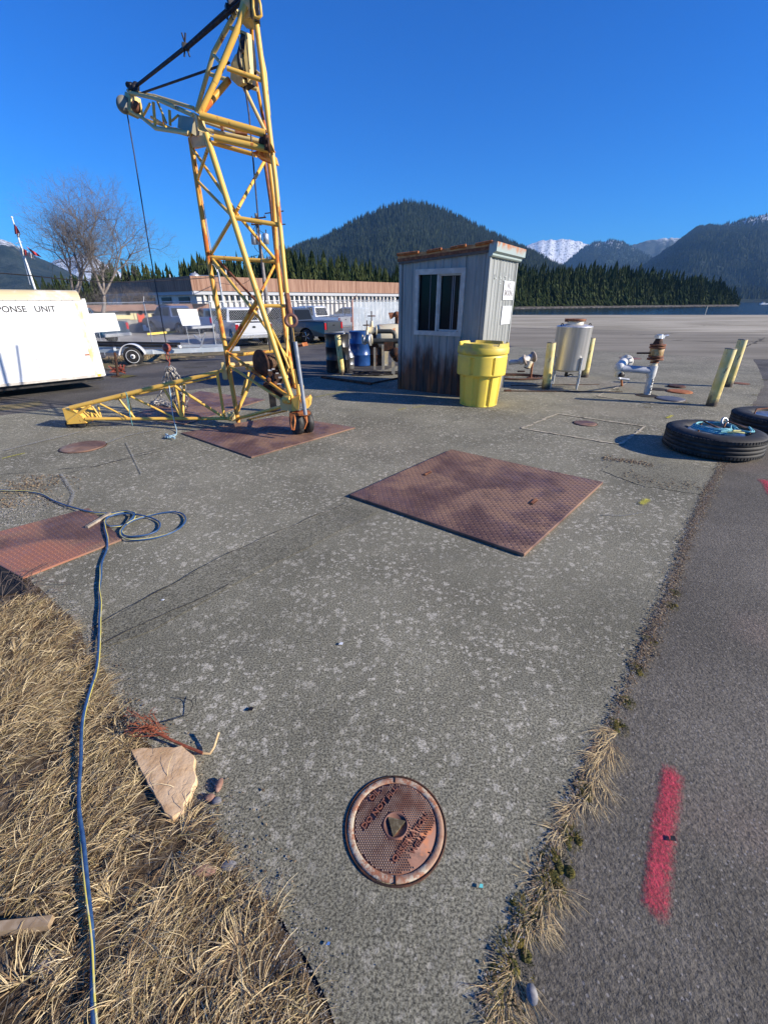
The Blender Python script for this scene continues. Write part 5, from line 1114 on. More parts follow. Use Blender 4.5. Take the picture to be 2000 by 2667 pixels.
# ================================================================== LEFT OF THE SHED: DRUMS, FUEL PIPES, TANK
def gsl(px, py):
    z = 0
    for _ in range(25): p = gnd(px, py, z); z = .5*z+.5*ground_z(p.x, p.y)
    return gnd(px, py, z)
def oil_drum(px, py, r, h, label, mat, first=None, lid=None):
    c = gnd(px, py); root = thing('oil_drum', label, 'oil drum', (c.x, c.y+r*.8, 0), 0, 'oil drums behind the left bollard')
    mb = MB(); P = [(.02,.01),(r-.01,.01),(r,0),(r,.02)]
    for f in (.33, .66): P += [(r,h*f-.02),(r+.010,h*f-.008),(r+.010,h*f+.008),(r,h*f+.02)]
    P += [(r,h-.02),(r+.004,h-.01),(r+.004,h),(r-.012,h),(r-.014,h-.014),(.02,h-.012)]; mb.lathe(P, (0,0,0), n=36); mb.build('barrel', mat, root, True)
    mb = MB(); mb.lathe([(.028,h-.012),(.028,h+.008),(.004,h+.01)], (r*.6,0,0), n=10); mb.build('bung', M_GALV, root, True); return root
M_DB = simple('drum_black', (.013,.013,.015), .35, .2, (.03,.026,.024), 8); M_DBL = simple('drum_blue', (.012,.055,.20), .32, .1, (.02,.08,.27), 6, .4, .7)
oil_drum(879,971,.29,.90,'black oil drum standing behind the yellow bollard',M_DB)
oil_drum(938,954,.29,.88,'blue oil drum between the black drum and the fuel pipes',M_DBL)
oil_drum(975,952,.27,.86,'dark brown oil drum right of the blue drum under the pipes',simple('drum_brown',(.03,.015,.010),.5,.2,(.10,.045,.03),7))
def keg():
    c = gnd(908,962); root = thing('steel_keg', 'small dented silver keg between the bollard and the blue drum', 'keg', (c.x, c.y+.1, 0)); r = .145; mb = MB()
    mb.lathe([(.02,.01),(r-.01,0),(r,.02),(r,.10),(r+.008,.115),(r,.13),(r,.28),(r+.008,.295),(r,.31),(r-.02,.37),(r*.6,.44),(.06,.47),(.05,.60),(.02,.60)], (0,0,0), n=28); mb.build('vessel', simple('keg_steel', (.30,.30,.31), .3, .85, (.5,.5,.5), 7), root, True)
    mb = MB(); mb.tube((0,0,.58),(0,0,.78),.03); mb.box((0,0,.80),(.13,.09,.12)); mb.build('pump_head', M_GALV, root, True)
keg()
def fuel_tank():
    root = thing('fuel_tank', 'horizontal white fuel tank with rust stains behind the pipework left of the shed', 'tank', tuple(gnd(1010,940))); a, b = pt(985,876,12.6), pt(1110,868,12.9); ax = (b-a).normalized(); L = (b-a).length; r = .30; mb = MB()
    mb.lathe([(.02,-.10),(r*.6,-.07),(r*.92,-.02),(r,.03),(r,L),(r*.6,L+.08),(.02,L+.1)], a, ax, 32)
    mb.build('vessel', rusty('tank_cream', (.62,.57,.42), (.36,.12,.03), .56, .6, 5, (.5,.45,.35)), root)
    for t in (.15, .75):
        for s in (-1, 1): p = a+ax*L*t+Vector((0,.2*s,0)); mb = MB(); mb.box((p.x,p.y,p.z/2-.05), (.07,.07,p.z-.12)); mb.build('leg', M_CREAM, root)
    mb = MB(); p = a+ax*L*.3
    mb.tube(p+Vector((.1,0,.25)), p+Vector((.1,0,.50)), .05); mb.ball(p+Vector((.1,-.05,.52)), .10, 10, 7, (1,1,.8)); mb.tube(p+Vector((.02,-.05,.52)), p+Vector((-.10,-.05,.48)), .06,.09); mb.tube(p+Vector((.25,0,.25)), p+Vector((.25,0,.60)), .02); mb.build('vent_valve', M_RUST, root)
    mb = MB(); mb.tube(p+Vector((.22,-.1,.2)), p+Vector((.24,-.1,.62)), .014); mb.tube(p+Vector((.30,-.1,.2)), p+Vector((.32,-.1,.55)), .012); mb.build('vent_tubes', M_GALV, root)
fuel_tank()
def pipework():
    root = thing('fuel_pipework', 'dark fuel pipes with wheel valves running into the shed side', 'pipework', tuple(gnd(990,960))); Y = 10.6; mb = MB()
    mb.path([pt(952,888,Y), pt(965,888.5,Y), pt(1050,888,Y)], .058, 12); mb.path([pt(975,868,Y+.2), pt(979,864,Y+.2), pt(985,863,Y+.2), pt(1018,863,Y+.2), pt(1025,865,Y+.2), pt(1028,872,Y+.2), pt(1029,900,Y+.2), pt(1029,925,Y+.2)], .048, 12); mb.build('pipe', simple('pipe_dark', (.035,.04,.04), .5, .2, (.07,.075,.07), 8), root)
    for (x0, y0, y1, w) in ((976,905,958,.05),(998,898,965,.07),(1009,895,948,.05),(1024,905,972,.08)):
        p = gnd(x0, y1+4); mb = MB(); t = pt(x0-2, y0, p.y); mb.box((p.x,p.y,t.z/2), (w,w,t.z)); mb.build('stand', simple('stand_grey_%d' % x0, (.24,.24,.23), .6, 0, (.42,.36,.25), 8), root)
    for (cx, cy, dy, hw) in ((956,884,0,14),(968,860,.2,10)):
        mb = MB(); c = pt(cx, cy, Y+dy); mb.lathe([(.05,-.12),(.10,-.12),(.10,-.09),(.06,-.08),(.09,0),(.06,.08),(.10,.09),(.10,.12),(.05,.12)], c, (1,.1,0), 20); mb.tube(c, c+Vector((-.0,0,.20)), .045, .03, 12); v_ = mb.build('valve_body', M_CREAM, root)
        mb = MB(); t = c+Vector((0,0,.30)); mb.tube(c+Vector((0,0,.18)), t+Vector((0,0,.10)), .012); mb.torus(t, (0,0,1), .085, .010, 20, 6); mb.tube(t-Vector((.085,0,0)), t+Vector((.085,0,0)), .007); mb.build('handwheel', M_RUSTD, v_)
    mb = MB(); mb.lathe([(.03,-.02),(.13,-.02),(.13,.02),(.03,.02)], pt(964,885,Y-.05), (1,-.3,0), 24); mb.lathe([(.03,-.015),(.10,-.015),(.10,.015),(.03,.015)], pt(951,886,Y-.05), (1,-.3,0), 24); mb.build('flange', M_GALV, root)
    mb = MB(); mb.box(pt(1012,902,Y), (.22,.16,.20)); mb.ball(pt(1030,920,Y-.1), .14, 12, 8, (1,1,.9)); mb.ball(pt(1034,930,Y-.1), .11, 10, 8); mb.build('pump', M_RUSTD, root)
pipework()
# pallets / grating mess and steel edging on the ground there
mb = MB(); mb.tube(gnd(838,982,.03), gnd(968,1000,.03), .04, None, 4); mb.tube(gnd(968,998,.03), gnd(1040,984,.03), .02, None, 4); tag(mb.build('steel_edging', M_RUSTD), 'dark steel edging strip on the concrete left of the shed', 'edging')
mb = MB(); rn = random.Random(3)
for k in range(7): a = gnd(915+rn.uniform(0,60), 968+rn.uniform(0,10), .03); mb.tube(a, a+Vector((rn.uniform(.4,.9), rn.uniform(-.25,.25), 0)), rn.uniform(.012,.03), None, 5)
mb.path([gnd(935+30*math.cos(t)+t*6, 972+5*math.sin(t), .03) for t in [i*.4 for i in range(26)]], .018, 6); tag(mb.build('scrap_pipes', M_BLACK), 'tangle of black hose and scrap pipe at the foot of the drums', 'scrap')

# ================================================================== BOX TRAILER
def box_trailer():
    a, b = gnd(0,1006,.25), gnd(273,978,.25); d = (b-a).normalized(); d.z = 0; n = Vector((d.y,-d.x,0)); n = n if n.x > 0 else -n; H = 1.535; z0 = .25
    A = b - d*4.2; W_ = 2.0; root = thing('box_trailer', 'white enclosed box trailer with cream corner trim at the left edge', 'trailer', (b.x, b.y, 0))
    A.z = 0; Bq = Vector((b.x, b.y, 0)); inn = -n
    def V(s, w, z): return A + d*s + inn*w + Vector((0,0,z))
    L = 4.2; mb = MB(); mb.prism([V(0,0,z0+.02), V(L-.03,0,z0+.02), V(L-.03,0,z0+H-.16), V(0,0,z0+H-.16)], inn*W_); mb.build('box_body', M_WHITE, root)
    # curved cream roof rail
    R0 = .16; prof = [(.0, z0+H-.16)]+[(R0-R0*math.cos(t), z0+H-.16+R0*math.sin(t)) for t in [R(q) for q in range(0, 91, 15)]]+[(W_-R0+R0*math.sin(t), z0+H-.16+R0*math.cos(t)) for t in [R(q) for q in range(0, 91, 15)]]
    mb = MB(); N = len(prof); vs = [V(0,w-.006,z) for w, z in prof]+[V(L-.05,w-.006,z) for w, z in prof]; fs = [(i, i+1, N+i+1, N+i) for i in range(N-1)]+[tuple(range(N-1,-1,-1)), tuple(range(N,2*N))]; mb.add(vs, fs)
    n_ = NT('roof_rail_cream', .45, 0); c = n_.mix(n_.ramp(n_.noise(2.2, 4, .6), .42, .58), (.66,.64,.57), (.54,.45,.27)); n_.col(n_.mix(n_.ramp(n_.noise(1.3, 3), .62, .66), c, (.13,.08,.04))); mb.build('roof_rail', n_.m, root)
    # front corner, rounded, and yellowed seal line
    mb = MB(); mb.prism([V(L-.03,.02,z0), V(L+.045,.07,z0), V(L+.05,W_,z0), V(L-.03,W_,z0)], (0,0,H-.17)); mb.prism([V(L-.03,-.008,z0), V(L+.03,.012,z0), V(L+.045,.07,z0), V(L-.03,.02,z0)], (0,0,H-.14)); mb.build('corner_post', M_WHITE, root)
    mb = MB(); mb.prism([V(L-.16,-.007,z0+.03), V(L-.075,-.007,z0+.03), V(L-.075,-.007,z0+H-.17), V(L-.16,-.007,z0+H-.17)], inn*.004); n_ = NT('yellowed_sealant', .6, 0); n_.col(n_.mix(n_.ramp(n_.noise(9, 4, .7, sc=(1,1,.3)), .42, .62), (.70,.70,.68), (.60,.46,.20))); mb.build('sealant_strip', n_.m, root)
    mb = MB(); mb.prism([V(0,-.016,z0-.01), V(L,-.016,z0-.01), V(L,-.016,z0+.035), V(0,-.016,z0+.035)], inn*.02); mb.prism([V(0,-.012,z0+H-.175), V(L-.06,-.012,z0+H-.175), V(L-.06,-.012,z0+H-.158), V(0,-.012,z0+H-.158)], inn*.012); mb.build('edge_trim', M_ALU, root)
    mb = MB()
    for k in range(34): mb.lathe([(.006,0),(.003,.003)], V(L-.62,-.001,z0+.08+k*.04), n, 6)
    for k in range(5): mb.lathe([(.008,0),(.004,.003)], V(L-1.02,-.001,z0+.25+k*.14), n, 6)
    for k in range(24): mb.lathe([(.006,0),(.003,.003)], V(.1+k*.17,-.013,z0+H-.166), n, 6)
    mb.build('rivets', M_BLACK, root)
    mb = MB(); mb.prism([V(L-.24,-.006,z0+.40), V(L-.16,-.006,z0+.40), V(L-.16,-.006,z0+.425), V(L-.24,-.006,z0+.425)], inn*.006); mb.build('side_marker', simple('marker_amber', (.35,.12,.04), .3), root)
    mb = MB(); mb.prism([V(L-.12,-.02,z0-.004), V(L-.01,-.012,z0-.004), V(L-.01,-.012,z0+.04), V(L-.12,-.02,z0+.04)], inn*.01); mb.build('corner_tag', simple('tag_amber', (.75,.42,.04), .4), root)
    # lettering: located from the photo
    p1 = plane_hit(146, 806, V(0,0,0), n); s1 = (p1-A).dot(d); p0 = plane_hit(92, 806, V(0,0,0), n); s0 = (p0-A).dot(d); zt_ = plane_hit(118, 796, V(0,0,0), n).z; zb = plane_hit(118, 812, V(0,0,0), n).z
    Mx = Matrix(((d.x, 0, n.x, 0), (d.y, 0, n.y, 0), (0, 1, 0, 0), (0, 0, 0, 1))); size = (zt_-zb)/.70
    mb = MB()
    q1 = plane_hit(70, 806, V(0,0,0), n); e1 = (q1-A).dot(d)
    for body, right, wd in (('UNIT', s1, s1-s0), ('RESPONSE', e1, None)):
        t = text_mb(body, size, Matrix.Identity(4), 0, 'LEFT', .002); x0 = min(v.x for v in t.v); x1 = max(v.x for v in t.v); kx = (wd/(x1-x0)) if wd else kx0
        kx0 = kx; O = A+d*(right-(x1)*kx)+n*.003; O.z = zb; mb.add([(Matrix.Translation(O) @ Mx @ Matrix.Diagonal((kx,1,1,1))) @ v for v in t.v], t.f)
    mb.build('lettering', M_BLACK, root)
    print('trailer letters', size, kx0)
    for s in (1.5, 2.25):
        for w in (.02, W_-.22):
            c = V(s, w+.1, .27); mb = MB(); mb.lathe([(.06,-.1),(.2,-.1),(.262,-.08),(.27,0),(.262,.08),(.2,.1),(.06,.1)], c, n, 28); w_ = mb.build('wheel', M_RUB, root); mb = MB(); mb.lathe([(.01,-.11),(.14,-.105),(.16,-.09),(.16,.09),(.14,.105),(.01,.11)], c, n, 20); mb.build('rim', M_WHITE, w_)
    mb = MB(); mb.prism([V(0,.1,z0-.10), V(L,.1,z0-.10), V(L,.1,z0+.01), V(0,.1,z0+.01)], inn*(W_-.2)); mb.tube(V(0,.3,.24), V(-1.2,1.0,.24), .04); mb.tube(V(0,1.7,.24), V(-1.2,1.0,.24), .04); mb.tube(V(-1.1,1.0,.24),V(-1.1,1.0,.02),.03); mb.build('chassis', M_BLACK, root)
box_trailer()
# ================================================================== BOAT TRAILER, STAND, VERGE, FENCE
def boat_trailer():
    c = gnd(352,953); root = thing('boat_trailer', 'galvanised boat trailer with white-rimmed wheel and mudguard beside the fence', 'boat trailer', (c.x, c.y, 0)); Y = c.y; r = .245; n = Vector((.25,-1,0)).normalized(); cc = Vector((c.x, c.y+.05, r))
    mb = MB(); mb.lathe([(.05,-.08),(.17,-.085),(.235,-.075),(r,-.05),(r,.05),(.235,.075),(.17,.085),(.05,.08)], cc, n, 32); w = mb.build('wheel', M_RUB, root)
    mb = MB(); mb.lathe([(.01,.082),(.05,.098),(.055,.082),(.10,.07),(.15,.08),(.165,.09),(.170,.085),(.160,.05)], cc, n, 28, cap=False); mb.build('rim', M_WHITE, w)
    mb = MB(); u = Vector((n.y,-n.x,0))
    for k in range(8): t = k*math.pi/4; mb.lathe([(.016,0),(.016,.003)], cc+n*.079+(u*math.cos(t)+Vector((0,0,1))*math.sin(t))*.115, n, 8)
    mb.lathe([(.03,.098),(.02,.115),(.002,.118)], cc, n, 12); mb.build('rim_holes', M_BLACK, w)
    mb = MB(); arc = []
    for k in range(15): t = R(8+k*164/14); arc.append(cc+(u*math.cos(t)+Vector((0,0,1))*math.sin(t))*(.33))
    vs = []
    for q in arc: vs += [q+n*.12, q-n*.12, q-n*.12+(cc-q)*.05, q+n*.12+(cc-q)*.05]
    mb.add(vs, [(4*i+k, 4*i+(k+1) % 4, 4*i+4+(k+1) % 4, 4*i+4+k) for i in range(14) for k in range(4)]+[(0,1,2,3),(56,57,58,59)], True); mb.build('mudguard', simple('guard_white', (.62,.64,.68), .35, .1), root)
    Z = Vector((0,0,.03)); mb = MB()
    def beam(p, q, w, h):
        d = (q-p).normalized(); s = Vector((-d.y,d.x,0)).normalized()*w/2; mb.prism([p-s-Vector((0,0,h/2)), p+s-Vector((0,0,h/2)), p+s+Vector((0,0,h/2)), p-s+Vector((0,0,h/2))], q-p)
    beam(pt(215,912,Y+.3), pt(400,917,Y+.25), .07, .09); beam(pt(370,917,Y+.35), pt(625,908,Y+1.3), .07, .12); beam(pt(225,905,Y+1.8), pt(590,900,Y+2.3), .06, .08); beam(pt(300,910,Y-.1), pt(300,905,Y+1.9), .06, .07); beam(pt(440,912,Y+.5), pt(445,905,Y+2.1), .06, .07); mb.build('frame', simple('trailer_galv', (.50,.56,.60), .4, .3, (.62,.66,.68), 5), root)
    mb = MB(); beam(pt(240,899,Y+.2), pt(462,901,Y+.5), .09, .07); beam(pt(250,892,Y+1.6), pt(470,895,Y+2.0), .09, .07); mb.build('bunk', M_BLACK, root)
    mb = MB(); beam(pt(520,912,Y+.9), pt(535,868,Y+.9), .05, .06); beam(pt(506,874,Y+.9), pt(526,889,Y+.9), .06, .06); mb.build('winch_post', M_GALV, root)
    mb = MB(); mb.ball(pt(469,904,Y+.5), .05, 10, 7); mb.build('bow_roller', M_WHITE, root)
    mb = MB(); p = gnd(308,981,0); mb.tube(p, pt(300,918,p.y), .028); mb.box((p.x,p.y,.01), (.2,.2,.02)); mb.build('jack_stand', M_RUSTD, root)
boat_trailer()
mb = MB(); rn = random.Random(4); c = gnd(310,972,.05)
for k in range(9): mb.path([c+Vector((rn.uniform(-.18,.2), rn.uniform(-.1,.1), rn.uniform(0,.22))) for _ in range(4)], .012, 5)
tag(mb.build('rusty_chain_heap', M_PINKR), 'small heap of rusty red chain beside the boat trailer jack', 'chain')
def blob_ground(name, pxs, mat, z=.006, seed=0, amp=.12):
    P = [gsl(*p) for p in pxs]; out = []
    for i, a in enumerate(P):
        b = P[(i+1) % len(P)]; k = max(1, int((b-a).length/.25)); d = (b-a).normalized(); nr = Vector((-d.y,d.x,0))
        for j in range(k): q = a.lerp(b, j/k); out.append(q+nr*amp*noise.noise(q*1.7+Vector((seed,0,0))))
    import mathutils
    tr = mathutils.geometry.tessellate_polygon([out]); mb = MB(); vs = [Vector((p.x, p.y, ground_z(p.x, p.y)+z)) for p in out]
    mb.add(vs, [t if (vs[t[1]]-vs[t[0]]).cross(vs[t[2]]-vs[t[0]]).z > 0 else (t[0],t[2],t[1]) for t in tr]); return mb.build(name, mat)
# turf verge strips draped on the sloping ground
def drape(name, line, w, mat, z, seed):
    P = [gsl(*p) for p in line]; c = []
    for a, b in zip(P, P[1:]):
        k = max(1, int((b-a).length/.2)); c += [a.lerp(b, j/k) for j in range(k)]
    c.append(P[-1]); K = 5; vs = []
    for i, p in enumerate(c):
        d = (c[min(i+1,len(c)-1)]-c[max(i-1,0)]).normalized(); nr = Vector((-d.y,d.x,0))
        for k in range(K):
            o = (k/(K-1)-.5)*w*(1+.5*noise.noise(p*.9+Vector((seed,k*.3,0)))); q = p+nr*o; vs.append(Vector((q.x,q.y,ground_z(q.x,q.y)+z*(1 if 0 < k < K-1 else .2)+.02*noise.noise(q*3)*(1 if 0 < k < K-1 else 0))))
    mb = MB(); mb.add(vs, [(i*K+k, (i+1)*K+k, (i+1)*K+k+1, i*K+k+1) for i in range(len(c)-1) for k in range(K-1)], True); return mb.build(name, mat)
struct(drape('verge', [(200,955),(300,945),(420,932),(560,922),(700,905),(800,893),(890,878),(960,862),(1035,850)], 1.9, M_VERGE, .06, 0))
struct(drape('kerb', [(200,968),(300,962),(420,944),(560,931)], .12, simple('kerb_dark', (.03,.028,.025), .9, 0, (.12,.10,.08), 8), .05, 2))
struct(drape('moss_patch', [(300,978),(345,982)], .35, M_MOSS, .012, 3)); struct(drape('dirt_patch', [(0,1062),(70,1055),(110,1050)], .5, M_VERGE, .012, 4)); struct(drape('oil_stain', [(480,958),(540,955)], .3, M_CRACKD, .005, 5))
mb = MB(); rn = random.Random(13)
for _ in range(9000):
    t = rn.random(); lx = 210+t*830; ly = 957+(850-957)*t**1.0 - 14*math.sin(t*3.1); p = gsl(lx+rn.uniform(-8,8), ly+rn.uniform(-6,14)*(1-.6*t)) if False else None
    break
vp = [gsl(*q) for q in [(200,955),(300,945),(420,932),(560,922),(700,905),(800,893),(890,878),(960,862),(1035,850)]]
for _ in range(9000):
    i = rn.randrange(len(vp)-1); p = vp[i].lerp(vp[i+1], rn.random())+Vector((rn.gauss(0,.15), rn.gauss(0,.5), 0)); z = ground_z(p.x, p.y)+.05; th = rn.random()*6.3
    L = rn.uniform(.05,.16)*(1+1.2*(p.y > 21)); blade(mb, Vector((p.x,p.y,z)), Vector((math.cos(th), math.sin(th), 0)), L, .008, 1.6, .5, 0, 2)
stuff(mb.build('verge_grass', M_BLADE), 'dry grass along the foot of the chain link fence', 'grass')
# wild shrubs near the fence corner
def shrub(px, py, w, h, seed, mat, label, n=1500):
    p = gsl(px, py); mb = MB(); rn = random.Random(seed)
    for _ in range(n):
        a = rn.random()*6.3; q = math.sqrt(rn.random()); zz = rn.random(); c = p+Vector((math.cos(a)*q*w*(1-.5*zz), math.sin(a)*q*w*.5, zz*h*(.7+.5*noise.noise(Vector((a,seed,0)))))); d = Vector((rn.uniform(-1,1), rn.uniform(-1,1), rn.uniform(-.3,1))).normalized(); s = d.orthogonal().normalized(); l = rn.uniform(.04,.10)
        mb.add([c-s*.012, c+s*.012, c+d*l], [(0,1,2)])
    root = thing('shrub', label, 'shrub', tuple(p)); mb.build('foliage', mat, root); mb = MB()
    for _ in range(30): a = rn.random()*6.3; mb.tube(p, p+Vector((math.cos(a)*w*.8, math.sin(a)*w*.4, h*rn.uniform(.5,1))), .008, .003, 4)
    mb.build('stems', M_RUSTD, root)
M_SHR = _blade('shrub_leaf', [(.05,.06,.02),(.12,.13,.05),(.22,.20,.09),(.10,.09,.04)]); M_SHD = _blade('shrub_dry', [(.20,.10,.05),(.32,.18,.09),(.14,.09,.04),(.24,.20,.10)])
shrub(784,893,.5,.62,1,M_SHR,'green bush at the foot of the fence in front of the dark grey pickup'); shrub(930,862,.6,.9,2,M_SHD,'tangled olive and brown bush at the fence corner'); shrub(965,860,.9,.8,3,M_SHD,'low russet brush along the receding fence'); shrub(1005,852,1.3,1.0,4,M_SHD,'russet brush farthest along the receding fence beside the shed')
# ---- chain link fence
M_LINK = simple('fence_wire', (.62,.64,.66), .5, .2)
def fence(P, tops, label, name='chain_link_fence', pitch=.125, wr=.0037, arms=True, rail=True, slats=False, post_at=None):
    root = thing(name, label, 'fence', tuple(P[0])); 
    for i, (a, b) in enumerate(zip(P, P[1:])):
        H0, H1 = tops[i], tops[i+1]; L = (b-a).length; d = (b-a)/L; h = (H0+H1)/2
        def Q(s, z): return a.lerp(b, s/L)+Vector((0,0,z))
        if rail: mb = MB(); mb.tube(Q(0,H0), Q(L,H1), .021, None, 8); mb.build('top_rail', M_GALV, root)
        mb = MB(); s = -h
        while s < L:
            for sg in (1, -1):
                # straight diagonals, clipped to the panel
                s0, z0, s1, z1 = (s, .03, s+h, h-.01) if sg == 1 else (s, h-.01, s+h, .03)
                if s0 < 0: t = -s0/(s1-s0); z0 += (z1-z0)*t; s0 = 0
                if s1 > L: t = (L-s0)/(s1-s0); z1 = z0+(z1-z0)*t; s1 = L
                if s1 > s0: mb.tube(Q(s0, z0), Q(s1, z1), wr, None, 3, False)
            s += pitch
        m_ = mb.build('mesh', M_LINK, root); m_['kind'] = 'stuff'
        if slats:
            mb = MB(); s = .05
            while s < L: w = .05; mb.prism([Q(s,.05), Q(s+w,.05), Q(s+w,h-.1), Q(s,h-.1)], Vector((-d.y,d.x,0))*.004); s += .075
            mb.build('privacy_slats', simple('slat_bluegrey', (.36,.42,.48), .5, 0, (.50,.55,.60), 1.5), root)['kind'] = 'stuff'
    return root
# main run: points from the photo; posts where the photo shows them
fp = [(205,905,795),(398,897,787),(563,908,786),(697,900,784),(803,888,782)]
FP = []; FT = []
def fpt(x, yb, xt, yt):
    g = gsl(x, yb); return g, pt(xt, yt, g.y).z-g.z
for x, yb, xt, yt in ((230,903,190,790),(399,897,371,787),(564,906,546,785),(698,897,686,784),(803,889,793,783),(920,873,903,782)):
    g, h = fpt(x, yb, xt, yt); FP.append(g); FT.append(h)
print('fence', [tuple(round(c,2) for c in p) for p in FP], [round(h,2) for h in FT])
froot = fence(FP, FT, 'galvanised chain link fence with slim posts along the car park')
for i, (g, h) in enumerate(zip(FP, FT)):
    mb = MB(); mb.tube(g-Vector((0,0,.1)), g+Vector((0,0,h+.02)), .026 if i < 5 else .045, None, 10)
    if i != 5: mb.tube(g+Vector((0,0,h)), g+Vector((.02,.12,h+.28)), .010, None, 5)
    else: mb.tube(g+Vector((0,0,h)), g+Vector((.35,-.1,h+.35)), .022, None, 6)
    mb.build('post', M_GALV if i != 5 else rusty('post_orange', (.50,.20,.12), (.10,.03,.02), .55, .7, 6), froot)
FE = gsl(1060,846); FH = [FT[-1], FT[-1]]
f2 = fence([FP[-1], FE, FE+(FE-FP[-1])*.6], [FT[-1]]*3, 'pale slatted chain link fence with angled barbed wire arms, receding behind the oil drums', pitch=.14, wr=.0036, slats=True)
k = 12
for i in range(1, k*2):
    p = FP[-1].lerp(FE, i/k); mb = MB(); mb.tube(p, p+Vector((0,0,FT[-1])), .025, None, 6); mb.tube(p+Vector((0,0,FT[-1])), p+Vector((.30,-.05,FT[-1]+.28)), .014, None, 5); mb.build('post', M_GALV, f2)
mb = MB()
for q in (.1,.2,.3): mb.tube(FP[-1]+Vector((q,-.05*q/.3,FT[-1]+.28*q/.3)), FE+(FE-FP[-1])*.6+Vector((q,0,FT[-1]+.28*q/.3)), .004, None, 3)
mb.build('barbed_wire', M_BLACK, f2)
def board(q, label, off=.35):
    p = [pt(x, y, 17.5+off+(.9 if k in (1,2) else 0)) for k, (x, y) in enumerate(q)]; mb = MB(); mb.prism(p, (.01,.03,0)); root = thing('blank_board', label, 'board', (p[2].x, p[2].y, ground_z(p[2].x,p[2].y))); mb.build('panel', M_WHITE, root)
    mb = MB()
    for a in (.15, .85): t = p[3].lerp(p[2], a); mb.tube((t.x, t.y+.05, ground_z(t.x,t.y)), (t.x, t.y+.05, t.z+.3), .012)
    mb.build('legs', M_GALV, root)
board([(231,817),(298,815),(313,861),(246,866)], 'blank white board on posts behind the fence beside the box trailer'); board([(461,805),(512,805),(522,847),(476,848)], 'blank white board on posts left of the white pickup, behind the fence')
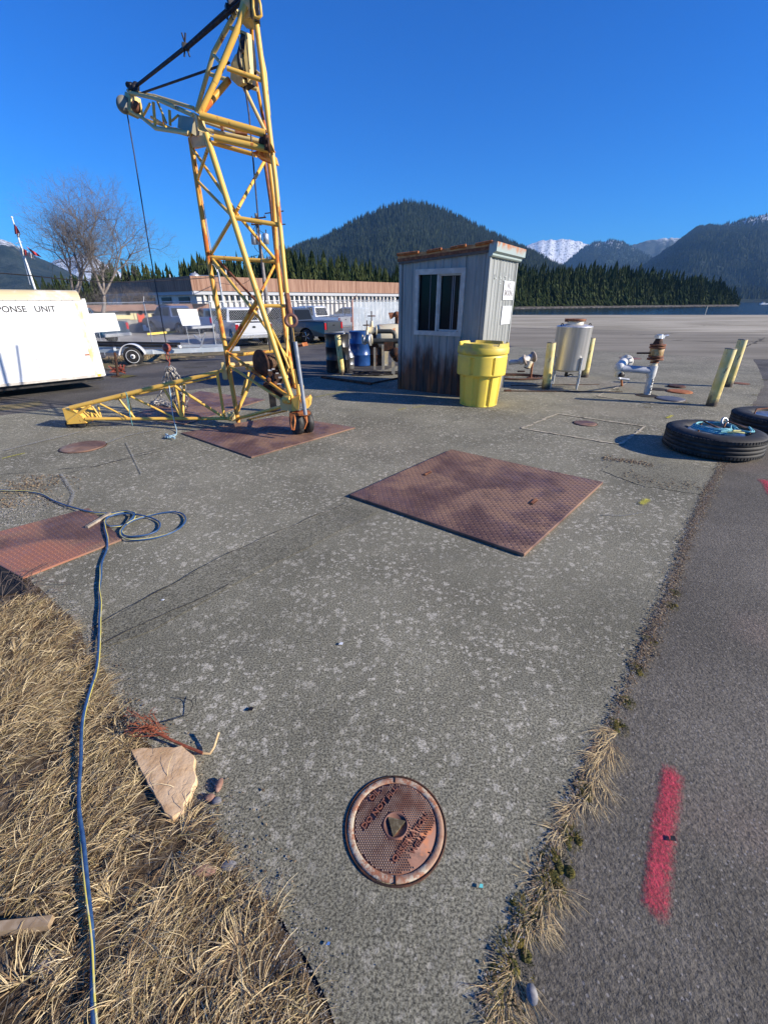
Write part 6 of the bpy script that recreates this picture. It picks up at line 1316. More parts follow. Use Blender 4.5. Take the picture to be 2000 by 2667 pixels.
# ================================================================== VEHICLES BEHIND THE FENCE
def gfar(px, py, z=-.6): return gnd(px, py, z)
M_TAIL = simple('tail_lamp', (.35,.012,.02), .2); M_CHROME = simple('chrome', (.6,.6,.62), .15, .9)
def pickup(loc, rz, paint, name, label, L=5.6, W=1.95, kind='pickup', paint2=None, rack=False):
    root = thing(name, label, kind if kind != 'pickup' else 'pickup', tuple(loc), rz); w = W/2
    if kind == 'pickup':
        side = [(0,.55),(0,1.12),(.03,1.18),(2.02,1.18),(2.05,1.22),(3.75,1.20),(4.2,1.16),(5.2,1.08),(5.5,.95),(5.58,.60),(5.45,.42),(4.95,.40)]
        wheels = (1.25, 4.45); cab = [(1.98,1.17),(2.15,1.84),(2.5,1.90),(3.3,1.90),(3.6,1.84),(4.2,1.16)]
    else:
        side = [(0,.50),(-.02,.85),(.05,1.10),(2.0,1.12),(3.4,1.08),(4.3,1.0),(4.62,.85),(4.70,.55),(4.5,.38),(4.2,.36)]
        wheels = (.95, 3.75); cab = [(.10,1.08),(.35,1.60),(.8,1.70),(2.4,1.70),(2.7,1.62),(3.4,1.07)]
    rw = .40 if kind == 'pickup' else .34
    def arch(cx): return [(cx+math.cos(t)*(rw+.07), rw+math.sin(t)*(rw+.07)) for t in [R(q) for q in range(0, 181, 20)]]
    prof = list(side); z0 = .42
    for cx in sorted(wheels, reverse=True): prof += [(cx+rw+.08, z0)]+[p for p in arch(cx) if p[1] > z0]+[(cx-rw-.08, z0)]
    prof += [(.05, z0)]
    mb = MB(); n = len(prof); vs = []
    import mathutils
    for y, ins in ((-w, .0), (-w+.03, 0), (w-.03, 0), (w, 0)):
        for x, z in prof:
            tum = .06*max(0, (z-.7)/.5)**2 if abs(y) > w-.01 else .0; vs.append(Vector((x, y*(1-tum), z)))
    tri = mathutils.geometry.tessellate_polygon([[Vector((x, z, 0)) for x, z in prof]])
    fs = []
    for j in range(3): fs += [(j*n+i, j*n+(i+1) % n, (j+1)*n+(i+1) % n, (j+1)*n+i) for i in range(n)]
    for t in tri:
        a, b, c = (prof[i] for i in t); cr = (b[0]-a[0])*(c[1]-a[1])-(b[1]-a[1])*(c[0]-a[0]); t = t if cr > 0 else (t[0],t[2],t[1]); fs.append(tuple(t)); fs.append(tuple(3*n+i for i in (t[0],t[2],t[1])))
    mb.add(vs, fs); body = mb.build('body', paint, root, True)
    # cabin
    mb = MB(); m = len(cab); wi = w*.97; wt = w*.80; top = max(z for _, z in cab); vs = []
    for s in (-1, 1):
        for x, z in cab: t = (z-cab[0][1])/(top-cab[0][1]); vs.append((x, s*(wi+(wt-wi)*t), z))
    mb.add(vs, [tuple(range(m)), tuple(range(2*m-1, m-1, -1))]+[(i, m+i, m+(i+1) % m, (i+1) % m) for i in range(m-1)]); mb.build('cab', paint2 or paint, root, True)
    # glass: side windows, rear window, windscreen
    def cy(z): t = (z-cab[0][1])/(top-cab[0][1]); return wi+(wt-wi)*t
    def SW(x0, x1, x2, x3, z0, z1):
        for s in (-1, 1):
            y0, y1 = cy(z0)+.012, cy(z1)+.012; q = [(x0,s*y0,z0),(x1,s*y0,z0),(x2,s*y1,z1),(x3,s*y1,z1)]; q = q if s < 0 else q[::-1]; mb.prism([Vector(k) for k in q], (0,-s*.01,0))
    mb = MB(); zb, zt_ = cab[0][1]+.08, top-.10
    if kind == 'pickup': SW(2.20,2.98,2.98,2.30,zb,zt_); SW(3.06,4.0,3.62,3.06,zb,zt_)
    else: SW(.45,1.5,1.5,.62,zb,zt_); SW(1.57,2.35,2.35,1.57,zb,zt_); SW(2.42,3.2,2.72,2.42,zb,zt_)
    x0, x1 = cab[0][0], cab[1][0]; k = .025; r0 = (zb-cab[0][1])/(cab[1][1]-cab[0][1]); r1 = .88
    mb.prism([Vector((x0+(x1-x0)*r0-k, s*wi*.82, zb)) for s in (-1, 1)][::-1]+[Vector((x0+(x1-x0)*r1-k, s*wt*.92, cab[0][1]+(cab[1][1]-cab[0][1])*r1)) for s in (-1, 1)], (.01,0,0))
    xa, za = cab[-1]; xb, zc = cab[-2]; mb.prism([Vector((xa+(xb-xa)*.08+k, s*wi*.85, za+(zc-za)*.08)) for s in (-1, 1)]+[Vector((xa+(xb-xa)*.92+k, s*wt*.93, za+(zc-za)*.92)) for s in (1, -1)], (-.01,0,0))
    mb.build('windows', M_GLASS, root, True)
    for cx in wheels:
        for s in (-1, 1):
            mb = MB(); mb.lathe([(.10,-.12),(rw*.7,-.125),(rw-.02,-.11),(rw,-.07),(rw,.07),(rw-.02,.11),(rw*.7,.125),(.10,.12)], (cx, s*(w-.15), rw), (0,s,0), 24); wh = mb.build('wheel', M_RUB, root, True)
            mb = MB(); mb.lathe([(.03,.12),(.07,.11),(.12,.09),(rw*.62,.11),(rw*.66,.127),(rw*.60,.10)], (cx, s*(w-.15), rw), (0,s,0), 20, cap=False)
            for q in range(5): t = q*2*math.pi/5; mb.tube((cx+math.cos(t)*.04, s*(w-.04), rw+math.sin(t)*.04), (cx+math.cos(t)*rw*.62, s*(w-.035), rw+math.sin(t)*rw*.62), .025, .03, 5)
            mb.build('rim', M_CHROME, wh, True)
    for s in (-1, 1):
        mb = MB(); mb.box((.0 if kind == 'pickup' else .0, s*(w-.10), .95), (.06, .16, .34)); mb.build('tail_light', M_TAIL, root, True)
        mb = MB(); mb.box((side[7][0]+.22 if kind == 'pickup' else 4.5, s*(w-.22), .84), (.2, .30, .16)); mb.build('headlight', M_CHROME, root, True)
        mb = MB(); mb.box((cab[-1][0]-.35, s*(w+.10), cab[0][1]+.12), (.12, .18, .18), bev=.02); mb.build('wing_mirror', M_BLACK, root, True)
    mb = MB(); mb.box((-.08, 0, .52), (.16, W*.96, .18), bev=.03); mb.box((side[-2][0]+.05, 0, .5), (.15, W*.9, .2), bev=.03); mb.build('bumpers', M_GALV, root, True)
    if kind == 'pickup':
        mb = MB(); mb.box((-.012, 0, .92), (.03, W*.72, .46)); mb.build('tailgate', paint2 or paint, root, True); mb = MB(); mb.box((-.04, 0, .98), (.02, .16, .07)); mb.build('handle', M_BLACK, root, True)
        mb = MB(); mb.box((1.0, 0, 1.178), (1.8, W*.78, .02)); mb.build('bed_cover', M_BLACK, root, True)
    if rack: mb = MB(); [mb.tube((x, -w*.8, 2.05), (x, w*.8, 2.05), .03) for x in (.5, 2.2, 3.4)]; [mb.tube((.3, s*w*.8, 2.05), (3.6, s*w*.8, 2.05), .03) for s in (-1, 1)]; [mb.tube((x, s*w*.8, 1.2), (x, s*w*.8, 2.05), .025) for x in (.5, 2.2) for s in (-1, 1)]; mb.build('ladder_rack', M_BLACK, root, True)
    return root
def paintm(name, c): n = NT(name, .3, .15, .6); n.col(c); n.b.inputs['Coat Weight'].default_value = .6; return n.m
MP_SILV = paintm('paint_silverwhite', (.62,.63,.64)); MP_GREY = paintm('paint_darkgrey', (.045,.050,.058)); MP_WHITE = paintm('paint_white', (.75,.75,.75)); MP_BLUE = paintm('paint_blue', (.02,.045,.13)); MP_NAVY = paintm('paint_navy', (.03,.07,.12)); MP_SLATE = paintm('paint_slate', (.13,.16,.19))
def place(px, py, hx, hy): p = gfar(px, py); return p, math.atan2(hy, hx)
p, a = place(668, 903, -.50, .866); t = pickup(p, a, MP_SILV, 'parked_pickup', 'silvery white pickup seen from behind through the fence and crane base'); t['label'] = 'silvery white pickup parked behind the fence, its tailgate seen through the crane base'
mb = MB(); mb.torus((-.03,0,.98), (1,0,0), .05, .014, 5, 6); mb.build('tailgate_badge', M_BLACK, t, True)
p, a = place(868, 897, -.90, .435); pickup(p+Vector((0,.6,0)), a, MP_GREY, 'parked_pickup', 'dark grey pickup parked broadside behind the fence, right of the silvery white one')
p, a = place(905, 872, -.90, .435); pickup(p+Vector((-.2,1.0,0)), a, MP_WHITE, 'parked_pickup', 'white pickup with ladder rack parked just beyond the dark grey pickup', rack=True)
p, a = place(960, 858, -.90, .435); pickup(p+Vector((0,4,0)), a, MP_SILV, 'parked_van', 'silver car parked farthest right behind the slatted fence', kind='car')
p, a = place(530, 872, -.85, .5); pickup(p, a, MP_BLUE, 'parked_pickup', 'blue pickup parked behind the right hand blank white board')
p, a = place(600, 868, -.5, .86); pickup(p+Vector((-1.2,1,0)), a, MP_NAVY, 'parked_car', 'dark car parked just beyond the silvery white pickup', kind='car')
p, a = place(312, 898, -.96, .25); pickup(p, a, MP_NAVY, 'parked_pickup', 'dark blue pickup with red tail lamps beside the box trailer, behind the left hand board')
# car park ground lines, kerb, bins
def lowbox(px, py, d, mat, name, label, cat, z=-.6, rz=.2, z1=None, bev=.02): p = gnd(px, py, z); mb = MB(); mb.box((p.x, p.y, z+d[2]/2), d, rz, bev=bev); return tag(mb.build(name, mat), label, cat)
struct(sheet('car_park', [(0,905),(600,900),(960,860),(1040,838),(980,826),(0,826)], -.57, simple('car_park_asphalt', (.27,.255,.225), .9, 0, (.36,.34,.30), .4), .05, 1.0, 3))
struct(sheet('grass_strip', [(310,862),(470,866),(600,860),(560,850),(300,850)], -.55, M_VERGE, .1, .6, 3))
mb = MB(); a, b = gnd(385,873,-.5), gnd(455,867,-.5); mb.prism([a, a+Vector((0,.3,0)), a+Vector((0,.3,.14)), a+Vector((0,0,.14))], b-a); tag(mb.build('parking_kerb', M_PLASY), 'yellow painted parking kerb on the far car park', 'kerb')
for k, (x, y, s) in enumerate(((345,858,(3.6,1.5,.95)),(400,856,(1.9,1.4,.95)))): lowbox(x, y, s, simple('bin_green%d' % k, (.16,.30,.25), .6, 0, (.24,.38,.32), 3), 'planter_box', ('long' if k == 0 else 'short')+' pale green bin in front of the low brown roofed building', 'bin')

# ================================================================== BUILDINGS
M_FASC = None
def _fasc():
    n = NT('fascia_boards', .85, 0); c = n.mix(n.ramp(n.noise(1.5, 4, .7, sc=(3,3,.15)), .35, .65), (.22,.115,.075), (.36,.22,.155)); c = n.mix(n.ramp(n.noise(3.5, 3, .7, sc=(3,3,.1)), .55, .65, 0, .5), c, (.09,.05,.035)); n.col(c); return n.m
M_FASC = _fasc(); M_BWALL = simple('building_white', (.60,.58,.54), .8, 0, (.70,.68,.63), 1.5); M_BGREY = simple('building_greyblue', (.40,.42,.45), .7)
def main_building():
    Yc, Ye, Yl = 45.0, 62.0, 66.0
    TC = pt(495,718,Yc); TE = pt(1045,736.5,Ye); TLf = pt(262,752,Yl); z = TC.z; zb = -.7
    C = Vector((TC.x,TC.y,0)); E = Vector((TE.x,TE.y,0)); Lf = Vector((TLf.x,TLf.y,0)); root = thing('office_building', 'long low building with brown board fascia and a band of tall windows', 'building', (C.x, C.y, zb)); d = (E-C).normalized(); LL = (E-C).length; d2 = (Lf-C).normalized(); L2 = (Lf-C).length
    n1 = Vector((d.y,-d.x,0)); n1 = n1 if n1.y < 0 else -n1; n2 = Vector((d2.y,-d2.x,0)); n2 = n2 if n2.x < 0 else -n2
    zf = pt(500,757,Yc).z; zs = pt(500,767,Yc).z; zw = pt(520,787,Yc).z; print('bld', z, zf, zs, zw)
    back = d*LL+(-n1)*14
    mb = MB(); mb.prism([C+Vector((0,0,zf)), E+Vector((0,0,zf)), E-n1*14+Vector((0,0,zf)), Lf+Vector((0,0,zf))], (0,0,z-zf)); mb.build('fascia', M_FASC, root)
    i = .45; mb = MB(); c_ = C-n1*i-n2*i; e_ = E-n1*i-d*i; l_ = Lf-n2*i; ins = [Vector((c_.x,c_.y,zb)), Vector((e_.x,e_.y,zb)), Vector((e_.x,e_.y,zb))-n1*13, Vector((l_.x,l_.y,zb))]; mb.prism(ins, (0,0,zf-zb-.002)); w_ = mb.build('wall', M_BWALL, root)
    mb = MB(); mb.prism([C-n1*.1+Vector((0,0,zs)), E-n1*.1+Vector((0,0,zs)), E-n1*.6+Vector((0,0,zs)), C-n1*.6+Vector((0,0,zs))], (0,0,zf-zs-.01)); mb.prism([C-n2*.1+Vector((0,0,zs)), C-n2*.6+Vector((0,0,zs)), Lf-n2*.6+Vector((0,0,zs)), Lf-n2*.1+Vector((0,0,zs))], (0,0,zf-zs-.01)); mb.build('soffit_band', M_BGREY, root)
    n = 40; c0 = C-n1*.42
    for k in range(n):
        s0 = 1.2+k*(LL-2)/n; wd = (LL-2)/n*.50
        if k in (23, 24): continue
        p = c0+d*s0; mb = MB(); mb.prism([p+Vector((0,0,zw)), p+d*wd+Vector((0,0,zw)), p+d*wd+Vector((0,0,zs-.05)), p+Vector((0,0,zs-.05))], n1*.02); w = mb.build('window', M_GLASS, root)
        mb = MB(); q = p+n1*.021; cw = wd*(.35 if k % 3 else .6); mb.prism([q+Vector((0,0,zw+.02)), q+d*cw+Vector((0,0,zw+.02)), q+d*cw+Vector((0,0,zs-.08)), q+Vector((0,0,zs-.08))], n1*.008); mb.build('curtain', simple('curtain%d' % k, (.32,.31,.28), .9, 0, (.45,.43,.40), 3) if k == 0 else bpy.data.materials['curtain0'], w)
    mb = MB()
    for k in range(n+1): p = C-n1*.40+d*(1.2+(k-.27)*(LL-2)/n); mb.prism([p+Vector((0,0,zb+.2)), p+d*.16+Vector((0,0,zb+.2)), p+d*.16+Vector((0,0,zs-.01)), p+Vector((0,0,zs-.01))], n1*.16)
    mb.build('mullions', M_BWALL, root)
    mb = MB(); 
    for k in range(5): p = C-n2*.43+d2*(2+k*4.6); mb.prism([p+Vector((0,0,.1)), p+d2*2.6+Vector((0,0,.1)), p+d2*2.6+Vector((0,0,zs-.2)), p+Vector((0,0,zs-.2))], n2*.03)
    mb.build('window', M_BLACK, root)
    mb = MB()
    for q in (.10,.16,.35,.6): p = C.lerp(Lf, q)-n2*3+d*2; mb.tube((p.x,p.y,z),(p.x,p.y,z+.9),.08)
    p = C+d*3-n1*4; mb.lathe([(.5,0),(.5,.25),(.3,.45),(.02,.5)], (C.x-1.5,C.y+5,z), n=16); mb.box((p.x,p.y,z+.25), (2.2,.1,.06)); mb.tube((p.x-1,p.y,z),(p.x-1,p.y,z+.25),.04); mb.tube((p.x+1,p.y,z),(p.x+1,p.y,z+.25),.04); mb.build('roof_vents', M_GALV, root)
main_building()
def low_building():
    Y = 35.0; TL_, TR_ = pt(225,795,Y), pt(500,791,Y+5); EL, ER = pt(225,812,Y-1), pt(505,806,Y+3.5); zb = -.75
    root = thing('low_building', 'low building with a flat brown roof, pale yellow boarding and a red door', 'building', (EL.x, EL.y, zb)); u = (ER-EL); 
    mb = MB(); mb.add([EL, ER, TR_, TL_, TL_+Vector((0,4,0)), TR_+Vector((0,4,0)), TL_+Vector((0,4,-1)), TR_+Vector((0,4,-1))], [(0,1,2,3),(3,2,5,4),(4,5,7,6)]); mb.build('roof', M_FASC, root)
    wl, wr = Vector((EL.x,EL.y+.5,0)), Vector((ER.x,ER.y+.5,0)); d = (wr-wl).normalized(); L = (wr-wl).length; n = Vector((d.y,-d.x,0)); n = n if n.y < 0 else -n
    def pan(a, b, z0, z1, m, nm, o=0.0, t=.03): q = [wl+d*a+Vector((0,0,z0)), wl+d*b+Vector((0,0,z0)), wl+d*b+Vector((0,0,z1)), wl+d*a+Vector((0,0,z1))]; q = [k+n*o for k in q]; mb = MB(); mb.prism(q, n*t); return mb.build(nm, m, root)
    H = EL.z-.02; MW = simple('low_wall_grey', (.20,.20,.19), .85, 0, (.30,.30,.28), 4); MY = simple('low_wall_cream', (.62,.54,.30), .8); pan(0, L, zb, H, MW, 'wall')
    f = lambda px: (plane_hit(px, 830, wl, n)-wl).dot(d); zz = lambda py: plane_hit(370, py, wl, n).z
    pan(f(300), f(345), zz(830), zz(820), MY, 'cream_panel', .04); pan(f(388), f(430), zz(829), zz(817), MY, 'cream_panel', .04)
    for a, b in ((338,350),(352,358),(434,440),(442,448),(450,456),(458,463)): pan(f(a), f(b), zz(832), zz(815), MY, 'cream_panel', .05)
    pan(f(360), f(378), zz(839), zz(817), simple('red_door', (.55,.08,.04), .5), 'door', .06); pan(f(240), f(300), zz(818), zz(813), MY, 'cream_panel', .05)
    for a, b in ((333,343),(364,374),(380,386),(430,436)): pan(f(a), f(b), zz(820), zz(809), M_GLASS, 'window', .085, .01)
    pan(f(362), f(378), zz(860), zz(845), M_WHITE, 'white_hoarding', .9, .05)
low_building()
# ================================================================== POLES, WIRES, FLAGPOLE
def utility_pole():
    Y = 36.0; b = gfar(700, 842); b = Vector((pt(699,800,Y).x, Y, -.6)); t = pt(667,556,Y); root = thing('utility_pole', 'wooden utility pole with crossarms and three grey transformers, seen through the crane', 'utility pole', tuple(b)); mb = MB(); mb.tube(b, t, .15, .10, 14); mb.build('pole', simple('pole_wood', (.22,.20,.19), .9, 0, (.34,.32,.30), 5, bs=20), root)
    for x0, y0, x1, y1 in ((653,570,693,566),(655,585,682,585)):
        mb = MB(); mb.tube(pt(x0,y0,Y-.2), pt(x1,y1,Y-.2), .055, None, 4); arm = mb.build('crossarm', M_RUSTD, root); mb = MB()
        for q in (.08,.4,.92): p = pt(x0,y0,Y-.2).lerp(pt(x1,y1,Y-.2), q); mb.lathe([(.03,0),(.05,.05),(.02,.09),(.04,.13),(.02,.16)], p, n=10)
        mb.build('insulators', M_RUSTD, arm)
    for x, y in ((662,623),(675,623),(693,622)):
        c = pt(x, y, Y-.35); mb = MB(); mb.lathe([(.02,-.34),(.20,-.32),(.21,.26),(.14,.33),(.02,.34)], c, n=18); tr = mb.build('transformer', M_GALV, root); mb = MB(); mb.tube(c+Vector((.05,0,.3)), c+Vector((.05,0,.55)), .035); mb.build('bushing', M_BLACK, tr)
    mb = MB()
    for x0, x1, dz in ((662,667,0),(675,668,0),(693,672,0)): mb.path([pt(x0,612,Y-.35), pt((x0+x1)/2-6,600,Y-.3), pt(x1,586,Y-.2)], .02, 4)
    mb.path([pt(662,632,Y-.3), pt(664,645,Y-.3), pt(672,655,Y-.2), pt(681,660,Y-.1)], .018, 4); mb.path([pt(693,632,Y-.3), pt(697,648,Y-.3), pt(690,660,Y-.1)], .018, 4); mb.build('jumper_wires', M_BLACK, root)
utility_pole()
Y = 52; b = Vector((pt(722,770,Y).x+1.1, Y, -.6)); root = thing('utility_pole', 'second utility pole mostly hidden behind the right legs of the crane', 'utility pole', tuple(b)); mb = MB(); mb.tube(b, pt(712,540,Y), .16, .11, 12); mb.build('pole', bpy.data.materials['pole_wood'], root)
for q in ((690,556,739,549.5),(698,585,744,584)): mb = MB(); mb.tube(pt(q[0],q[1],Y-.2), pt(q[2],q[3],Y-.2), .06, None, 4); mb.build('crossarm', M_RUSTD, root)
def wire(name, pts, r, label): mb = MB(); mb.path(catmull([pt(*p) for p in pts], 6), r, 5); tag(mb.build(name, M_BLACK), label, 'cable')
wire('overhead_cable', [(-30,709,24),(60,716,26),(202,730,30),(304,734,33),(422,731,37),(547,723,42),(600,716,46)], .030, 'thick black overhead cable crossing in front of the bare trees'); wire('overhead_cable', [(510,691,40),(560,684,38),(640,672,36.5),(672,664,36)], .018, 'thin overhead wire running left from the utility pole'); wire('overhead_cable', [(555,735,42),(620,742,38),(652,728,36)], .014, 'short drooping wire in front of the brown fascia')
mb = MB()
Y = 40
rt = thing('lamp_pole', 'slim pale pole with a curved arm in front of the brown fascia', 'pole', tuple(Vector((pt(584,808,Y).x, Y, -.6)))); mb.tube((pt(586,815,Y).x, Y, -.6), pt(569,708,Y), .10, .06, 10); mb.path([pt(569,716,Y), pt(563,700,Y), pt(558,690,Y), pt(552,688,Y)], .03, 6); mb.build('pole', M_GALV, rt)
def flagpole():
    Y = 48.0; b = Vector((pt(95,760,Y).x, Y, -.6)); t = pt(32,566,Y); root = thing('flagpole', 'white flagpole with a drooping dark red flag and red and white flags on a yard', 'flagpole', tuple(b)); mb = MB(); mb.tube(b, t, .13, .05, 12); mb.ball(t, .10, 8, 6); mb.build('pole', M_WHITE, root)
    mb = MB(); mb.tube(pt(42,634,Y), pt(58,630,Y), .03); mb.tube(pt(46,640,Y), pt(100,672,Y), .03); mb.tube(pt(56,650,Y),pt(80,742,Y),.03); mb.build('yard', M_WHITE, root)
    def flag(q, m, nm):
        nu, nv = 8, 8; vs = []
        for j in range(nv+1):
            for i in range(nu+1):
                u, v = i/nu, j/nv; a = Vector(q[0]).lerp(Vector(q[1]), u); b2 = Vector(q[3]).lerp(Vector(q[2]), u); p = a.lerp(b2, v); w = pt(p.x, p.y, Y-.1+.12*math.sin(u*9+v*2)); vs.append(w)
        f = [(j*(nu+1)+i, j*(nu+1)+i+1, (j+1)*(nu+1)+i+1, (j+1)*(nu+1)+i) for j in range(nv) for i in range(nu)]; mb = MB(); mb.add(vs, f, True); mb.add([v+Vector((0,.02,0)) for v in vs], [x[::-1] for x in f], True); mb.build(nm, m, root)
    MRf = simple('flag_red', (.42,.03,.035), .8, 0, (.25,.02,.03), 3); MWf = simple('flag_white', (.62,.60,.58), .8, 0, (.45,.40,.38), 3); flag([(36,581,0),(44,590,0),(53,606,0),(40,610,0)], MRf, 'flag'); flag([(44,612,0),(53,606,0),(52,616,0),(47,619,0)], MWf, 'flag')
    flag([(50,642,0),(66,652,0),(74,668,0),(56,664,0)], MWf, 'flag'); flag([(62,648,0),(70,652,0),(73,668,0),(66,664,0)], MRf, 'flag'); flag([(70,642,0),(98,660,0),(110,670,0),(88,664,0)], MRf, 'flag'); flag([(74,656,0),(86,662,0),(92,676,0),(78,670,0)], MWf, 'flag')
flagpole()
# ================================================================== BARE TREES
M_BARK = simple('bark_grey', (.16,.135,.12), .9, 0, (.27,.235,.21), 6); M_TWIG = simple('twigs_mauve', (.125,.110,.105), .9, 0, (.21,.19,.18), 3)
def bare_tree(base, top_h, seed, label, spread=1.0, lean=0, fork=3.2, tw=True, r0=.17):
    rn = random.Random(seed); root = thing('bare_tree', label, 'tree', tuple(base)); tr = MB(); br = MB(); cnt = [0]
    def grow(p, d, L, r, lev):
        n = 4 if lev < 3 else 3; pts = [p]; q = p.copy(); dd = d.copy()
        for i in range(n):
            dd = (dd+Vector((rn.gauss(0,.10), rn.gauss(0,.10), rn.gauss(.035,.06)))).normalized(); q = q+dd*(L/n); pts.append(q.copy())
        (tr if lev < 2 else br).path(pts, r, 7 if lev < 2 else (5 if lev < 4 else 3), rf=lambda t: 1-.42*t); cnt[0] += 1
        if lev >= 8 or L < .11: return
        k = 3 if (rn.random() < .55 or lev < 2) else 2
        for i in range(k):
            ang = rn.uniform(.25, .62)*(1.05 if lev else .75)*spread; az = rn.random()*6.283 if k == 1 else (i*2*math.pi/k+rn.uniform(-.7,.7)); u = dd.orthogonal().normalized(); v = dd.cross(u); nd = (dd*math.cos(ang)+(u*math.cos(az)+v*math.sin(az))*math.sin(ang)); nd.z += .05; nd.normalize()
            grow(pts[-1] if i < 2 else pts[-2], nd, L*rn.uniform(.66,.84), r*.60*rn.uniform(.85,1.1), lev+1)
        if lev >= 2:
            for j in (1, 2):
                u = dd.orthogonal().normalized(); v = dd.cross(u); az = rn.random()*6.3; nd = (dd*.6+(u*math.cos(az)+v*math.sin(az))).normalized(); grow(pts[j], nd, L*.45, r*.4, lev+2)
    grow(Vector(base), Vector((lean,0,1)).normalized(), fork, r0, 0)
    tr.build('trunk', M_BARK, root); br.build('branches', M_TWIG, root); print('tree', cnt)
Yt = 33; bx = pt(196,800,Yt).x; bare_tree((bx-.1, Yt, -.6), 8, 3, 'left one of the two tall bare trees behind the fence', 1.38, -.20, 2.65); bare_tree((bx+1.15, Yt+.5, -.6), 8, 8, 'right one of the two tall bare trees behind the fence', 1.35, .04, 2.75, r0=.18)
for i, (x, Y_, h, s) in enumerate(((130,36,1.1,21),(335,40,1.0,22),(390,42,1.0,23),(170,38,1.0,24),(290,44,1.1,25))): bare_tree((pt(x,800,Y_).x, Y_, -.6), 3, s, 'low bare scrub tree, number %d from the left, under the tall bare trees' % i, 1.5, .3 if i % 2 else -.3, h, r0=.06)
nm = ['low spreading bare scrub just right of the flagpole foot', 'low bare scrub tree in front of the dark left wing of the long building', 'low bare scrub tree nearest the corner of the long building', 'low bare scrub at the foot of the two tall bare trees', 'low bare scrub behind and right of the two tall bare trees']
for o, l in zip([o for o in SC.objects if o.name.startswith('bare_tree')][2:], nm): o['label'] = l; o['group'] = 'low bare scrub behind the fence'
# ================================================================== FORESTS, HILLS
def foliage(name, cols, dark):
    n = _blade(name, cols, .9); return n
M_CON = _tree('conifer', [(.010,.020,.008),(.030,.048,.018),(.020,.034,.012),(.065,.080,.030),(.038,.055,.022),(.015,.026,.010)]); M_CONF = _blade('conifer_far', [(.006,.013,.008),(.018,.030,.018),(.034,.046,.026),(.012,.021,.013),(.050,.062,.034)], .95)
def conifer(mb, p, h, w, rn, tiers=9, pts=9):
    mb.tube(p, p+Vector((0,0,h*.9)), h*.014, h*.004, 4, False); base = rn.uniform(.03,.14); ph = rn.random()*6
    for k in range(tiers):
        t = base+(1-base)*k/tiers; r = w*(1-t)**.68*rn.uniform(.6,1.2)+w*.04; z = p.z+h*t; ap = Vector((p.x,p.y,z+h/tiers*1.75*(1 if k < tiers-1 else .9))); ring = []
        for i in range(pts*2):
            a = ph+math.pi*i/pts+k*.7; rr = r*(rn.uniform(.75,1.2) if i % 2 == 0 else rn.uniform(.30,.5)); ring.append(Vector((p.x+math.cos(a)*rr, p.y+math.sin(a)*rr, z-(rr*.38 if i % 2 == 0 else -.02*h)+rn.uniform(-.03,.03)*h)))
        mb.add([ap]+ring, [(0, 1+i, 1+(i+1) % (pts*2)) for i in range(pts*2)])
def forest(name, sites, mat, label, tiers=9, pts=7):
    mb = MB(); rn = random.Random(hash(name) % 1000 if False else len(name))
    tint = []
    for p, h in sites:
        a = len(mb.v); h *= 1+.10*noise.noise(p*.05)+rn.uniform(-.08,.05); conifer(mb, p, h, h*rn.uniform(.12,.27), rn, tiers+rn.randint(-2, 3), pts); v = min(1, max(0, rn.random()*.7+.3*(.5+noise.noise(p*.03)))); tint += [v]*(len(mb.v)-a)
    o = mb.build(name, mat); at = o.data.attributes.new('tint', 'FLOAT', 'POINT'); at.data.foreach_set('value', tint); return stuff(o, label, 'forest')
def lerp_tab(T, x):
    if x <= T[0][0]: return T[0][1]
    for (a, u), (b, v) in zip(T, T[1:]):
        if x <= b: return u+(v-u)*(x-a)/(b-a)
    return T[-1][1]
rn = random.Random(31)
# wooded spit across the water: treeline heights read off the photo
tab = [(1300,690),(1345,690),(1400,698),(1450,696),(1500,688),(1540,694),(1600,692),(1650,700),(1700,706),(1760,712),(1800,716),(1850,724),(1890,740),(1920,765),(1945,785)]
S = []
for row, (D, n) in enumerate(((300,120),(308,120),(318,120),(330,120),(345,110))):
    for k in range(n):
        px = 1300+(1925-1300)*(k+rn.random())/n; DD = D*(1+max(0,(px-1350))/600*.55); q = pt(px, 790, DD); zb = -2.0+row*.35; tz = pt(px, lerp_tab(tab, px)+rn.uniform(-6,14)+(4-row)*rn.uniform(2,7), DD).z
        if rn.random() < .06: tz += 2.5
        h = max(3.5, tz-zb); S.append((Vector((q.x, DD, zb-.3)), h))
forest('spit_forest', S, M_CON, 'dark conifer forest covering the low wooded spit across the water', 10, 7)
mb = MB(); cols = []
for k in range(80): px = 1290+(1935-1290)*k/79; DD = 290*(1+max(0,(px-1350))/600*.55); cols.append((px, DD))
vs = []
for k, (px, DD) in enumerate(cols):
    for j, (dd, z) in enumerate(((-10,-2.7),(-5,-2.35+.3*noise.noise(Vector((k*.6,0,0)))),(0,-1.7+.35*noise.noise(Vector((k*.9,3,0)))),(12,-1.2),(90,-.6),(130,-2.7))): q = pt(px, 790, DD+dd); vs.append((q.x, DD+dd+1.5*noise.noise(Vector((k*.4,j,0))), z if k < 78 else -2.7))
mb.add(vs, [(k*6+j, (k+1)*6+j, (k+1)*6+j+1, k*6+j+1) for k in range(79) for j in range(5)]); struct(mb.build('shore', simple('shore_rock', (.05,.045,.038), .95, 0, (.22,.19,.16), .5, .45, .7)))
mb = MB()
for k in range(90): px = rn.uniform(1330,1900); DD = 286*(1+max(0,(px-1350))/600*.55); q = pt(px,790,DD); mb.ball((q.x,DD,-2.4), rn.uniform(.3,1.0), 6, 4, (1.6,1,.5), .2)
stuff(mb.build('shore_boulders', simple('boulder', (.10,.09,.08), .9, 0, (.24,.22,.2), .8)), 'boulders along the far shoreline below the spit forest', 'boulders')
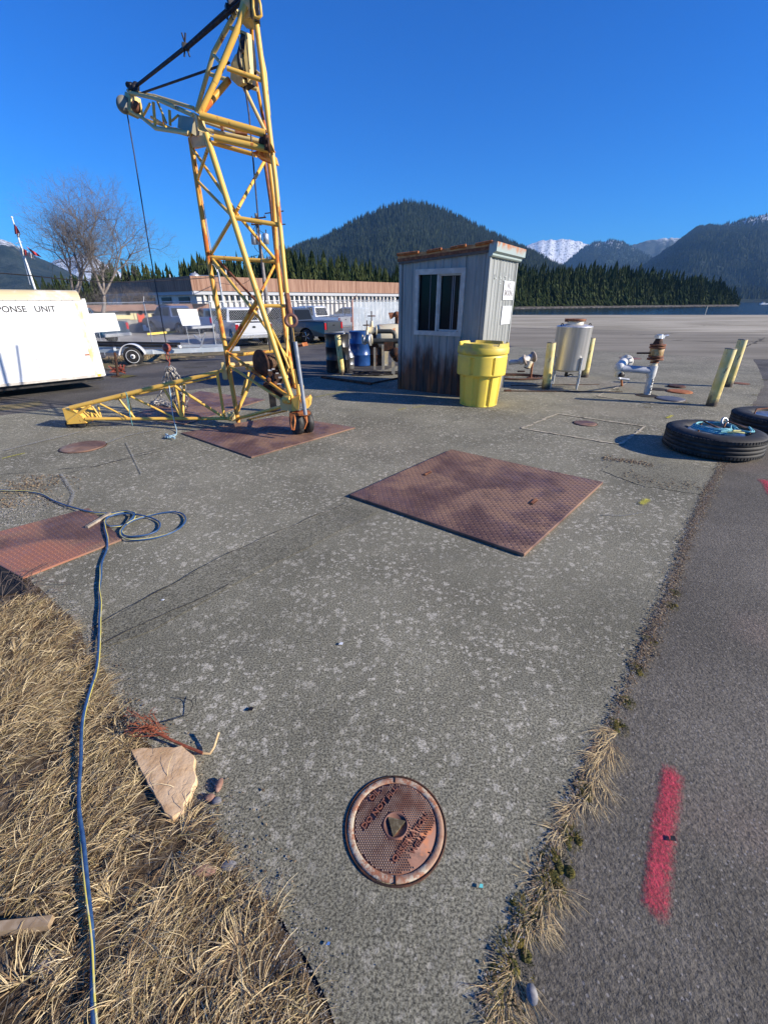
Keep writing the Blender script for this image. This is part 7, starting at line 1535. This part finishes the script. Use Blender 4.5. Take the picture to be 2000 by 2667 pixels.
# treeline behind the buildings
tabL = [(60,720),(240,716),(262,700),(300,690),(340,696),(380,694),(430,700),(480,696),(505,672),(560,664),(620,668),(660,664),(700,668),(720,650),(745,644),(770,650),(800,660),(850,668),(900,676),(950,682),(1000,690),(1060,700),(1200,700)]
S = []
for row, (D, n) in enumerate(((120,130),(128,120),(138,120),(150,110))):
    for k in range(n):
        px = 120+(1330-120)*(k+rn.random())/n; q = pt(px, 800, D); tz = pt(px, lerp_tab(tabL, px)+rn.uniform(-10,26)+(3-row)*rn.uniform(2,9), D).z; zb = -.8; S.append((Vector((q.x, D+rn.uniform(-3,3), zb)), max(3, tz-zb)))
forest('treeline', S, M_CON, 'dark conifer treeline behind the low buildings', 10, 7)
# ---- mountains
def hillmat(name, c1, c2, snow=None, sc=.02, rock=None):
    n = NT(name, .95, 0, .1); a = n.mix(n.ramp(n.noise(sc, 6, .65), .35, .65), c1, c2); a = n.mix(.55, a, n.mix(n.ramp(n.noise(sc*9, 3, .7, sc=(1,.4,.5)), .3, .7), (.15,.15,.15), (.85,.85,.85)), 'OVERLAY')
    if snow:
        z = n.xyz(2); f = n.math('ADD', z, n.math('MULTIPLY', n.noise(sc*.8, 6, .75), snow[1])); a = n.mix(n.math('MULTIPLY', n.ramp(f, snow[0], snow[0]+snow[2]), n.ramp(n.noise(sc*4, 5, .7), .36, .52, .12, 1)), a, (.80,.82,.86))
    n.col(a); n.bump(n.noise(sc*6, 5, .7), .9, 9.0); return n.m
def mountain(name, sil, D, front, mat, rows=34, back=None, zb=-2.5, ex=1.25, spur=.25, seed=0, step=7, ns=None):
    cols = []; x = sil[0][0]
    while x <= sil[-1][0]: cols.append(x); x += step
    mb = MB(); vs = []; ns = ns or 6.0/D
    for px in cols:
        py = lerp_tab(sil, px); top = pt(px, py, D); H = top.z-zb+H_noise(px, seed)*D*.0009; s = top.x/D
        vs.append((s*(D+front*.7), D+front*.7, zb-20))
        for r in range(rows+1):
            v = r/rows; Y_ = D-front*v; base = (1-v)**ex; X = s*Y_; nz = noise.fractal(Vector((X*ns, Y_*ns*.7, seed*7.3)), .9, 2.1, 5); m_ = 4*v*(1-v)
            h = H*(base+spur*nz*m_*(1-v*.5)); h = min(h, H*(Y_/D)*.995) if r else H; vs.append((X, Y_, zb+max(h, -4 if v > .9 else 1)*(1 if v < .999 else 0)-(3 if r == rows else 0)))
    n = rows+2; mb.add(vs, [(k*n+j, k*n+j+1, (k+1)*n+j+1, (k+1)*n+j) for k in range(len(cols)-1) for j in range(n-1)], True); o = struct(mb.build(name, mat)); return o, vs, n, len(cols)
def H_noise(px, seed): return noise.noise(Vector((px*.05, seed, 0)))*3+noise.noise(Vector((px*.19, seed, 5)))*1.6
cen = [(520,792),(600,752),(660,715),(700,690),(745,662),(780,642),(810,633),(850,618),(900,592),(950,565),(1000,543),(1040,531),(1065,529),(1100,533),(1150,546),(1200,570),(1260,600),(1320,630),(1380,656),(1440,688),(1500,716),(1560,742),(1640,770),(1700,790)]
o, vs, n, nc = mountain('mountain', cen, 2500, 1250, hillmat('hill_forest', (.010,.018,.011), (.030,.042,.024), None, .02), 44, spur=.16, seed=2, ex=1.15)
def hill_trees(name, vs, n, nc, N, ymin, hmin, hmax, mat, label, seed, zmax=9e9):
    mb = MB(); rn = random.Random(seed)
    for _ in range(N):
        k = rn.randrange(nc-1); j = 1+int((n-4)*rn.random()**1.15); a = Vector(vs[k*n+j]); b = Vector(vs[(k+1)*n+j]); c = Vector(vs[k*n+j+1]); p = a+(b-a)*rn.random()+(c-a)*rn.random()
        if p.y < ymin or p.z > zmax*rn.uniform(.85, 1.1): continue
        h = rn.uniform(hmin, hmax); w = h*rn.uniform(.18, .28); p.z -= 3; ph = rn.random()*6
        ring = [p+Vector((math.cos(ph+i*1.2566)*w, math.sin(ph+i*1.2566)*w, 0)) for i in range(5)]; mb.add([p+Vector((0,0,h))]+ring, [(0,1+i,1+(i+1) % 5) for i in range(5)])
    return stuff(mb.build(name, mat), label, 'forest')
mb = MB(); rn = random.Random(77); cnt = 0
for _ in range(26000):
    k = rn.randrange(nc-1); j = 1+int((n-4)*rn.random()**1.15); a = Vector(vs[k*n+j]); b = Vector(vs[(k+1)*n+j]); c = Vector(vs[k*n+j+1]); p = a+(b-a)*rn.random()+(c-a)*rn.random()
    if p.y < 1300: continue
    h = rn.uniform(14,27); w = h*rn.uniform(.14,.22); p.z -= 3; ph = rn.random()*6
    for t, rr in ((.08,1.0),(.42,.66)):
        ring = [p+Vector((math.cos(ph+i*1.2566)*w*rr, math.sin(ph+i*1.2566)*w*rr, h*t)) for i in range(5)]; mb.add([p+Vector((0,0,h*(.72 if t < .3 else 1.08)))]+ring, [(0,1+i,1+(i+1) % 5) for i in range(5)])
stuff(mb.build('mountain_forest', M_CONF), 'conifer forest clothing the rounded mountain behind the shed', 'forest')
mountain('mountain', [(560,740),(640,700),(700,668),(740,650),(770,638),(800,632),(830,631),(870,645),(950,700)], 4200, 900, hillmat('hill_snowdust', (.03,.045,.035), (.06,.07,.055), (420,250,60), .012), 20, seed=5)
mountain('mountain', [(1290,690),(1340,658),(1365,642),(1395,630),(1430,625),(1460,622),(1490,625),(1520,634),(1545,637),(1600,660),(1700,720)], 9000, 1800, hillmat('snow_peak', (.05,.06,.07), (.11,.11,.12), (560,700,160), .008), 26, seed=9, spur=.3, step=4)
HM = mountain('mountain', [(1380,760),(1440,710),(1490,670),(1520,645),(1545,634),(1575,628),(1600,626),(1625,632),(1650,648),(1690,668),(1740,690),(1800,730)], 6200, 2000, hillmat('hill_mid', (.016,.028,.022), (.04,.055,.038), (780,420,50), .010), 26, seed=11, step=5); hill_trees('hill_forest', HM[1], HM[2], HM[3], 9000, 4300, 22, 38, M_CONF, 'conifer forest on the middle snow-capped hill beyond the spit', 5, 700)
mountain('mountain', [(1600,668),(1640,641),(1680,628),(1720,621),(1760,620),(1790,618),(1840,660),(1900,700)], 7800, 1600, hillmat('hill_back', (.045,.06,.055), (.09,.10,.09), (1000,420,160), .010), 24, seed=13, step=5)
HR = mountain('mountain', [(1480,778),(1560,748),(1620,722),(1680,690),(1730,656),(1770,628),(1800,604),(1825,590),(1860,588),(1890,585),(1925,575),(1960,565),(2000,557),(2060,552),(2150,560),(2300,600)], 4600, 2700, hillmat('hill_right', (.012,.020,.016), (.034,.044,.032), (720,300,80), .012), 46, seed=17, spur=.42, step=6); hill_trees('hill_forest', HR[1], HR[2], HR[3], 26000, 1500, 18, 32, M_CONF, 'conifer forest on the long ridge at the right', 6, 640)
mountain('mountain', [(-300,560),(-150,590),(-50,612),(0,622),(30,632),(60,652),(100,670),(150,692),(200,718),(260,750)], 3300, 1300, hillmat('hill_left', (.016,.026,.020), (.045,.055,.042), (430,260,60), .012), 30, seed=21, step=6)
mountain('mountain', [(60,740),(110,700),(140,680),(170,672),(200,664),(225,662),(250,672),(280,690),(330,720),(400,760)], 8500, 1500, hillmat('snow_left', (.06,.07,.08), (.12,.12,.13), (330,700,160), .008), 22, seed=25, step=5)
# small boat far out
c = pt(1988, 789, 700); c.z = -2.4; root = thing('small_boat', 'tiny white boat far out on the water at the right edge', 'boat', tuple(c)); mb = MB(); mb.prism([(-5,-1.5,0),(5,-1.5,0),(6.5,0,0),(5,1.5,0),(-5,1.5,0)], (0,0,1.3)); mb.build('hull', M_WHITE, root, True); mb = MB(); mb.box((-.5,0,2.1), (4,2.2,1.8), bev=.3); mb.build('cabin', M_WHITE, root, True); mb = MB(); mb.box((-.5,0,2.4), (3.6,2.25,.6)); mb.build('windows', M_GLASS, root, True)
mb = MB(); p = pt(1836, 815, 64); p.z = -2.5; mb.tube(p, pt(1842,797,64), .05, .04, 6); tag(mb.build('mooring_stake', M_CREAM), 'thin pale stake standing in the water beyond the quay edge', 'stake')
# haze
HZ = bpy.data.meshes.new('haze'); x0, x1, y0, y1, z0, z1 = -9500, 12500, -40, 12400, -60, 1180
HZ.from_pydata([(x,y,z) for z in (z0,z1) for x,y in ((x0,y0),(x1,y0),(x1,y1),(x0,y1))], [], [(3,2,1,0),(4,5,6,7),(0,1,5,4),(1,2,6,5),(2,3,7,6),(3,0,4,7)])
hz = bpy.data.objects.new('haze', HZ); SC.collection.objects.link(hz); hz['kind'] = 'stuff'; hz['label'] = 'thin blue air haze over the far mountains'; hz['category'] = 'haze'
hm = bpy.data.materials.new('haze'); hm.use_nodes = True; t = hm.node_tree; t.nodes.remove(t.nodes['Principled BSDF']); pv = t.nodes.new('ShaderNodeVolumePrincipled'); pv.inputs['Density'].default_value = 5.0e-5; pv.inputs['Color'].default_value = (.28,.57,1.0,1); pv.inputs['Anisotropy'].default_value = .0
t.links.new(pv.outputs[0], t.nodes['Material Output'].inputs['Volume']); HZ.materials.append(hm)
